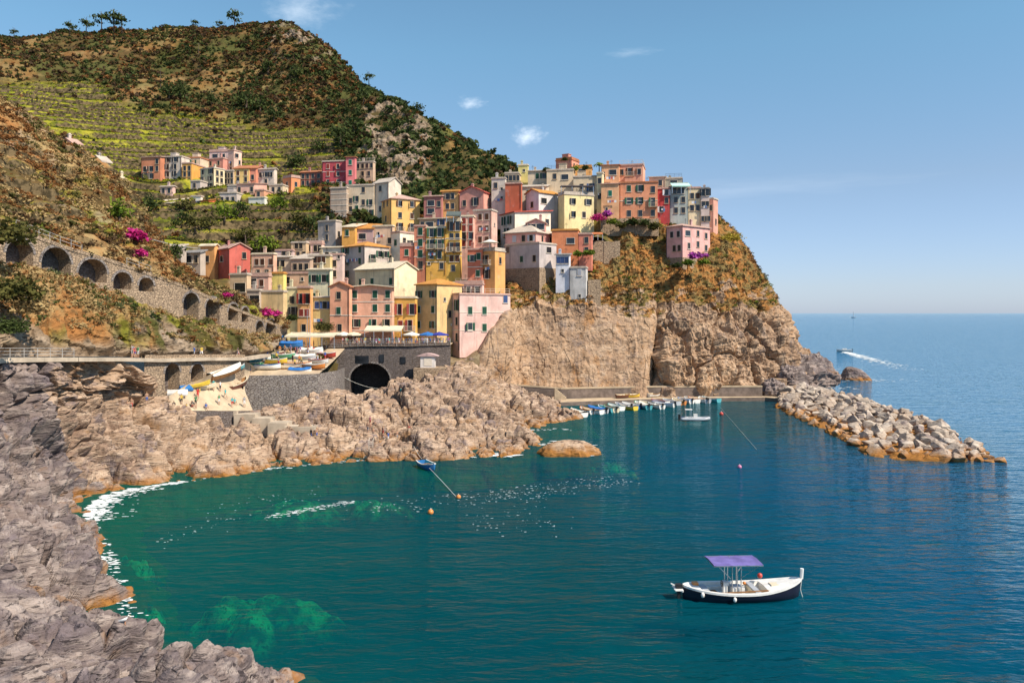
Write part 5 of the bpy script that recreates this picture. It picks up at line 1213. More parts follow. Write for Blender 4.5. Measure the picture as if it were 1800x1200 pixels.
def pick(D, n, weight):
    P = D['P']; a = np.linalg.norm(np.cross(P[1:, :-1]-P[:-1, :-1], P[:-1, 1:]-P[:-1, :-1]), axis=-1)
    wgt = a*weight[:-1, :-1]; wgt = wgt.ravel()/wgt.sum(); k = rng.choice(len(wgt), n, p=wgt)
    i, j = np.unravel_index(k, a.shape); f, g = rng.random((n, 1)), rng.random((n, 1))
    pts = P[i, j]*(1-f)*(1-g)+P[i+1, j]*f*(1-g)+P[i, j+1]*(1-f)*g+P[i+1, j+1]*f*g
    return pts, D['px'][i, j], D['py'][i, j], i, j
PX, PY = MT['px'], MT['py']
front = (np.arange(PX.shape[0]) < PX.shape[0]*.972)[:, None]
inview = (PX > -160)*(PX < 960)*front
# scrub on the mountain
wgt = inview*(1-.97*MT['terr'])*(1-.8*MT['rock'])*(.42+sstep(.38, .6, fbm(MT['P']/17+6, 4))*1.2)
pts, qx, qy, i, j = pick(MT, 17000, wgt)
rightslope = sstep(560, 680, qx+40*rng.normal(size=len(qx))); nz = fbm(pts/22+3, 3)
mi = np.where(rng.random(len(pts)) < .25+.6*rightslope+.8*(nz-.5), 0, np.where(rng.random(len(pts)) < .45, 1, np.where(rng.random(len(pts)) < .55, 2, 3)))
rad = (.7+1.3*rng.random(len(pts))**2)*(1+.35*rightslope)
scatter('hillside_scrub', pts, rad, mi, [LEAF_DARK, LEAF_BROWN, LEAF_OLIVE, LEAF_RUST], T_S, 'brown and green scrub covering the mountain above the village', 'scrub')
# vine rows on the terraces
wgt = inview*sstep(.5, .8, MT['terr'])*(.45+sstep(.3, .45, fbm(MT['P']/15+3, 3)))*(MT['fr'] < .55)
pts, qx, qy, i, j = pick(MT, 26000, wgt)
mi = np.where(rng.random(len(pts)) < .72, 0, np.where(rng.random(len(pts)) < .6, 1, 2)); mi = np.where(fbm(pts/16, 3) > .62, 3, mi)
scatter('vineyard_terraces', pts, .38+.5*rng.random(len(pts))**2, mi, [LEAF_VINE, LEAF_FRESH, LEAF_DARK, LEAF_OLIVE], T_V, 'bright green vines on the stone terraces', 'vineyard', .8+.4*rng.random(len(pts)))
# near slope, bank under the ramp, village gardens, promontory
def zone(D, n, wgt, probs, mats, rmin, rmax, name, label, temps=T_S, sq=None):
    pts, qx, qy, i, j = pick(D, n, wgt); mi = rng.choice(len(mats), n, p=np.array(probs)/sum(probs))
    nzz = np.clip(((fbm(pts/6+11, 3)-.5)*4+.5), 0, .999); mi = np.where(rng.random(n) < .6, (nzz*len(mats)).astype(int), mi)
    scatter(name, pts, rmin+(rmax-rmin)*rng.random(n)**2, mi, mats, temps, label, 'scrub', None if sq is None else np.full(n, sq))
PX, PY = NH['px'], NH['py']; fr_ = (np.arange(PX.shape[0]) < PX.shape[0]*.86)[:, None]
zone(NH, 3600, (PX > -200)*fr_*(.2+sstep(.4, .6, fbm(NH['P']/11+7, 4))), [4, 2.4, 1.2, 4, .7], [LEAF_RUST, LEAF_STRAW, LEAF_OLIVE, LEAF_STRAW, LEAF_BROWN], .3, 1.15, 'slope_scrub', 'rust and straw coloured scrub on the near left slope', T_N)
PX, PY = RB['px'], RB['py']; vr = np.arange(PX.shape[0])[:, None]/PX.shape[0]
zone(RB, 2300, (PX > -150)*sstep(.15, .4, vr)*(.2+sstep(.42, .58, fbm(RB['P']/7+5, 4))), [4, 2, .5, 2.5, 1], [LEAF_STRAW, LEAF_OLIVE, LEAF_DARK, LEAF_RUST, LEAF_STRAW], .25, .9, 'bank_scrub', 'dry scrub on the bank below the arched ramp', T_N)
PX, PY = VH['px'], VH['py']
zone(VH, 1500, (PX > 250)*(PX < 850)*(PY < 470)*(.15+sstep(.4, .55, fbm(VH['P']/9+5, 4)))*1.0, [3, 2, 2], [LEAF_FRESH, LEAF_OLIVE, LEAF_DARK], .4, 1.5, 'garden_scrub', 'green garden growth between the upper houses')
PX, PY = PRM['px'], PRM['py']; fr_ = (np.arange(PX.shape[0]) < PX.shape[0]*.90)[:, None]
zone(PRM, 5200, fr_*sstep(.3, .6, PRM['veg'])*(PX > 880)*(.15+sstep(.42, .58, fbm(PRM['P']/6+15, 4))), [3.2, 2.4, 2.4, 1.0, 1.6], [LEAF_RUST, LEAF_STRAW, LEAF_OLIVE, LEAF_FRESH, LEAF_BROWN], .22, .9, 'cliff_scrub', 'orange and olive scrub clinging to the promontory', T_N)

def seat(D, px, py):
    d = (D['px']-px)**2+(D['py']-py)**2; near = d < d.min()+9
    k = np.argmin(np.where(near, D['P'][..., 1], 1e9)); return D['P'].reshape(-1, 3)[k]
def crown_mesh(name, V, t, mat):
    return npmesh(name, V, np.arange(len(V)).reshape(-1, 4), mat, None, False, dict(tone=t))
TREEM = {}
def tree(kind, p, h, label, name='tree', group=None, mat=LEAF_DARK, wide=1.0):
    rz = rng.random()*6.28; root = empty(name, tuple(p), rz, label=label, cat='tree' if 'tree' in name or kind == 'pine' else 'bush')
    if group: root['group'] = group
    key = (kind, mat.name, int(rng.integers(0, 2)))
    if key not in TREEM:
        tb = MB(); tb.smooth = True
        if kind == 'pine':
            tb.tube([(0,0,-.5/6), (.01,0,.4), (.03,.02,.72), (.02,.03,.9)], [.028, .022, .014, .006], 6)
            for k in range(6):
                a_ = k*1.05; z = .55+.055*k; tb.tube([(.02,.01,z), (.16*math.cos(a_), .16*math.sin(a_), z+.10)], [.01, .004], 4)
            c1 = clump(150, 9, .11, .35); c2 = clump(70, 6, .11, .4)
            V = np.concatenate([c1[0]*[.40,.40,.46]+[0,0,.50], c2[0]*[.30,.30,.36]+[.10,-.04,.30]]); t = np.concatenate([c1[1], c2[1]])
        else:
            tb.tube([(0,0,-.1), (.02,.01,.18), (.01,-.02,.4), (.03,.02,.62)], [.045, .034, .024, .01], 6)
            for k in range(5):
                a_ = k*1.3+.4; z = .2+.06*k; tb.tube([(.015,0,z), (.2*math.cos(a_), .2*math.sin(a_), z+.2)], [.018, .006], 4)
            c1 = clump(260, 12, .10, .9); V = c1[0]*[.44,.44,.62]+[0,0,.22]; t = c1[1]
        TREEM[key] = (tb.mesh('trunk', BARK), crown_mesh('crown', V, t, mat))
    root.scale = (h*wide, h*wide, h)
    link('trunk', TREEM[key][0], root); link('crown', TREEM[key][1], root); return root
BUSHM = {}
def bush(p, r_, mat, label, name='bush', cat='bush', group=None, sq=.8):
    key = (mat.name, int(rng.integers(0, 3)), r_ > 1.9)
    if key not in BUSHM and r_ > 1.9:
        V, t = clump(900, 26, .075, .9); BUSHM[key] = crown_mesh('foliage', V, t, mat)
    if key not in BUSHM:
        V, t = clump(230, 12, .17, .9); V = np.concatenate([V, rot_quads(60, rng.normal(size=(60, 3))*[.3, .3, .2]+[0, 0, .4], .2)]); t = np.concatenate([t, np.repeat(rng.random(60)*.6, 4)]); BUSHM[key] = crown_mesh('foliage', V, t, mat)
    o = link(name, BUSHM[key], None, tuple(np.array(p)-[0, 0, .15*r_]), rng.random()*6.28, label=label, cat=cat, group=group); o.scale = (r_, r_, r_*sq); return o
# pines and trees standing out on the skyline
for (px, py, h, lab) in [(128,70,7,'small dark pine left of the skyline group'), (158,68,8,'leaning pine at the left edge of the skyline group'), (183,64,9,'round-topped pine in the skyline group'), (206,63,11,'tallest pine of the skyline group on the left ridge'), (219,63,9.5,'narrow pine right behind the tallest ridge pine'), (350,62,5,'lone small pine on the long flat ridge'), (392,60,5,'small dark tree just left of the lone umbrella pine'), (416,57,9.5,'lone umbrella pine standing clear on the ridge left of the peak'), (30,72,5,'low dark tree at the far left of the ridge'), (652,152,6,'bushy pine on the descending ridge right of the peak')]:
    tree('pine', seat(MT, px, py+1)+np.array([0, -2, 1.0]), h*1.25, lab, 'pine_tree', 'pines on the ridge', LEAF_DARK)
# dark trees on the slope
DT = [(297,183,9,'dark round tree at the left of the tree row above the terraces'), (318,180,8,'second dark tree of the row above the terraces'), (372,186,7,'low dark tree in the middle of the row above the terraces'), (432,186,11,'largest dark tree above the terraces under the peak'), (455,190,9,'dark tree right beside the largest one above the terraces'), (478,205,8,'dark tree at the right end of the row above the terraces'), (600,262,9,'dark tree at the right edge of the vine terraces'), (622,250,10,'tall dark tree on the wooded rib right of the terraces'), (668,300,7,'dark tree under the brown crag'), (560,262,6,'single dark bushy tree among the upper vines'), (520,290,8,'broad tree behind the big magenta-red building'), (590,300,7,'tree behind the pink corner tower'), (470,128,8,'tree clump just below the rocky peak'), (520,135,7,'dark tree on the shoulder below the peak'), (735,195,6,'dark tree on the crest right of the brown crag'), (690,250,8,'dark tree on the crag'), (640,180,8,'dark tree at the top of the crag')]
for (px, py, h, lab) in DT: tree('round', seat(MT, px, py), h, lab, 'dark_tree', 'dark trees on the mountain slope', LEAF_DARK, 1.15)
# trees and bushes near the houses
for (px, py, h, m, lab) in [(262,362,7,LEAF_DARK,'dark tree left of the pink and white cottage'), (322,362,6,LEAF_OLIVE,'olive tree beside the pink and white cottage'), (395,386,7,LEAF_FRESH,'fresh green tree below the vivid orange-red house'), (372,396,6,LEAF_OLIVE,'wide olive tree on the terrace below the upper hamlet'), (420,380,6,LEAF_DARK,'dark tree below the mauve-grey cottage'), (494,370,6,LEAF_FRESH,'bright tree below the beige arched house'), (520,372,5,LEAF_OLIVE,'low tree below the orange and lilac house'), (532,402,7,LEAF_OLIVE,'spreading tree left of the blank stone house'), (455,437,7,LEAF_FRESH,'bright green tree right of the red barn-like house'), (432,420,6,LEAF_OLIVE,'olive tree behind the red barn-like house'), (478,432,6,LEAF_FRESH,'small bright tree above the salmon three-door house'), (552,412,6,LEAF_DARK,'dark tree by the square grey-tan house'), (641,320,5,LEAF_FRESH,'tree growing in front of the beige wing'), (205,395,5,LEAF_FRESH,'green tree on the near slope beside the stone terraces'), (300,470,4,LEAF_DARK,'dark tree by the low sheds'), (345,405,6,LEAF_OLIVE,'olive tree on the lower terraces'), (318,395,6,LEAF_DARK,'dark tree on the left end of the lower terraces')]:
    D = MT if py < 440 and px > 255 else NH
    tree('round', seat(D, px, py), h, lab, 'tree', 'trees among the houses and gardens', m, 1.1)
for (px, py, Y, r_, m, lab, nm) in [
    (236,418,126,1.9,LEAF_MAG,'magenta bougainvillea beside the handrail on the near slope','bougainvillea'), (243,448,122,1.3,LEAF_MAG,'lower magenta bougainvillea on the near slope','bougainvillea'),
    (400,520,139,.9,LEAF_MAG,'small red-pink flowering bush near the head of the ramp','bougainvillea'), (470,552,155,1.6,LEAF_MAG,'magenta flowers on the wall where the ramp reaches the houses','bougainvillea'), (488,552,158,1.0,LEAF_MAG,'small magenta bush right of the flowers on the ramp wall','bougainvillea'),
    (1052,385,202,2.0,LEAF_MAG,'magenta bougainvillea below the rounded apricot house','bougainvillea'), (1068,378,203,1.7,LEAF_PURP,'purple bougainvillea joined to the magenta one under the apricot house','bougainvillea'), (1076,392,202,1.6,LEAF_FRESH,'green bush under the purple bougainvillea','bush'),
    (1222,452,194,1.7,LEAF_PURP,'lilac flowering bush below the detached pink house','bougainvillea'), (1240,450,195,1.0,LEAF_PURP,'small lilac flowers at the right corner of the detached pink house','bougainvillea'),
    (1210,464,193,1.6,LEAF_FRESH,'bright green garden bush under the detached pink house','bush'), (1238,462,194,1.5,LEAF_FRESH,'second green garden bush right of the lilac flowers','bush'), (1190,468,193,1.2,LEAF_DARK,'dark garden bush left under the detached pink house','bush'),
    (1268,425,210,2.6,LEAF_GOLD,'big yellow-green bush on the promontory corner','bush'), (1288,420,212,2.4,LEAF_GOLD,'yellow-green bush at the skyline of the promontory','bush'), (1280,445,209,2.4,LEAF_GOLD,'lower yellow-green bush at the promontory corner','bush'), (1296,452,211,1.6,LEAF_FRESH,'fresh green bush at the edge of the promontory','bush'),
    (1018,448,193,1.5,LEAF_FRESH,'green hedge on the terrace of the red-orange house','bush'), (1036,446,193,1.4,LEAF_FRESH,'green bush at the end of the red-orange house terrace','bush'), (1110,392,204,1.9,LEAF_DARK,'dark garden bush under the wide salmon-orange house','bush'), (1132,394,204,2.0,LEAF_DARK,'dark hedge bush below the crimson house','bush'), (1092,398,203,1.6,LEAF_OLIVE,'olive bush right of the bougainvillea','bush'), (1150,400,203,1.8,LEAF_OLIVE,'olive bush left of the detached pink house','bush'),
    (570,578,163,2.0,LEAF_OLIVE,'small olive tree crown left of the salmon tower house','bush'), (512,560,160,1.3,LEAF_DARK,'dark bush under the slim pale yellow house','bush'), (565,632,152,1.3,LEAF_OLIVE,'bush on the rocks beside the boat plaza','bush'),
    (12,420,92,3.4,LEAF_OLIVE,'large yellow-green bush at the left edge above the arches','bush'), (20,520,86,3.0,LEAF_OLIVE,'big olive bush at the left edge below the arches','bush'), (55,545,88,2.4,LEAF_STRAW,'straw coloured bush right of the big olive bush','bush'), (15,580,82,2.0,LEAF_DARK,'dark shrub at the left edge above the cliff path','bush'), (60,408,108,2.2,LEAF_FRESH,'green hedge bush above the first arches','bush'), (90,410,112,2.0,LEAF_OLIVE,'olive bush above the second arch','bush'), (245,465,124,1.5,LEAF_DARK,'dark round bush above the ramp wall','bush'), (268,560,117,1.3,LEAF_DARK,'dark bush on the bank near the tall arch','bush'), (1010,298,219,1.3,LEAF_FRESH,'roof garden plants on the orange-trimmed house','bush'), (1030,296,219,1.2,LEAF_DARK,'dark roof plants right of the salmon skyline house','bush'), (992,281,222,1.0,LEAF_DARK,'dark plants on the roof of the salmon skyline house','bush'), (960,300,220,1.3,LEAF_DARK,'dark tree top behind the beige skyline house','bush')]:
    bush(W(px, py, Y), r_, m, lab, nm, 'bougainvillea' if nm == 'bougainvillea' else 'bush', 'garden bushes' if nm == 'bush' else 'bougainvilleas')
# agaves and prickly plants on the bank
def agave(p, s, label, mat=LEAF_AGAVE, n=26, upright=.5):
    V = []; t = []
    for k in range(n):
        a_ = k*2.4; e = math.radians(20+60*(k/n)); L = s*(1.0-.3*k/n); d = np.array([math.cos(a_)*math.cos(e), math.sin(a_)*math.cos(e), math.sin(e)]); sd_ = np.array([-math.sin(a_), math.cos(a_), 0])*s*.09
        m = d*L*.5+[0, 0, .04]; tip = d*L+[0, 0, -.08*L]
        V += [-sd_*.6, sd_*.6, m+sd_, m-sd_, m-sd_, m+sd_, tip+sd_*.05, tip-sd_*.05]; t += [.3+.6*(k % 3)/3]*8
    o = link('agave', npmesh('agave', np.array(V), np.arange(len(V)).reshape(-1, 4), mat, None, False, dict(tone=np.array(t))), None, tuple(p), label=label, cat='agave', group='agaves on the bank'); return o
for (px, py, s, lab) in [(165,548,1.9,'large pale agave below the third arch'), (185,535,1.8,'yellowish agave beside the large pale one'), (205,548,1.7,'agave in front of the dark bank bush'), (225,535,1.5,'agave under the small fourth arch'), (190,562,1.5,'lowest agave of the bank cluster'), (95,500,1.5,'grey-green agave below the second arch'), (110,515,1.3,'small agave under the second arch'), (245,552,1.2,'small agave near the tall arches')]:
    agave(seat(RB, px, py), s, lab)
# date palm on the skyline roofs
pl = empty('palm_tree', W(1053, 300, 216), label='small palm rising over the roofs beside the balcony loggia house', cat='palm'); b = MB(); b.tube([(0,0,-2), (.05,0,.4), (.02,.04,1.2)], [.18, .15, .12], 6); b.build('trunk', BARK, pl)
V = []; t = []
for k in range(16):
    a_ = k*2.4; L = 1.9; pr = np.array([0, 0, 1.2])
    for s in range(5):
        f = (s+1)/5; e = .9-1.5*f*f*(.6+.4*(k % 3)/2); nx = np.array([0, 0, 1.2])+np.array([math.cos(a_)*L*f, math.sin(a_)*L*f, L*.42*math.sin(f*3.0)*(.6+.5*(k % 4)/3)]); sd_ = np.array([-math.sin(a_), math.cos(a_), 0])*.22*(1-.6*abs(f-.4))
        V += [pr-sd_, pr+sd_, nx+sd_*.8, nx-sd_*.8]; t += [.2+.6*f]*4; pr = nx
link('crown', npmesh('crown', np.array(V), np.arange(len(V)).reshape(-1, 4), LEAF_FRESH, None, False, dict(tone=np.array(t))), pl)
# ------------------------------------------------------------------ breakwater boulders
BOULD = rock_mat('breakwater_stone', (.50,.405,.32), (.38,.29,.22), (.60,.51,.42), (.16,.12,.10), True, .8)
def boulder_mesh(seed, n=15):
    r_ = random.Random(seed); bm = bmesh.new()
    for _ in range(n):
        v = Vector((r_.gauss(0,1), r_.gauss(0,1), r_.gauss(0,1))).normalized(); v = Vector((v.x*r_.uniform(.85,1.15), v.y*r_.uniform(.75,1), v.z*r_.uniform(.6,.85))); bm.verts.new(v)
    bmesh.ops.convex_hull(bm, input=bm.verts); 
    for v in [v for v in bm.verts if not v.link_faces]: bm.verts.remove(v)
    bmesh.ops.bevel(bm, geom=bm.edges[:], offset=.035, segments=1, affect='EDGES')
    bmesh.ops.recalc_face_normals(bm, faces=bm.faces)
    me = bpy.data.meshes.new('boulder'); bm.to_mesh(me); bm.free(); me.materials.append(BOULD); return me
BM_ = [boulder_mesh(s) for s in range(9)]
inner = np.array([sea(1362, 716), sea(1400, 733), sea(1468, 766), sea(1535, 800), sea(1640, 811), sea(1748, 812)])
crest = np.array([W(1388, 668, 190), W(1430, 676, 182), W(1500, 692, 163), W(1600, 722, 138.5), W(1690, 766, 116), W(1742, 800, 106.5)])
outer = 2*crest-inner; outer[:, 2] = -1; outer[:, 1] = crest[:, 1]+(crest[:, 1]-inner[:, 1])*.45; outer[:, 0] = crest[:, 0]+(crest[:, 0]-inner[:, 0])*.45+4
inn = inner.copy(); inn[:, 2] = -1.2
P = grid_from([list(inn), list(inner+np.array([.5, .8, .2])), list(crest-np.array([0, 0, 2.2])), list(outer)], 120, 60); P[..., 2] += (fbm(P/1.5, 3)-.5)*1.5
grid_mesh('breakwater_core', P, rock_mat('rubble_core', (.17,.13,.10), (.13,.10,.085), (.2,.16,.12), (.04,.03,.025)), kind='structure')
rr = random.Random(11); placed = []; tries = 0
while len(placed) < 296 and tries < 20000:
    tries += 1
    s = rr.random()*5; t = rr.random()**.9*1.35; k = min(4, int(s)); f = s-k
    a = inner[k]*(1-f)+inner[k+1]*f; c = crest[k]*(1-f)+crest[k+1]*f; e = outer[k]*(1-f)+outer[k+1]*f
    p = a*(1-t)+c*t if t < 1 else c*(1-(t-1))+e*(t-1)
    z = (c[2]-1.5)*(1-abs(1-t)**1.5)+.15; r_ = rr.uniform(.65, 1.75)*(1.35 if rr.random() < .18 else 1)
    q = np.array([p[0], p[1], z])
    if any((q[0]-o_[0])**2+(q[1]-o_[1])**2+(q[2]-o_[2])**2 < (.56*(r_+o_[3]))**2 for o_ in placed): continue
    placed.append((*q, r_))
for i, (x, y, z, r_) in enumerate(placed):
    big = 'large ' if r_ > 1.7 else ('small ' if r_ < .95 else '')
    lab = big+('orange-stained boulder at the inner waterline of the breakwater' if z < .9 else ('pale boulder on the crest of the breakwater' if z > 2.0 else 'pale boulder on the flank of the breakwater'))
    o = link('boulder', BM_[i % 9], None, (x, y, z), 0, label=lab, cat='boulder', group='boulders of the breakwater')
    o.rotation_euler = (rr.uniform(-.5, .5), rr.uniform(-.5, .5), rr.uniform(0, 6.28)); o.scale = (r_, r_*rr.uniform(.8, 1.05), r_*rr.uniform(.75, 1))
# broken rocks between the promontory and the breakwater
for (px, py, Y, r_, lab) in [(1404,664,203,5.5,'grey crag at the seaward foot of the promontory'), (1428,655,215,4.5,'second grey crag stepping out from the promontory foot'), (1385,676,194,4.0,'dark rock at the join of the quay and the breakwater'), (1448,668,206,3.2,'low grey rock beyond the promontory foot'), (1358,690,186,2.6,'brown rock by the end of the lower quay')]:
    c = W(px, py, Y); n = 46; U, Vv = np.meshgrid(np.linspace(0, 2*np.pi, n), np.linspace(0, 1, 24))
    Q = np.stack([r_*np.cos(U)*np.sin(Vv*np.pi*.62), r_*np.sin(U)*np.sin(Vv*np.pi*.62), r_*.95*np.cos(Vv*np.pi*.62)], -1); S_ = Q+px
    dd = (ridged(S_/(r_*.55), 4)-.5)*r_*.75+(ridged(S_/(r_*.2), 4)-.5)*r_*.3; dd[:, -1] = dd[:, 0]
    Q = Q*(1+dd/r_)[..., None]; o = grid_mesh('crag', Q, ROCK_GREY, kind=None, flip=True, label=lab, cat='rock'); o.location = tuple(c)

# ------------------------------------------------------------------ boats
def paint(name, col, rough=.35): return simple(name, col, rough, .12, 1.5, spec=.5)
BW = paint('boat_white', (.78,.76,.72)); BNAVY = paint('boat_navy', (.014,.014,.030)); BBLUE = paint('boat_blue', (.03,.16,.40)); BTEAL = paint('boat_teal', (.10,.38,.42)); BRED = paint('boat_red', (.5,.06,.04)); BYEL = paint('boat_yellow', (.72,.50,.06)); BORG = paint('boat_orange', (.70,.25,.06)); BGRN = paint('boat_green', (.08,.30,.16)); BWOOD = simple('varnished_wood', (.30,.15,.06), .45, .35, 3); BGREY = paint('boat_grey', (.42,.44,.47)); BCRM = paint('boat_cream', (.72,.62,.44)); BBROWN = paint('boat_brown', (.14,.05,.035)); BBLACK = simple('black_rubber', (.02,.02,.022), .5, .2)
STEEL = simple('steel', (.65,.65,.66), .3, .1, 3, metal=.9)
TARP = simple('purple_tarpaulin', (.16,.13,.36), .75, .22, 1.6, .03); TBLUE = simple('blue_tarpaulin', (.03,.16,.46), .7, .25, 1.5, .04); TWHITE = simple('white_tarpaulin', (.74,.70,.62), .75, .15, 1.5, .04)
def hull_parts(L, B, D, draft, bow=.35, stern=.25, transom=True, n=22):
    """hull skin, gunwale and inside of an open boat: x from stern to bow, z=0 the waterline"""
    def half(t): return (B/2)*((1-max(0, (t-.5)/.5)**2.3)**.85 if t > .5 else ((.80+.20*math.sin(math.pi*t)) if transom else (1-((.5-t)/.5)**2.6)**.85))
    def sheer(t): return D+bow*max(0, (t-.45)/.55)**2+stern*max(0, (.45-t)/.45)**2
    out, inn, gun = MB(), MB(), MB(); out.smooth = inn.smooth = True
    RO, RI = [], []
    for i in range(n+1):
        t = i/n; t = min(max(t, .004), .996); x = -L/2+t*L; h = max(half(t), .015); z = sheer(t); kd = -draft*(1-max(0, (t-.75)/.25)**2)
        if not transom: kd *= (1-max(0, (.2-t)/.2)**2)
        ring = []
        for s in (-1, 1):
            pr = [(h, z), (h*.97, z*.62), (h*.88, z*.22), (h*.66, kd*.45), (h*.3, kd*.9)]
            ring.append([(x+(.10*L*max(0, t-.8) if False else 0), s*y, zz) for y, zz in pr])
        RO.append(ring[0]+[(x, 0, kd)]+ring[1][::-1])
        hi = max(h-.09, .01); fl = max(z*.28, .02)
        RI.append([(x, -hi, z), (x, -hi*.93, z*.6), (x, -hi*.72, fl), (x, 0, fl-.03), (x, hi*.72, fl), (x, hi*.93, z*.6), (x, hi, z)])
    out.loft(RO); inn.loft([r_[::-1] for r_ in RI])
    if transom: out.poly(RO[0][::-1])
    for i in range(n):
        for s, k, j in ((-1, 0, 0), (1, -1, -1)):
            a, b = RO[i][k], RO[i+1][k]; c, d = RI[i+1][j], RI[i][j]
            up = [(p[0], p[1], p[2]+.05) for p in (a, b, c, d)]
            a2 = [(a[0], a[1]+s*.05, a[2]-.06), (b[0], b[1]+s*.05, b[2]-.06)]; u2 = [(up[0][0], up[0][1]+s*.05, up[0][2]), (up[1][0], up[1][1]+s*.05, up[1][2])]
            gun.poly([u2[0], u2[1], up[2], up[3]] if s < 0 else [up[3], up[2], u2[1], u2[0]]); gun.poly([a2[0], a2[1], u2[1], u2[0]] if s < 0 else [u2[0], u2[1], a2[1], a2[0]]); gun.poly([up[3], up[2], c, d] if s < 0 else [d, c, up[2], up[3]])
    return out, inn, gun, half, sheer
BOATM = {}
def surf0(P, px, py):
    X, Yp = proj(P); k = np.argmin((X-px)**2+(Yp-py)**2); return P.reshape(-1, 3)[k]
def boat(name, label, p, rz, L, B, D, hullm, inm, gunm, thwarts=(.3, .55), motor=False, cover=None, cat='boat', group=None, draft=.2, tilt=(0, 0), bow=.3, transom=True, extra=None):
    root = empty(name, tuple(p), rz, label=label, cat=cat); root.rotation_euler = (tilt[0], tilt[1], rz)
    if group: root['group'] = group
    key = (L, B, D, draft, bow, transom)
    if key not in BOATM: BOATM[key] = hull_parts(L, B, D, draft, bow, .1, transom)
    o, i, g, half, sheer = BOATM[key]
    o.build('hull', hullm, root); i.build('inside', inm, root); g.build('gunwale', gunm, root)
    for t in thwarts:
        m = MB(); h = half(t)*.93; z = sheer(t)*.72; m.box(-L/2+t*L-.14, -L/2+t*L+.14, -h, h, z-.05, z); m.build('thwart', BWOOD if inm is not BW else BCRM, root)
    if motor:
        m = MB(); m.box(-L/2-.38, -L/2-.02, -.16, .16, D+.05, D+.5); m.box(-L/2-.26, -L/2-.12, -.07, .07, -.35, D+.05); m.box(-L/2-.36, -L/2-.06, -.12, .12, -.42, -.351); m.build('outboard_motor', BBLACK, root)
    if cover is not None:
        m = MB(); m.smooth = True; R_ = []
        for k in range(15):
            t = .02+.96*k/14; x = -L/2+t*L; h = half(t)+.07; z = sheer(t)
            R_.append([(x, -h, z-.15), (x, -h, z+.07), (x, -h*.5, z+.22+.06*math.sin(k*1.9)), (x, 0, z+.34+.05*math.sin(k*1.3)), (x, h*.5, z+.22+.05*math.sin(k*2.3)), (x, h, z+.07), (x, h, z-.15)])
        m.loft([r_[::-1] for r_ in R_]); m.build('boat_cover', cover, root)
    return root
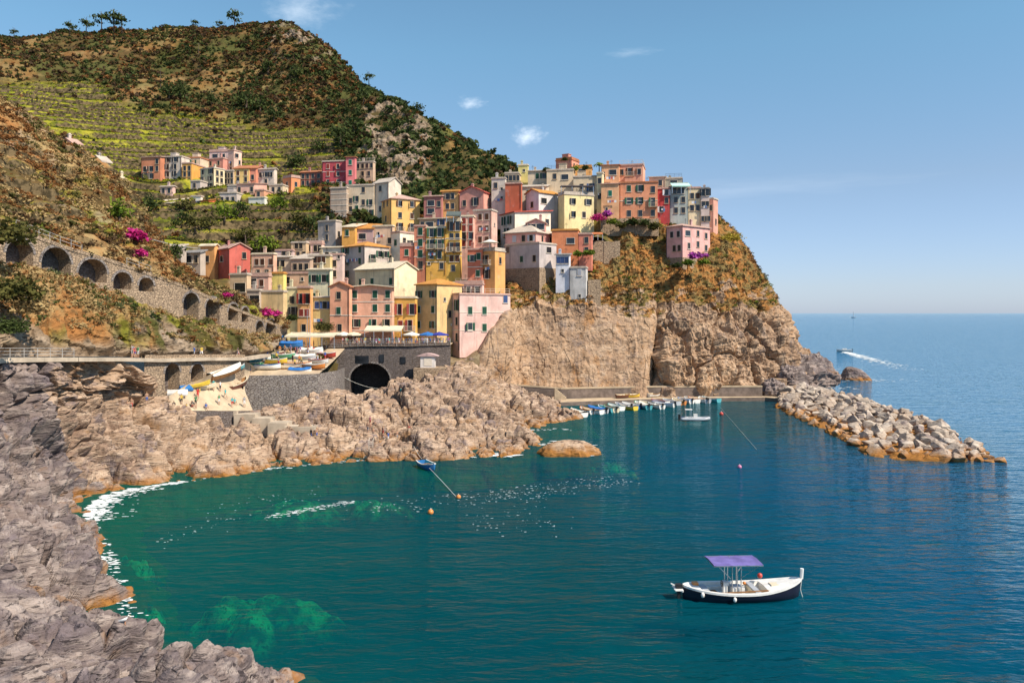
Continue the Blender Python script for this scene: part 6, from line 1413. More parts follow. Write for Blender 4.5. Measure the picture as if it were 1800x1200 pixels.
# the moored gozzo in the foreground
def gozzo():
    L, B = 8.3, 2.75; c = sea(1302, 1049)
    root = empty('motor_boat', (c[0], c[1], 0), R(3), label='dark navy and white open motor boat with a purple sun canopy moored in the cove', cat='boat')
    def half(t): return (B/2)*(1-abs(2*t-1)**2.5)**.72
    def sheer(t): return .62+.62*max(0, (t-.5)*2)**2.2+.30*max(0, (.5-t)*2)**2
    out, band, inn, deck, gun = MB(), MB(), MB(), MB(), MB(); out.smooth = inn.smooth = True; n = 36; RO, RI = [], []
    for i in range(n+1):
        t = .003+.994*i/n; x = -L/2+t*L; h = max(half(t), .02); z = sheer(t); kd = -.38*(1-abs(2*t-1)**4); rake = .22*max(0, (t-.75)*4)
        prof = [(h, z, 1), (h*1.0, z*.72, .7), (h*.95, z*.38, .4), (h*.84, .02, .1), (h*.55, kd*.6, 0), (h*.2, kd*.95, 0)]
        ring = [(x+rake*k, -y, zz) for y, zz, k in prof]+[(x, 0, kd)]+[(x+rake*k, y, zz) for y, zz, k in prof[::-1]]; RO.append(ring)
        hi = max(h-.16, .012); fl = .26+.25*abs(2*t-1)**3; zi = z
        RI.append([(x+rake, -hi, zi), (x+rake*.6, -hi*.95, zi*.65), (x, -hi*.78, fl), (x, 0, fl-.03), (x, hi*.78, fl), (x+rake*.6, hi*.95, zi*.65), (x+rake, hi, zi)])
    out.loft(RO)
    inn.loft([r_[::-1] for r_ in RI])
    for i in range(n):
        for s, k in ((-1, 0), (1, -1)):
            a, b_, c_, d_ = RO[i][k], RO[i+1][k], RI[i+1][k], RI[i][k]
            u = lambda p, dy=0, dz=.07: (p[0], p[1]+s*dy, p[2]+dz)
            q = [u(a, .07), u(b_, .07), u(c_), u(d_)]; gun.poly(q if s < 0 else q[::-1])
            q = [u(a, .07, -.07), u(b_, .07, -.07), u(b_, .07), u(a, .07)]; gun.poly(q if s < 0 else q[::-1])
            q = [u(d_), u(c_), c_, d_]; gun.poly(q if s < 0 else q[::-1])
    out.build('hull', BNAVY, root); inn.build('inside', simple('boat_inside', (.74,.72,.66), .5, .1, 1.2), root); gun.build('gunwale', BW, root)
    # fore deck, raised slightly, with hatch and cleat
    fd = MB(); m = 12
    for i in range(m):
        t0, t1 = .70+.285*i/m, .70+.285*(i+1)/m
        r0, r1 = .22*max(0, (t0-.75)*4), .22*max(0, (t1-.75)*4)
        x0, x1 = -L/2+t0*L+r0, -L/2+t1*L+r1; h0, h1 = max(half(t0)-.12, .02), max(half(t1)-.12, .02); z0, z1 = sheer(t0)+.02, sheer(t1)+.02
        fd.poly([(x0, -h0, z0), (x1, -h1, z1), (x1, 0, z1+.07), (x0, 0, z0+.07)]); fd.poly([(x0, 0, z0+.07), (x1, 0, z1+.07), (x1, h1, z1), (x0, h0, z0)])
    t0 = .70; x0 = -L/2+t0*L; fd.poly([(x0, -half(t0)+.12, .28), (x0, half(t0)-.12, .28), (x0, half(t0)-.12, sheer(t0)+.02), (x0, 0, sheer(t0)+.09), (x0, -half(t0)+.12, sheer(t0)+.02)])
    dko = fd.build('foredeck', BW, root)
    hm = MB(); hm.box(2.1, 2.75, -.3, .3, sheer(.76)+.06, sheer(.76)+.15); hm.build('hatch', BCRM, dko)
    ad = MB(); m = 8
    for i in range(m):
        t0, t1 = .015+.13*i/m, .015+.13*(i+1)/m; x0, x1 = -L/2+t0*L, -L/2+t1*L; h0, h1 = max(half(t0)-.12, .02), half(t1)-.12; z0, z1 = sheer(t0)+.02, sheer(t1)+.02
        ad.poly([(x0, -h0, z0), (x1, -h1, z1), (x1, h1, z1), (x0, h0, z0)])
    ad.poly([(x1, -h1, .3), (x1, h1, .3), (x1, h1, z1), (x1, -h1, z1)][::-1]); ad.build('afterdeck', BW, root)
    for (x, w_, z, lab) in ((-2.6, .5, .60, 'bench'), (.9, .45, .62, 'bench')):
        t = (x+L/2)/L; b = MB(); h = half(t)-.2; b.box(x-w_/2, x+w_/2, -h, h, .25, z); o = b.build('bench', BCRM, root); cu = MB(); cu.box(x-w_/2+.03, x+w_/2-.03, -h+.05, h-.05, z+.002, z+.09); cu.build('cushion', BGREY, o)
    for s in (-1, 1):
        b = MB(); R_ = []
        for i in range(9):
            t = .2+.38*i/8; x = -L/2+t*L; h = half(t)-.2; R_.append((x, h))
        for (xa, ha), (xb, hb) in zip(R_, R_[1:]):
            b.poly([(xa, s*ha, .52), (xb, s*hb, .52), (xb, s*(hb-.34), .52), (xa, s*(ha-.34), .52)][::-s]); b.poly([(xa, s*(ha-.34), .52), (xb, s*(hb-.34), .52), (xb, s*(hb-.34), .22), (xa, s*(ha-.34), .22)][::-s])
        b.build('side_bench', BW, root)
    b = MB(); b.box(-.75, .15, -.42, .42, .2, .78); o = b.build('engine_box', BW, root); b = MB(); b.box(-.7, .1, -.37, .37, .782, .83); b.build('lid', BGREY, o)
    b = MB(); b.box(-1.3, -1.02, -.25, .25, .22, 1.15); b.box(-1.02, -.9, -.2, .2, .9, 1.12); o = b.build('console', BW, root)
    b = MB(); k = 14
    for i in range(k): 
        a0, a1 = 6.283*i/k, 6.283*(i+1)/k; b.bar((-1.36, .2*math.cos(a0), 1.0+.2*math.sin(a0)), (-1.36, .2*math.cos(a1), 1.0+.2*math.sin(a1)), .035)
    b.bar((-1.36, -.2, 1.0), (-1.36, .2, 1.0), .03); b.build('wheel', BBLACK, o)
    # stem post and rudder side
    b = MB(); b.tube([(L/2-.05, 0, .9), (L/2+.22, 0, 1.25), (L/2+.26, 0, 1.95)], [.11, .12, .13], 8); b.build('stem_post', BW, root)
    b = MB(); b.box(-L/2-.48, -L/2-.06, -.2, .2, .5, 1.02); b.box(-L/2-.36, -L/2-.16, -.09, .09, -.4, .5); b.box(-L/2-.5, -L/2-.1, -.14, .14, -.5, -.401); o = b.build('outboard_motor', BBLACK, root)
    b = MB(); b.bar((-L/2-.05, .35, .6), (-L/2-.75, .35, .95), .07); b.bar((-L/2-.05, -.4, .6), (-L/2-.7, -.4, .8), .07); b.box(-L/2-.62, -L/2-.05, -.5, .5, .68, .74); b.build('stern_bracket', BW, root)
    # canopy: two posts pairs, cross bars, braces, sagging tarpaulin
    zc = 2.55; xc0, xc1 = -2.25, 1.2; yb0, yb1 = -1.15, 1.15
    for (x, s) in ((-.78, -1), (-.78, 1), (-1.0, 1), (-.15, -1), (-.15, 1), (-.42, -1)):
        b = MB(); b.tube([(x, s*.52, .25), (x, s*.52, zc-.04)], .035, 6); b.build('canopy_post', STEEL, root)
    fr_ = MB()
    for y in (yb0, yb1): fr_.bar((xc0, y, zc), (xc1, y, zc), .06)
    for x in (xc0, -.5, xc1): fr_.bar((x, yb0, zc-.002), (x, yb1, zc-.002), .055)
    for s in (-1, 1):
        fr_.bar((-.15, s*.52, 1.5), (.9, s*1.1, zc-.05), .04); fr_.bar((-.9, s*.52, 1.5), (-1.9, s*1.1, zc-.05), .04)
    fr_.build('canopy_frame', STEEL, root)
    cv = MB(); cv.smooth = True; R_ = []
    for i in range(19):
        x = xc0+(xc1-xc0)*i/18; R_.append([(x, yb0+(yb1-yb0)*j/10, zc+.05+.07*math.sin(math.pi*j/10)-.05*abs(math.sin(math.pi*3*i/18))+.012*math.sin(i*2.1+j*1.3)) for j in range(11)])
    cv.loft(R_); cv.loft([[(p[0], p[1], p[2]-.025) for p in r_][::-1] for r_ in R_]); cv.build('canopy', TARP, root)
    for (x, y, z, r_, m, nm) in ((1.65, .75, .75+.5, .19, BRED, 'buoy'), (.55, .85, .70, .12, BORG, 'float'), (-3.0, -.98, .55, .14, BW, 'fender'), (-.9, -1.45, .35, .13, BW, 'fender')):
        b = MB(); b.smooth = True; R_ = []
        for i in range(7):
            e = -math.pi/2+math.pi*i/6; R_.append([(x+r_*max(.02, math.cos(e))*math.cos(6.283*j/10), y+r_*max(.02, math.cos(e))*math.sin(6.283*j/10), z+r_*(1.4 if nm == 'fender' else 1)*math.sin(e)) for j in range(10)])
        b.loft(R_, True); b.build(nm, m, root)
    rp_ = MB(); 
    for k in range(5):
        rp_.tube([(-1.9+.33*math.cos(a)*(1-.1*k), .2+.3*math.sin(a)*(1-.1*k), .29+.03*k) for a in np.linspace(0, 6.2, 14)], .02, 5)
    rp_.build('rope_coil', BWOOD, root)
    b = MB(); b.bar((1.9, -.9, .72), (-1.9, -1.12, .66), .05); b.bar((2.0, -.78, .74), (-1.7, -1.02, .68), .05); b.build('oar', BWOOD, root)
    b = MB(); b.box(-3.35, -2.95, .2, .6, .78, .98); b.build('crate', BORG, root)
    b = MB(); b.tube([(L/2+.25, 0, 1.3), (L/2+.1, -.1, .5), (L/2+.28, -.25, -.3)], .022, 5); b.build('mooring_line', TWHITE, root)
    return root
gozzo()
# small boats along the lower quay
pal = [(BW,BW,BBLUE), (BW,BCRM,BWOOD), (BCRM,BWOOD,BGRN), (BYEL,BCRM,BBLUE), (BTEAL,BW,BW), (BW,BGREY,BRED), (BORG,BCRM,BW), (BW,BW,BW), (BGREY,BW,BW), (BW,BW,BTEAL), (BBLUE,BW,BW), (BW,BCRM,BGREY), (BW,BW,BBLUE), (BBLUE,BCRM,BW), (BW,BW,BORG), (BTEAL,BTEAL,BW), (BW,BGREY,BW), (BW,BW,BGRN), (BW,BW,BBLACK), (BGREY,BGREY,BW)]
words = {'boat_white': 'white', 'boat_cream': 'cream', 'boat_yellow': 'yellow', 'boat_teal': 'turquoise', 'boat_orange': 'orange', 'boat_grey': 'grey', 'boat_blue': 'blue', 'boat_red': 'red', 'boat_green': 'green', 'varnished_wood': 'wooden', 'black_rubber': 'black'}
ordn = ['first', 'second', 'third', 'fourth', 'fifth', 'sixth', 'seventh', 'eighth', 'ninth', 'tenth', 'eleventh', 'twelfth', 'thirteenth', 'fourteenth', 'fifteenth', 'sixteenth', 'seventeenth', 'eighteenth', 'nineteenth', 'twentieth', 'twenty-first', 'twenty-second', 'twenty-third', 'twenty-fourth', 'twenty-fifth', 'twenty-sixth']

qb = [(999,729,100,5.6), (1032,722,118,4.9), (1050,721,125,4.8), (1066,719,122,5.0), (1082,716,110,4.6), (1096,714,128,4.5), (1110,713,118,4.9), (1126,711,105,4.5), (1140,710,125,4.4), (1152,713,112,5.0), (1166,711,150,4.6), (1180,707,118,4.4), (1193,706,100,4.6), (1205,704,122,4.4), (1216,703,110,4.5), (1226,703,126,4.4), (1238,703,105,4.6), (1250,702,118,4.5), (1016,727,112,4.7), (1041,723,130,4.4), (1074,719,104,4.6), (1103,716,122,4.4), (1133,714,98,4.8), (1160,707,128,4.3), (1199,703,115,4.4), (1232,700,120,4.3)]
qb.sort()
for k, (px, py, an, L) in enumerate(qb):
    h_, i_, g_ = pal[(k*7) % 20]; c = sea(px, py+4)
    boat('rowing_boat', f'{words[h_.name]} boat with {words[g_.name]} rim moored {ordn[k]} from the left along the lower quay', (c[0], c[1]+.5, .05), R(an+rr.uniform(-8, 8)), L*1.12, 1.95, .72, h_, i_, g_, motor=k % 2 == 0, cover=(TWHITE if k in (1, 12) else (TBLUE if k == 4 else None)), group='boats moored along the lower quay')
# boats drawn up on the quay
for k, (px, py, Y, an, hm, lab) in enumerate([(1095,694,179,20,BBROWN,'brown upturned dinghy on the quay left of the stacked gear'), (1112,694,180,15,BYEL,'small yellow boat lying on the lower quay'), (1150,692,181.5,30,BW,'white dinghy lying on the lower quay under the upper wall')]):
    boat('dinghy', lab, W(px, py, Y)*np.array([1,1,0])+np.array([0,0,1.15]), R(an), 3.4, 1.4, .5, hm, BCRM, BWOOD, group='boats drawn up on the quay', tilt=(.12, 0))
# rigid inflatable in mid harbour
def rib():
    c = sea(1221, 739); root = empty('inflatable_boat', (c[0], c[1], 0), R(-8), label='pale inflatable boat with a central cabin frame floating in the middle of the harbour', cat='boat')
    b = MB(); b.smooth = True; pts = [(-2.6, .95, .35)]+[(-2.6+4.0*i/8, .95, .35) for i in range(1, 9)]+[(1.4+1.2*math.sin(a), .95*math.cos(a), .35+.18*math.sin(a)) for a in np.linspace(.2, math.pi-.2, 9)]+[(1.4-4.0*i/8, -.95, .35) for i in range(0, 9)]
    b.tube(pts, .27, 10); b.build('tube', BGREY, root)
    b = MB(); b.box(-2.5, 1.9, -.8, .8, .1, .28); b.build('floor', BW, root)
    b = MB(); b.box(-.2, .5, -.4, .4, .282, 1.2); b.build('console', BW, root)
    b = MB()
    for x in (-1.6, -.6):
        for y in (-.6, .6): b.bar((x, y, .3), (x, y, 2.0), .05)
    for y in (-.6, .6): b.bar((-1.6, y, 2.0), (-.6, y, 2.0), .05)
    b.bar((-1.6, -.6, 1.998), (-1.6, .6, 1.998), .05); b.bar((-.6, -.6, 1.998), (-.6, .6, 1.998), .05); b.build('frame', STEEL, root)
    b = MB(); b.box(-1.75, -.45, -.7, .7, 2.03, 2.09); b.build('roof', BW, root)
    b = MB(); b.box(-3.0, -2.6, -.18, .18, .3, 1.1); b.box(-2.95, -2.75, -.08, .08, -.4, .3); b.build('outboard_motor', BBLACK, root)
rib()
# blue rowing boat by the rocks
c = sea(751, 823); boat('rowing_boat', 'blue and white rowing boat tied off the bathing rocks', (c[0], c[1], .05), R(-62), 4.3, 1.75, .6, BBLUE, BTEAL, BW, cover=None, group=None)
# speed boat with its wake, far out
c = sea(1484, 618); sp = boat('speed_boat', 'tiny white speed boat trailing a wake in the open sea', (c[0], c[1], .1), R(160), 7.5, 2.4, .9, BW, BW, BW, motor=True)
b = MB(); b.box(-1.2, .8, -.7, .7, .5, 1.6); b.build('cabin', BW, sp)
c = sea(1500, 557.5); c = W(1500, 557.2, 3400); s_ = empty('sailing_boat', (c[0], 3400, 0), 0, label='faint sailing boat mast on the horizon', cat='boat'); b = MB(); b.tube([(0,0,0),(0,0,26)], .9, 6); b.build('mast', BGREY, s_); h_ = MB(); h_.loft([[(-11,-1.5,2.5),(-11,0,-1),(-11,1.5,2.5)],[(0,-3,2.2),(0,0,-1.5),(0,3,2.2)],[(12,-.1,3),(12,0,2),(12,.1,3)]]); h_.build('hull', BGREY, s_)
# boats drawn up on the ramp and plaza
ra = math.atan2(8, 3.3)
boat('rowing_boat', 'long boat under a white cover lying along the arch wall on the ramp', W(396,660,126.5)+[0,0,.1], ra, 7.2, 2.0, .75, BWOOD, BCRM, BW, (), cover=TWHITE, tilt=(.1, -.17))
boat('rowing_boat', 'dark brown boat on the right edge of the ramp', W(418,682,130)+[0,0,.2], ra+.25, 6.2, 1.9, .75, BBROWN, BWOOD, BCRM, tilt=(0, -.15))
boat('rowing_boat', 'turquoise and white boat behind the covered one on the ramp', W(412,652,131)+[0,0,.15], ra, 5.0, 1.7, .6, BTEAL, BW, BW, (.4,), tilt=(0, -.1))
boat('rowing_boat', 'white dinghy leaning at the foot of the ramp', W(312,698,115)+[0,0,.3], R(15), 2.7, 1.3, .5, BW, BCRM, BW, tilt=(-.5, 0))
boat('rowing_boat', 'blue dinghy stood up at the foot of the ramp', W(329,692,117)+[0,0,.5], R(60), 2.4, 1.2, .45, BBLUE, BTEAL, BBLUE, tilt=(-.9, 0))
boat('kayak', 'yellow kayak beside the second arch on the ramp', W(350,679,119)+[0,0,.1], ra-.3, 3.6, .7, .3, BYEL, BYEL, BYEL, (), tilt=(0, -.1))
boat('kayak', 'pale pink kayak in the middle of the ramp', W(362,683,121)+[0,0,.1], ra-.3, 3.4, .7, .3, BCRM, BW, BCRM, (), tilt=(0, -.1))
boat('rowing_boat', 'white boat with an orange stripe at the front of the plaza', W(525,646,146)+[0,0,.25], R(-10), 5.2, 1.8, .6, BW, BCRM, BORG)
boat('rowing_boat', 'grey covered boat behind the orange striped one on the plaza', W(532,634,151)+[0,0,.25], R(-14), 5.6, 1.9, .7, BGREY, BGREY, BW, (), cover=TWHITE)
boat('rowing_boat', 'boat under a bright blue tarpaulin at the plaza edge', W(528,656,142)+[0,0,.2], R(-8), 4.2, 1.6, .5, BW, BW, BW, (), cover=TBLUE)
boat('rowing_boat', 'long wooden boat by the plaza wall', W(503,652,143)+[0,0,.2], R(4), 5.0, 1.6, .5, BWOOD, BWOOD, BCRM)
boat('rowing_boat', 'cyan topped boat at the head of the ramp', W(458,637,147)+[0,0,.2], R(10), 3.8, 1.5, .5, BTEAL, BTEAL, BW, (), cover=TWHITE)
boat('rowing_boat', 'dark green boat next to the cyan topped one', W(442,645,144)+[0,0,.2], R(20), 4.4, 1.6, .55, BGRN, BWOOD, BCRM)
boat('rowing_boat', 'boat under a deep blue tarpaulin below the cream canopy', W(512,612,158)+[0,0,.3], R(5), 4.6, 1.8, .8, BBLUE, BW, BBLUE, (), cover=TBLUE)
for k, (px, py, Y, an, L, hm, im, gm, cv, lab) in enumerate([
 (470,650,141,8,4.6,BW,BCRM,BBLUE,None,'white boat with a blue rim near the left end of the plaza wall'), (486,640,146,-6,4.4,BYEL,BCRM,BW,None,'yellow boat in the middle of the plaza'), (552,650,143,-20,4.6,BORG,BCRM,BW,None,'orange boat at the right end of the plaza wall'), (560,640,149,-25,4.2,BW,BW,BRED,None,'white boat with a red rim beside the bush on the plaza'), (478,628,151,12,4.4,BBROWN,BWOOD,BCRM,None,'brown boat behind the yellow one on the plaza'), (548,622,155,-8,4.8,BW,BW,BTEAL,TWHITE,'white covered boat at the back of the plaza'), (498,630,151,0,4.4,BGRN,BCRM,BW,None,'green boat in the middle back of the plaza'), (575,628,153,-30,4.2,BRED,BCRM,BW,None,'red boat at the right back of the plaza')]):
    boat('rowing_boat', lab, surf0(PLAZ, px, py)+[0,0,.3], R(an), L, 1.65, .6, hm, im, gm, () if cv else (.3,.6), cover=cv, group='boats drawn up on the plaza')
# ------------------------------------------------------------------ canopies, parasols
def canopy(label, x0, x1, yt, yb, Y, depth, mat, posts=4, slope=.6, name='awning'):
    a = W(x0, yt, Y); c = W(x1, yt, Y); g = W(x0, yb, Y)[2]; root = empty(name, (a[0], a[1], g), label=label, cat='awning'); wd = c[0]-a[0]; h = a[2]-g
    m = MB(); m.smooth = True; R_ = []
    for i in range(13):
        x = wd*i/12; R_.append([(x, depth*j/6, h+slope*j/6-.05*abs(math.sin(math.pi*4*i/12))) for j in range(7)])
    m.loft(R_); m.loft([[(p[0], p[1], p[2]-.05) for p in r_][::-1] for r_ in R_]); m.poly([(0,-.01,h-.3),(wd,-.01,h-.3),(wd,-.01,h),(0,-.01,h)]); m.build('canopy', mat, root)
    for i in range(posts):
        p_ = MB(); x = .1+(wd-.2)*i/(posts-1); p_.tube([(x, .1, -.3), (x, .1, h-.06)], .06, 6); p_.build('post', STEEL, root)
    return root
CREAMC = simple('cream_canvas', (.70,.60,.44), .85, .12, 1)
canopy('wide thin cream canopy sheltering the boats beside the piazza', 500, 588, 590, 612, 158, 5, CREAMC, 5)
canopy('cream restaurant awning in front of the salmon front house', 640, 706, 580, 605, 163.5, 3.5, CREAMC, 5, .9)
canopy('dark blue shade left of the cream canopy', 476, 498, 590, 612, 160, 3, BBLUE, 3, .2)
for (px, lab) in ((752, 'bright blue parasol on the piazza left of the dark one'), (772, 'dark blue parasol on the piazza by the pink harbour house'), (724, 'white parasol on the piazza right of the restaurant awning'), (604, 'white parasol on the piazza left of the restaurant awning'), (622, 'cream parasol on the piazza in front of the salmon front house')):
    p = W(px, 606, 166); root = empty('parasol', tuple(p), label=lab, cat='parasol', group='parasols on the piazza'); b = MB(); b.tube([(0,0,-.2),(0,0,2.6)], .04, 6); b.build('pole', STEEL, root)
    b = MB(); n = 8; tp = (0, 0, 2.75); rm = [(2.0*math.cos(6.283*i/n), 2.0*math.sin(6.283*i/n), 2.15) for i in range(n)]
    for i in range(n): b.poly([tp, rm[i], rm[(i+1) % n]]); b.poly([rm[i], (*rm[i][:2], 1.95), (*rm[(i+1) % n][:2], 1.95), rm[(i+1) % n]])
    b.build('canopy', TBLUE if px == 752 else (paint('deep_blue_canvas', (.03,.04,.28), .8) if px == 772 else (CREAMC if px == 622 else TWHITE)), root)
p = W(861, 438, 182); root = empty('parasol', tuple(p), label='white parasol on the roof terrace of the round-cornered house', cat='parasol'); b = MB(); b.tube([(0,0,-.2),(0,0,2)], .04, 6); b.build('pole', STEEL, root); b = MB(); rm = [(2.1*math.cos(6.283*i/8), 2.1*math.sin(6.283*i/8), 1.5) for i in range(8)]
for i in range(8): b.poly([(0,0,2.3), rm[i], rm[(i+1) % 8]])
b.build('canopy', TWHITE, root)
canopy('dark pergola on the roof of the pale yellow house', 986, 1044, 326, 341, 203, 5, simple('dark_slats', (.10,.085,.09), .8), 4, .3, 'pergola')
canopy('mint green awning over the grey-green house terrace', 1181, 1214, 326, 338, 206.5, 2.2, simple('mint_canvas', (.45,.70,.60), .8, .1), 3, 1.0)
canopy('dark grey awning over the tall yellow-orange house', 784, 810, 378, 389, 186, 2.5, simple('dark_canvas', (.10,.12,.11), .8, .2), 3, 1.2)
canopy('orange red awning at the cliff garden', 1042, 1060, 410, 420, 196, 2.5, simple('orange_canvas', (.60,.20,.08), .8, .2), 3, .5)

# ------------------------------------------------------------------ people
SKIN = simple('skin', (.46,.27,.18), .6, .15, 8); HAIR = [simple('dark_hair', (.03,.02,.015), .6), simple('brown_hair', (.10,.05,.025), .6), simple('fair_hair', (.35,.22,.10), .6)]
CL = {'white': (.72,.70,.68), 'red': (.55,.04,.04), 'blue': (.05,.12,.38), 'black': (.03,.03,.035), 'yellow': (.68,.48,.08), 'green': (.08,.25,.12), 'pink': (.62,.25,.30), 'grey': (.32,.32,.33), 'orange': (.62,.22,.05), 'turquoise': (.06,.40,.42), 'beige': (.50,.40,.28), 'purple': (.22,.08,.30)}
CLM = {k: simple('cloth_'+k, v, .9, .15, 6) for k, v in CL.items()}
def body(joints, edges, radii, name):
    me = bpy.data.meshes.new('tmp'); me.from_pydata(joints, edges, []); o = bpy.data.objects.new('tmp', me); C.objects.link(o)
    md = o.modifiers.new('s', 'SKIN'); 
    for i, r_ in enumerate(radii): me.skin_vertices[0].data[i].radius = (r_, r_) if not hasattr(r_, '__len__') else r_
    me.skin_vertices[0].data[0].use_root = True
    o.modifiers.new('u', 'SUBSURF').levels = 1
    dg = bpy.context.evaluated_depsgraph_get(); m = bpy.data.meshes.new_from_object(o.evaluated_get(dg)); m.name = name
    bpy.data.objects.remove(o); bpy.data.meshes.remove(me); return m
def person_mesh(pose):
    if pose == 'stand': hip, kn, an, f = .0, (.02, .5), (0, .08), 0
    J = [(0,0,.96), (0,0,1.14), (0,0,1.34), (0,0,1.48), (0,-.01,1.58), (0,-.02,1.70)]; E = [(0,1),(1,2),(2,3),(3,4),(4,5)]; Rr = [(.15,.11), (.13,.09), (.17,.10), (.055,.055), (.085,.095), (.07,.08)]
    def limb(root, pts, rs):
        k = root
        for p, r_ in zip(pts, rs): J.append(p); Rr.append(r_); E.append((k, len(J)-1)); k = len(J)-1
    for s in (-1, 1):
        if pose == 'stand':
            leg = [(s*.09,0,.88), (s*.10,-.01,.50), (s*.11,.02,.09), (s*.12,-.13,.04)]; arm = [(s*.19,0,1.40), (s*.25,.03,1.13), (s*.25,-.07,.90), (s*.245,-.10,.81)]
        elif pose == 'walk':
            leg = [(s*.09,0,.88), (s*.10,-.16*s-.04,.50), (s*.10,-.26*s+.10,.10), (s*.10,-.26*s-.04,.05)]; arm = [(s*.19,0,1.40), (s*.24,.12*s,1.14), (s*.23,.16*s-.12,.94), (s*.22,.16*s-.18,.87)]
        else:
            leg = [(s*.10,-.05,.94), (s*.13,-.45,1.08), (s*.13,-.62,.72), (s*.13,-.76,.69)]; arm = [(s*.19,0,1.40), (s*.26,-.05,1.15), (s*.20,-.30,1.12), (s*.17,-.37,1.12)]
        limb(0, leg, (.085, .055, .04, .035)); limb(2, arm, (.055, .04, .03, .028))
    m = body(J, E, Rr, 'person_'+pose)
    if pose == 'sit':
        for v in m.vertices: v.co.z -= .80
    off = .80 if pose == 'sit' else 0
    for _ in range(4): m.materials.append(SKIN)
    for f in m.polygons:
        c = f.center; z = c.z+off; f.use_smooth = True
        if z > 1.63 or (z > 1.55 and c.y > .02): f.material_index = 3
        elif z > 1.50: f.material_index = 0
        elif pose == 'sit': f.material_index = 1 if (z > 1.0 and c.y > -.14 and abs(c.x) < .22) else (2 if (c.y > -.30 and z < 1.16 and abs(c.x) < .2) else 0)
        elif z > .98 and abs(c.x) < .235 and z > (.98 if abs(c.x) < .17 else 1.2): f.material_index = 1
        elif z > .55 and abs(c.x) < .2 and z < .99: f.material_index = 2
        else: f.material_index = 0
    return m
PM = {k: person_mesh(k) for k in ('stand', 'walk', 'sit')}
pr = random.Random(5)
def person(p, pose, where, bare=False, group=None):
    tops = list(CL) if not bare else ['black', 'red', 'blue', 'turquoise', 'pink', 'white']
    t = pr.choice(tops); bt = pr.choice(['black', 'blue', 'grey', 'beige', 'white', 'red'])
    verb = {'stand': 'standing', 'walk': 'walking', 'sit': 'sitting'}[pose]
    o = link('person', PM[pose], None, tuple(p), pr.uniform(0, 6.28), label=f'person in {t} top and {bt} shorts {verb} {where}' if not bare else f'bather in {bt} swimwear {verb} {where}', cat='person', group=group)
    ms = [SKIN, CLM[t] if not (bare and pr.random() < .7) else SKIN, CLM[bt], pr.choice(HAIR)]
    for i, m in enumerate(ms): o.material_slots[i].link = 'OBJECT'; o.material_slots[i].material = m
    s = pr.uniform(.93, 1.05); o.scale = (s, s, s); return o
for k in range(92):
    px = pr.uniform(600, 788); x = (px-900)/F*163.2; y = 163.3+pr.random()**1.5*4.5; y = min(y, 165.2)
    person((x, y, W(640, 608, 162.5)[2]+.03+.02*(y-162)), pr.choice(['stand', 'stand', 'walk']), 'on the piazza behind the railing' if px < 700 else 'on the piazza near the parasols', group='people on the piazza')
def surf(P, px, py):
    X, Yp = proj(P); k = np.argmin((X-px)**2+(Yp-py)**2); return P.reshape(-1, 3)[k]
for k in range(48):
    px, py = pr.uniform(455, 575), pr.uniform(610, 645); person(surf(PLAZ, px, py), pr.choice(['stand', 'walk']), 'among the boats on the plaza', group='people on the boat plaza')
for (px, py, ps) in [(369,686,'walk'), (373,688,'stand'), (407,716,'stand'), (305,717,'sit'), (328,718,'sit'), (345,717,'stand'), (292,716,'stand'), (440,657,'walk'), (352,690,'sit'), (320,712,'stand'), (336,714,'sit'), (360,718,'sit'), (384,712,'stand'), (398,700,'walk'), (415,709,'sit'), (428,716,'stand'), (346,704,'walk'), (388,690,'stand')]:
    person(surf(RAMPP, px, py), ps, 'on the boat ramp' if py < 700 else 'at the foot of the boat ramp', group='people on the boat ramp')
for k in range(9): 
    px = pr.choice([285, 298, 312, 340, 352, 375, 404, 418, 232]); q = np.array([np.interp(px, [p[0] for p in PATH], [v[i] for v in pp]) for i in range(3)]); person(q+[-.6+pr.random()*.5, .9, 0], 'walk', 'along the coastal path above the arches', group='people on the coastal path')
for k in range(26):
    px, py = pr.gauss(676, 18), pr.gauss(758, 7); q = seat(SH, px, py); person(q+[0, -.1, .22], pr.choice(['sit', 'sit', 'stand']), 'on the bathing rocks above the ladder', True, 'bathers on the rocks')
for (px, py) in [(712,768), (716,770), (548,775), (556,780), (228,712), (251,716), (236,716), (705,690)]:
    q = seat(SH, px, py); person(q+[0, 0, .05], pr.choice(['sit', 'stand']), 'alone on the tan shore rocks', True, 'bathers on the rocks')
for (px, py) in [(232,626), (243,626)]:
    q = np.array([np.interp(px, [p[0] for p in PATH], [v[i] for v in pp]) for i in range(3)]); person(q+[-.5, .7, 0], 'stand', 'at the bend of the coastal path', group='people on the coastal path')

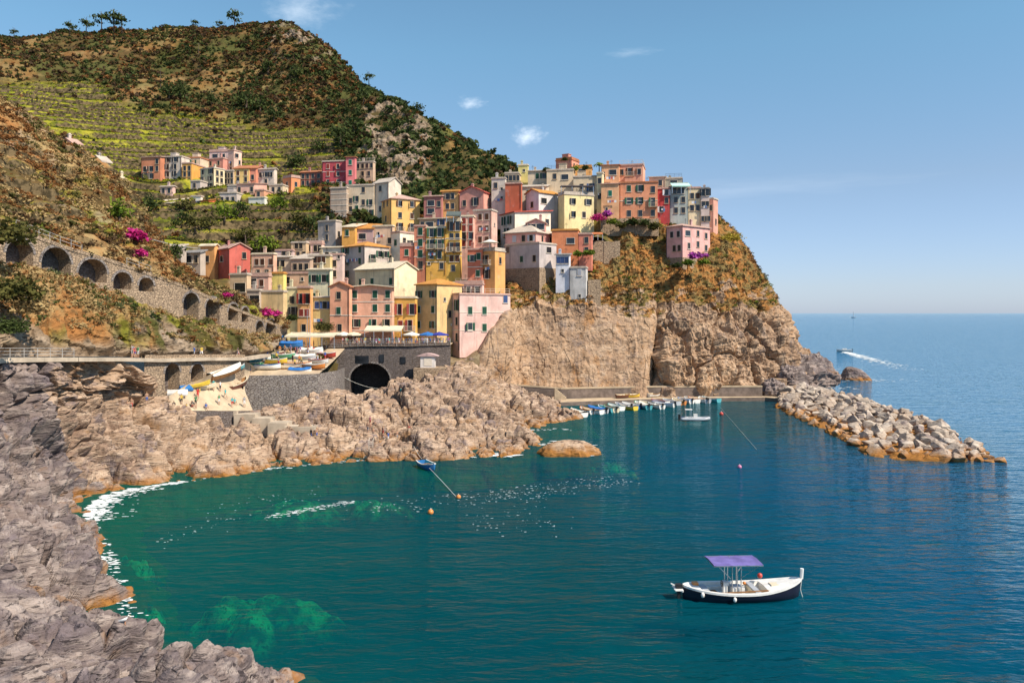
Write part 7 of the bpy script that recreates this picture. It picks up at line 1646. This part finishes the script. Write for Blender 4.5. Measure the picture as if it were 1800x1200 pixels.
# ------------------------------------------------------------------ seagull
def gull(p):
    root = empty('seagull', tuple(p), R(20), label='white and grey seagull standing on the foreground rock edge', cat='bird'); b = MB(); b.smooth = True
    prof = [(-.26,.01,.22), (-.2,.03,.235), (-.1,.065,.25), (0,.085,.27), (.08,.075,.31), (.12,.05,.37), (.135,.042,.42), (.15,.045,.46), (.19,.03,.465), (.22,.008,.455)]
    b.loft([[(x, r_*math.cos(6.283*j/10), z+r_*math.sin(6.283*j/10)) for j in range(10)] for x, r_, z in prof], True); b.build('body', BW, root)
    for s in (-1, 1):
        w_ = MB(); w_.smooth = True; w_.loft([[(.08, s*.088, .30), (.06, s*.09, .25)], [(-.1, s*.085, .30), (-.08, s*.09, .235)], [(-.32, s*.03, .255), (-.28, s*.045, .225)]]); w_.build('wing', BGREY, root)
        l_ = MB(); l_.tube([(.0, s*.03, .2), (.01, s*.03, 0), (.05, s*.035, 0)], .008, 5); l_.build('leg', BORG, root)
    k = MB(); k.tube([(.21, 0, .458), (.275, 0, .44)], [.014, .004], 6); k.build('beak', BYEL, root)
g_ = seat(SH, 222, 1086); gull(g_+np.array([0, 0, .0]))

# ------------------------------------------------------------------ buoys, lines, ladder, poles
def buoy(px, py, r_, mat, label):
    c = sea(px, py); root = empty('buoy', (c[0], c[1], 0), label=label, cat='buoy', group='buoys in the cove'); b = MB(); b.smooth = True
    b.loft([[(r_*max(.03, math.cos(e))*math.cos(6.283*j/12), r_*max(.03, math.cos(e))*math.sin(6.283*j/12), r_*.45+r_*math.sin(e)) for j in range(12)] for e in np.linspace(-1.57, 1.57, 9)], True); b.build('float', mat, root)
    t = MB(); t.tube([(0,0,r_*1.4),(0,0,r_*1.75)], r_*.16, 6); t.build('eye', BW, root)
buoy(757, 902, .30, BORG, 'orange buoy floating alone in the middle of the cove'); buoy(806, 875, .27, BORG, 'orange buoy at the end of the blue boat line'); buoy(1300, 822, .28, paint('boat_pink', (.6,.2,.35)), 'pale pink buoy in front of the breakwater'); buoy(1268, 729, .42, BRED, 'red buoy right of the inflatable boat')
def line(name, a, c, sag, label, r_=.03, mat=None, n=14):
    b = MB(); a, c = np.array(a), np.array(c); b.tube([a+(c-a)*t-np.array([0, 0, sag*4*t*(1-t)]) for t in np.linspace(0, 1, n)], r_, 5); b.build(name, mat or TWHITE, label=label, cat='rope')
line('mooring_rope', sea(753, 826)+[0, 0, .4], sea(803, 875)+[0, 0, .05], -.05, 'pale mooring rope from the blue rowing boat to its orange buoy')
line('mooring_rope', W(727, 783, 113), sea(741, 812)+[0, 0, .5], .15, 'pale rope tying the blue rowing boat to the rocks')
line('float_line', sea(1266, 716)+[0, 0, .03], sea(1330, 790)+[0, 0, .03], 0, 'thin dotted float line across the harbour', .016)
line('cable', W(600, 660, 161), W(756, 662, 158), 2.6, 'pale cable sagging in front of the dark bridge arch', .035)
line('handrail_cable', W(0, 305, 116), W(210, 400, 130), .5, 'pale handrail running down the near slope', .06, METAL); line('handrail_cable', W(210, 400, 130), W(352, 437, 150), .6, 'lower handrail continuing to the low sheds', .06, METAL)
ld = empty('ladder', sea(651, 806)+[0, .4, 0], label='white bathing ladder with a small platform at the foot of the bathing rocks', cat='ladder'); b = MB()
for s in (-.28, .28): b.tube([(s, 0, -.5), (s, 0, 2.4), (s, .5, 2.7)], .04, 6)
for k in range(8): b.bar((-.28, 0, .1+.3*k), (.28, 0, .1+.3*k), .05)
b.build('rail', TRIM, ld); b = MB(); b.box(-.9, 1.1, -.7, .35, .08, .3); b.build('platform', PALEC, ld)
for (px, py, Y, h, lab) in [(282,168,372,10,'wooden utility pole on the dark slope above the terraces'), (353,110,420,7,'small pole high on the ridge slope')]:
    p = seat(MT, px, py) if Y > 200 else W(px, py, Y); root = empty('utility_pole', tuple(p), label=lab, cat='pole'); b = MB(); b.tube([(0,0,-1),(0,0,h)], [.15, .09], 6); b.build('post', BARK, root); b = MB(); b.bar((-.8,0,h-.5),(.8,0,h-.5), .12); b.build('crossarm', BARK, root)
for (px, py, Y, h, lab) in [(545,606,159,8,'tall thin flag mast at the piazza corner'), (540,606,160,7,'second thin mast beside the piazza corner mast')]:
    root = empty('mast', tuple(W(px, py, Y)), label=lab, cat='mast'); b = MB(); b.tube([(0,0,-1),(0,0,h)], [.07, .05], 6); b.build('post', STEEL, root)

# ------------------------------------------------------------------ foam on the water
def flecks(name, pts, rad, label, seed=0, asp=2.2, ang=0):
    r_ = np.random.default_rng(seed); V, Fq = [], []; k = 0
    for p, q in zip(pts, rad):
        n = 8; a = np.linspace(0, 2*np.pi, n, endpoint=False); rr_ = q*(.5+.7*r_.random(n)); xy = np.stack([asp*rr_*np.cos(a), rr_*np.sin(a)], -1)
        c_, s_ = math.cos(ang), math.sin(ang); xy = xy@np.array([[c_, s_], [-s_, c_]]); V.append(np.concatenate([xy+p[:2], np.full((n, 1), p[2] if len(p) > 2 else .02)], 1)); Fq.append(np.arange(k, k+n)); k += n
    return link(name, npmesh(name, np.concatenate(V), np.array(Fq), FOAM), label=label, cat='foam', kind='stuff')
shore_w = np.array([[*sea(*p)[:2]] for p in [(235,1088),(205,1032),(190,977),(160,918),(157,892),(187,870),(240,858),(310,848),(400,835),(480,823),(560,814),(640,808),(720,807),(800,805),(870,802),(928,786)]])
g2 = np.random.default_rng(3); pts, rad = [], []
for k in range(560):
    s = 3.0+g2.beta(1.3, 2.2)*5.0; i = int(s); f = s-i; p = shore_w[i]*(1-f)+shore_w[i+1]*f; d = shore_w[i+1]-shore_w[i]; d /= np.linalg.norm(d); nr = np.array([d[1], -d[0]]); off = abs(g2.normal())*(1.5 if s < 6.5 else .6)-.3
    pts.append((*(p+nr*off), .02+.0004*(k % 40))); rad.append(.05+.26*g2.random()**2*max(.25, 1-off/4))
for k in range(260):
    s = g2.choice([g2.uniform(0, 3), g2.uniform(8, 15)]); i = int(min(s, 14)); f = s-i; p = shore_w[i]*(1-f)+shore_w[i+1]*f; pts.append((*(p+g2.normal(size=2)*.35), .02)); rad.append(.05+.18*g2.random()**2)
flecks('surf', pts, rad, 'white surf breaking along the left shore')
pts, rad = [], []
for (a, c, n, sp, r0) in [((470,908),(622,882),150,.9,.07), ((640,893),(900,868),170,3.2,.038), ((880,872),(1100,842),240,3.2,.042), ((800,905),(1010,925),80,4,.034), ((360,900),(560,865),50,4,.034), ((260,960),(420,905),30,3,.04)]:
    A, B_ = sea(*a)[:2], sea(*c)[:2]
    for k in range(n): t = g2.random(); pts.append((*(A+(B_-A)*t+g2.normal(size=2)*sp*np.array([.5, 1])*.6), .02)); rad.append(r0*(.4+1.4*g2.random()**2))
flecks('foam_flecks', pts, rad, 'scattered streaks of white flecks across the cove', 2, 2.6)
pts, rad = [], []
A, B_ = sea(1487, 619)[:2], sea(1592, 649)[:2]
for k in range(520): t = g2.random()**1.4; pts.append((*(A+(B_-A)*t+g2.normal(size=2)*np.array([.7+2.2*t, 1.5+5*t])), .03+.0005*(k % 30))); rad.append((.35+.8*g2.random())*(1-.75*t))
flecks('wake', pts, rad, 'white wake spreading behind the speed boat', 4, 1.6)
pts, rad = [], []
for (px, py, n, sx, sy) in [(1528,668,60,4,3), (1455,648,40,5,4), (880,800,60,1.2,.7), (1008,796,70,1.5,.6), (975,780,20,2,1), (950,755,20,2,.6), (1472,662,20,4,3), (1480,682,25,3,2)]:
    c = sea(px, py)
    for k in range(n): pts.append((c[0]+g2.normal()*sx, c[1]+g2.normal()*sy, .02+.0005*(k % 20))); rad.append(.1+.3*g2.random()**2)
flecks('rock_foam', pts, rad, 'white foam washing round the rocks', 6, 2.0)
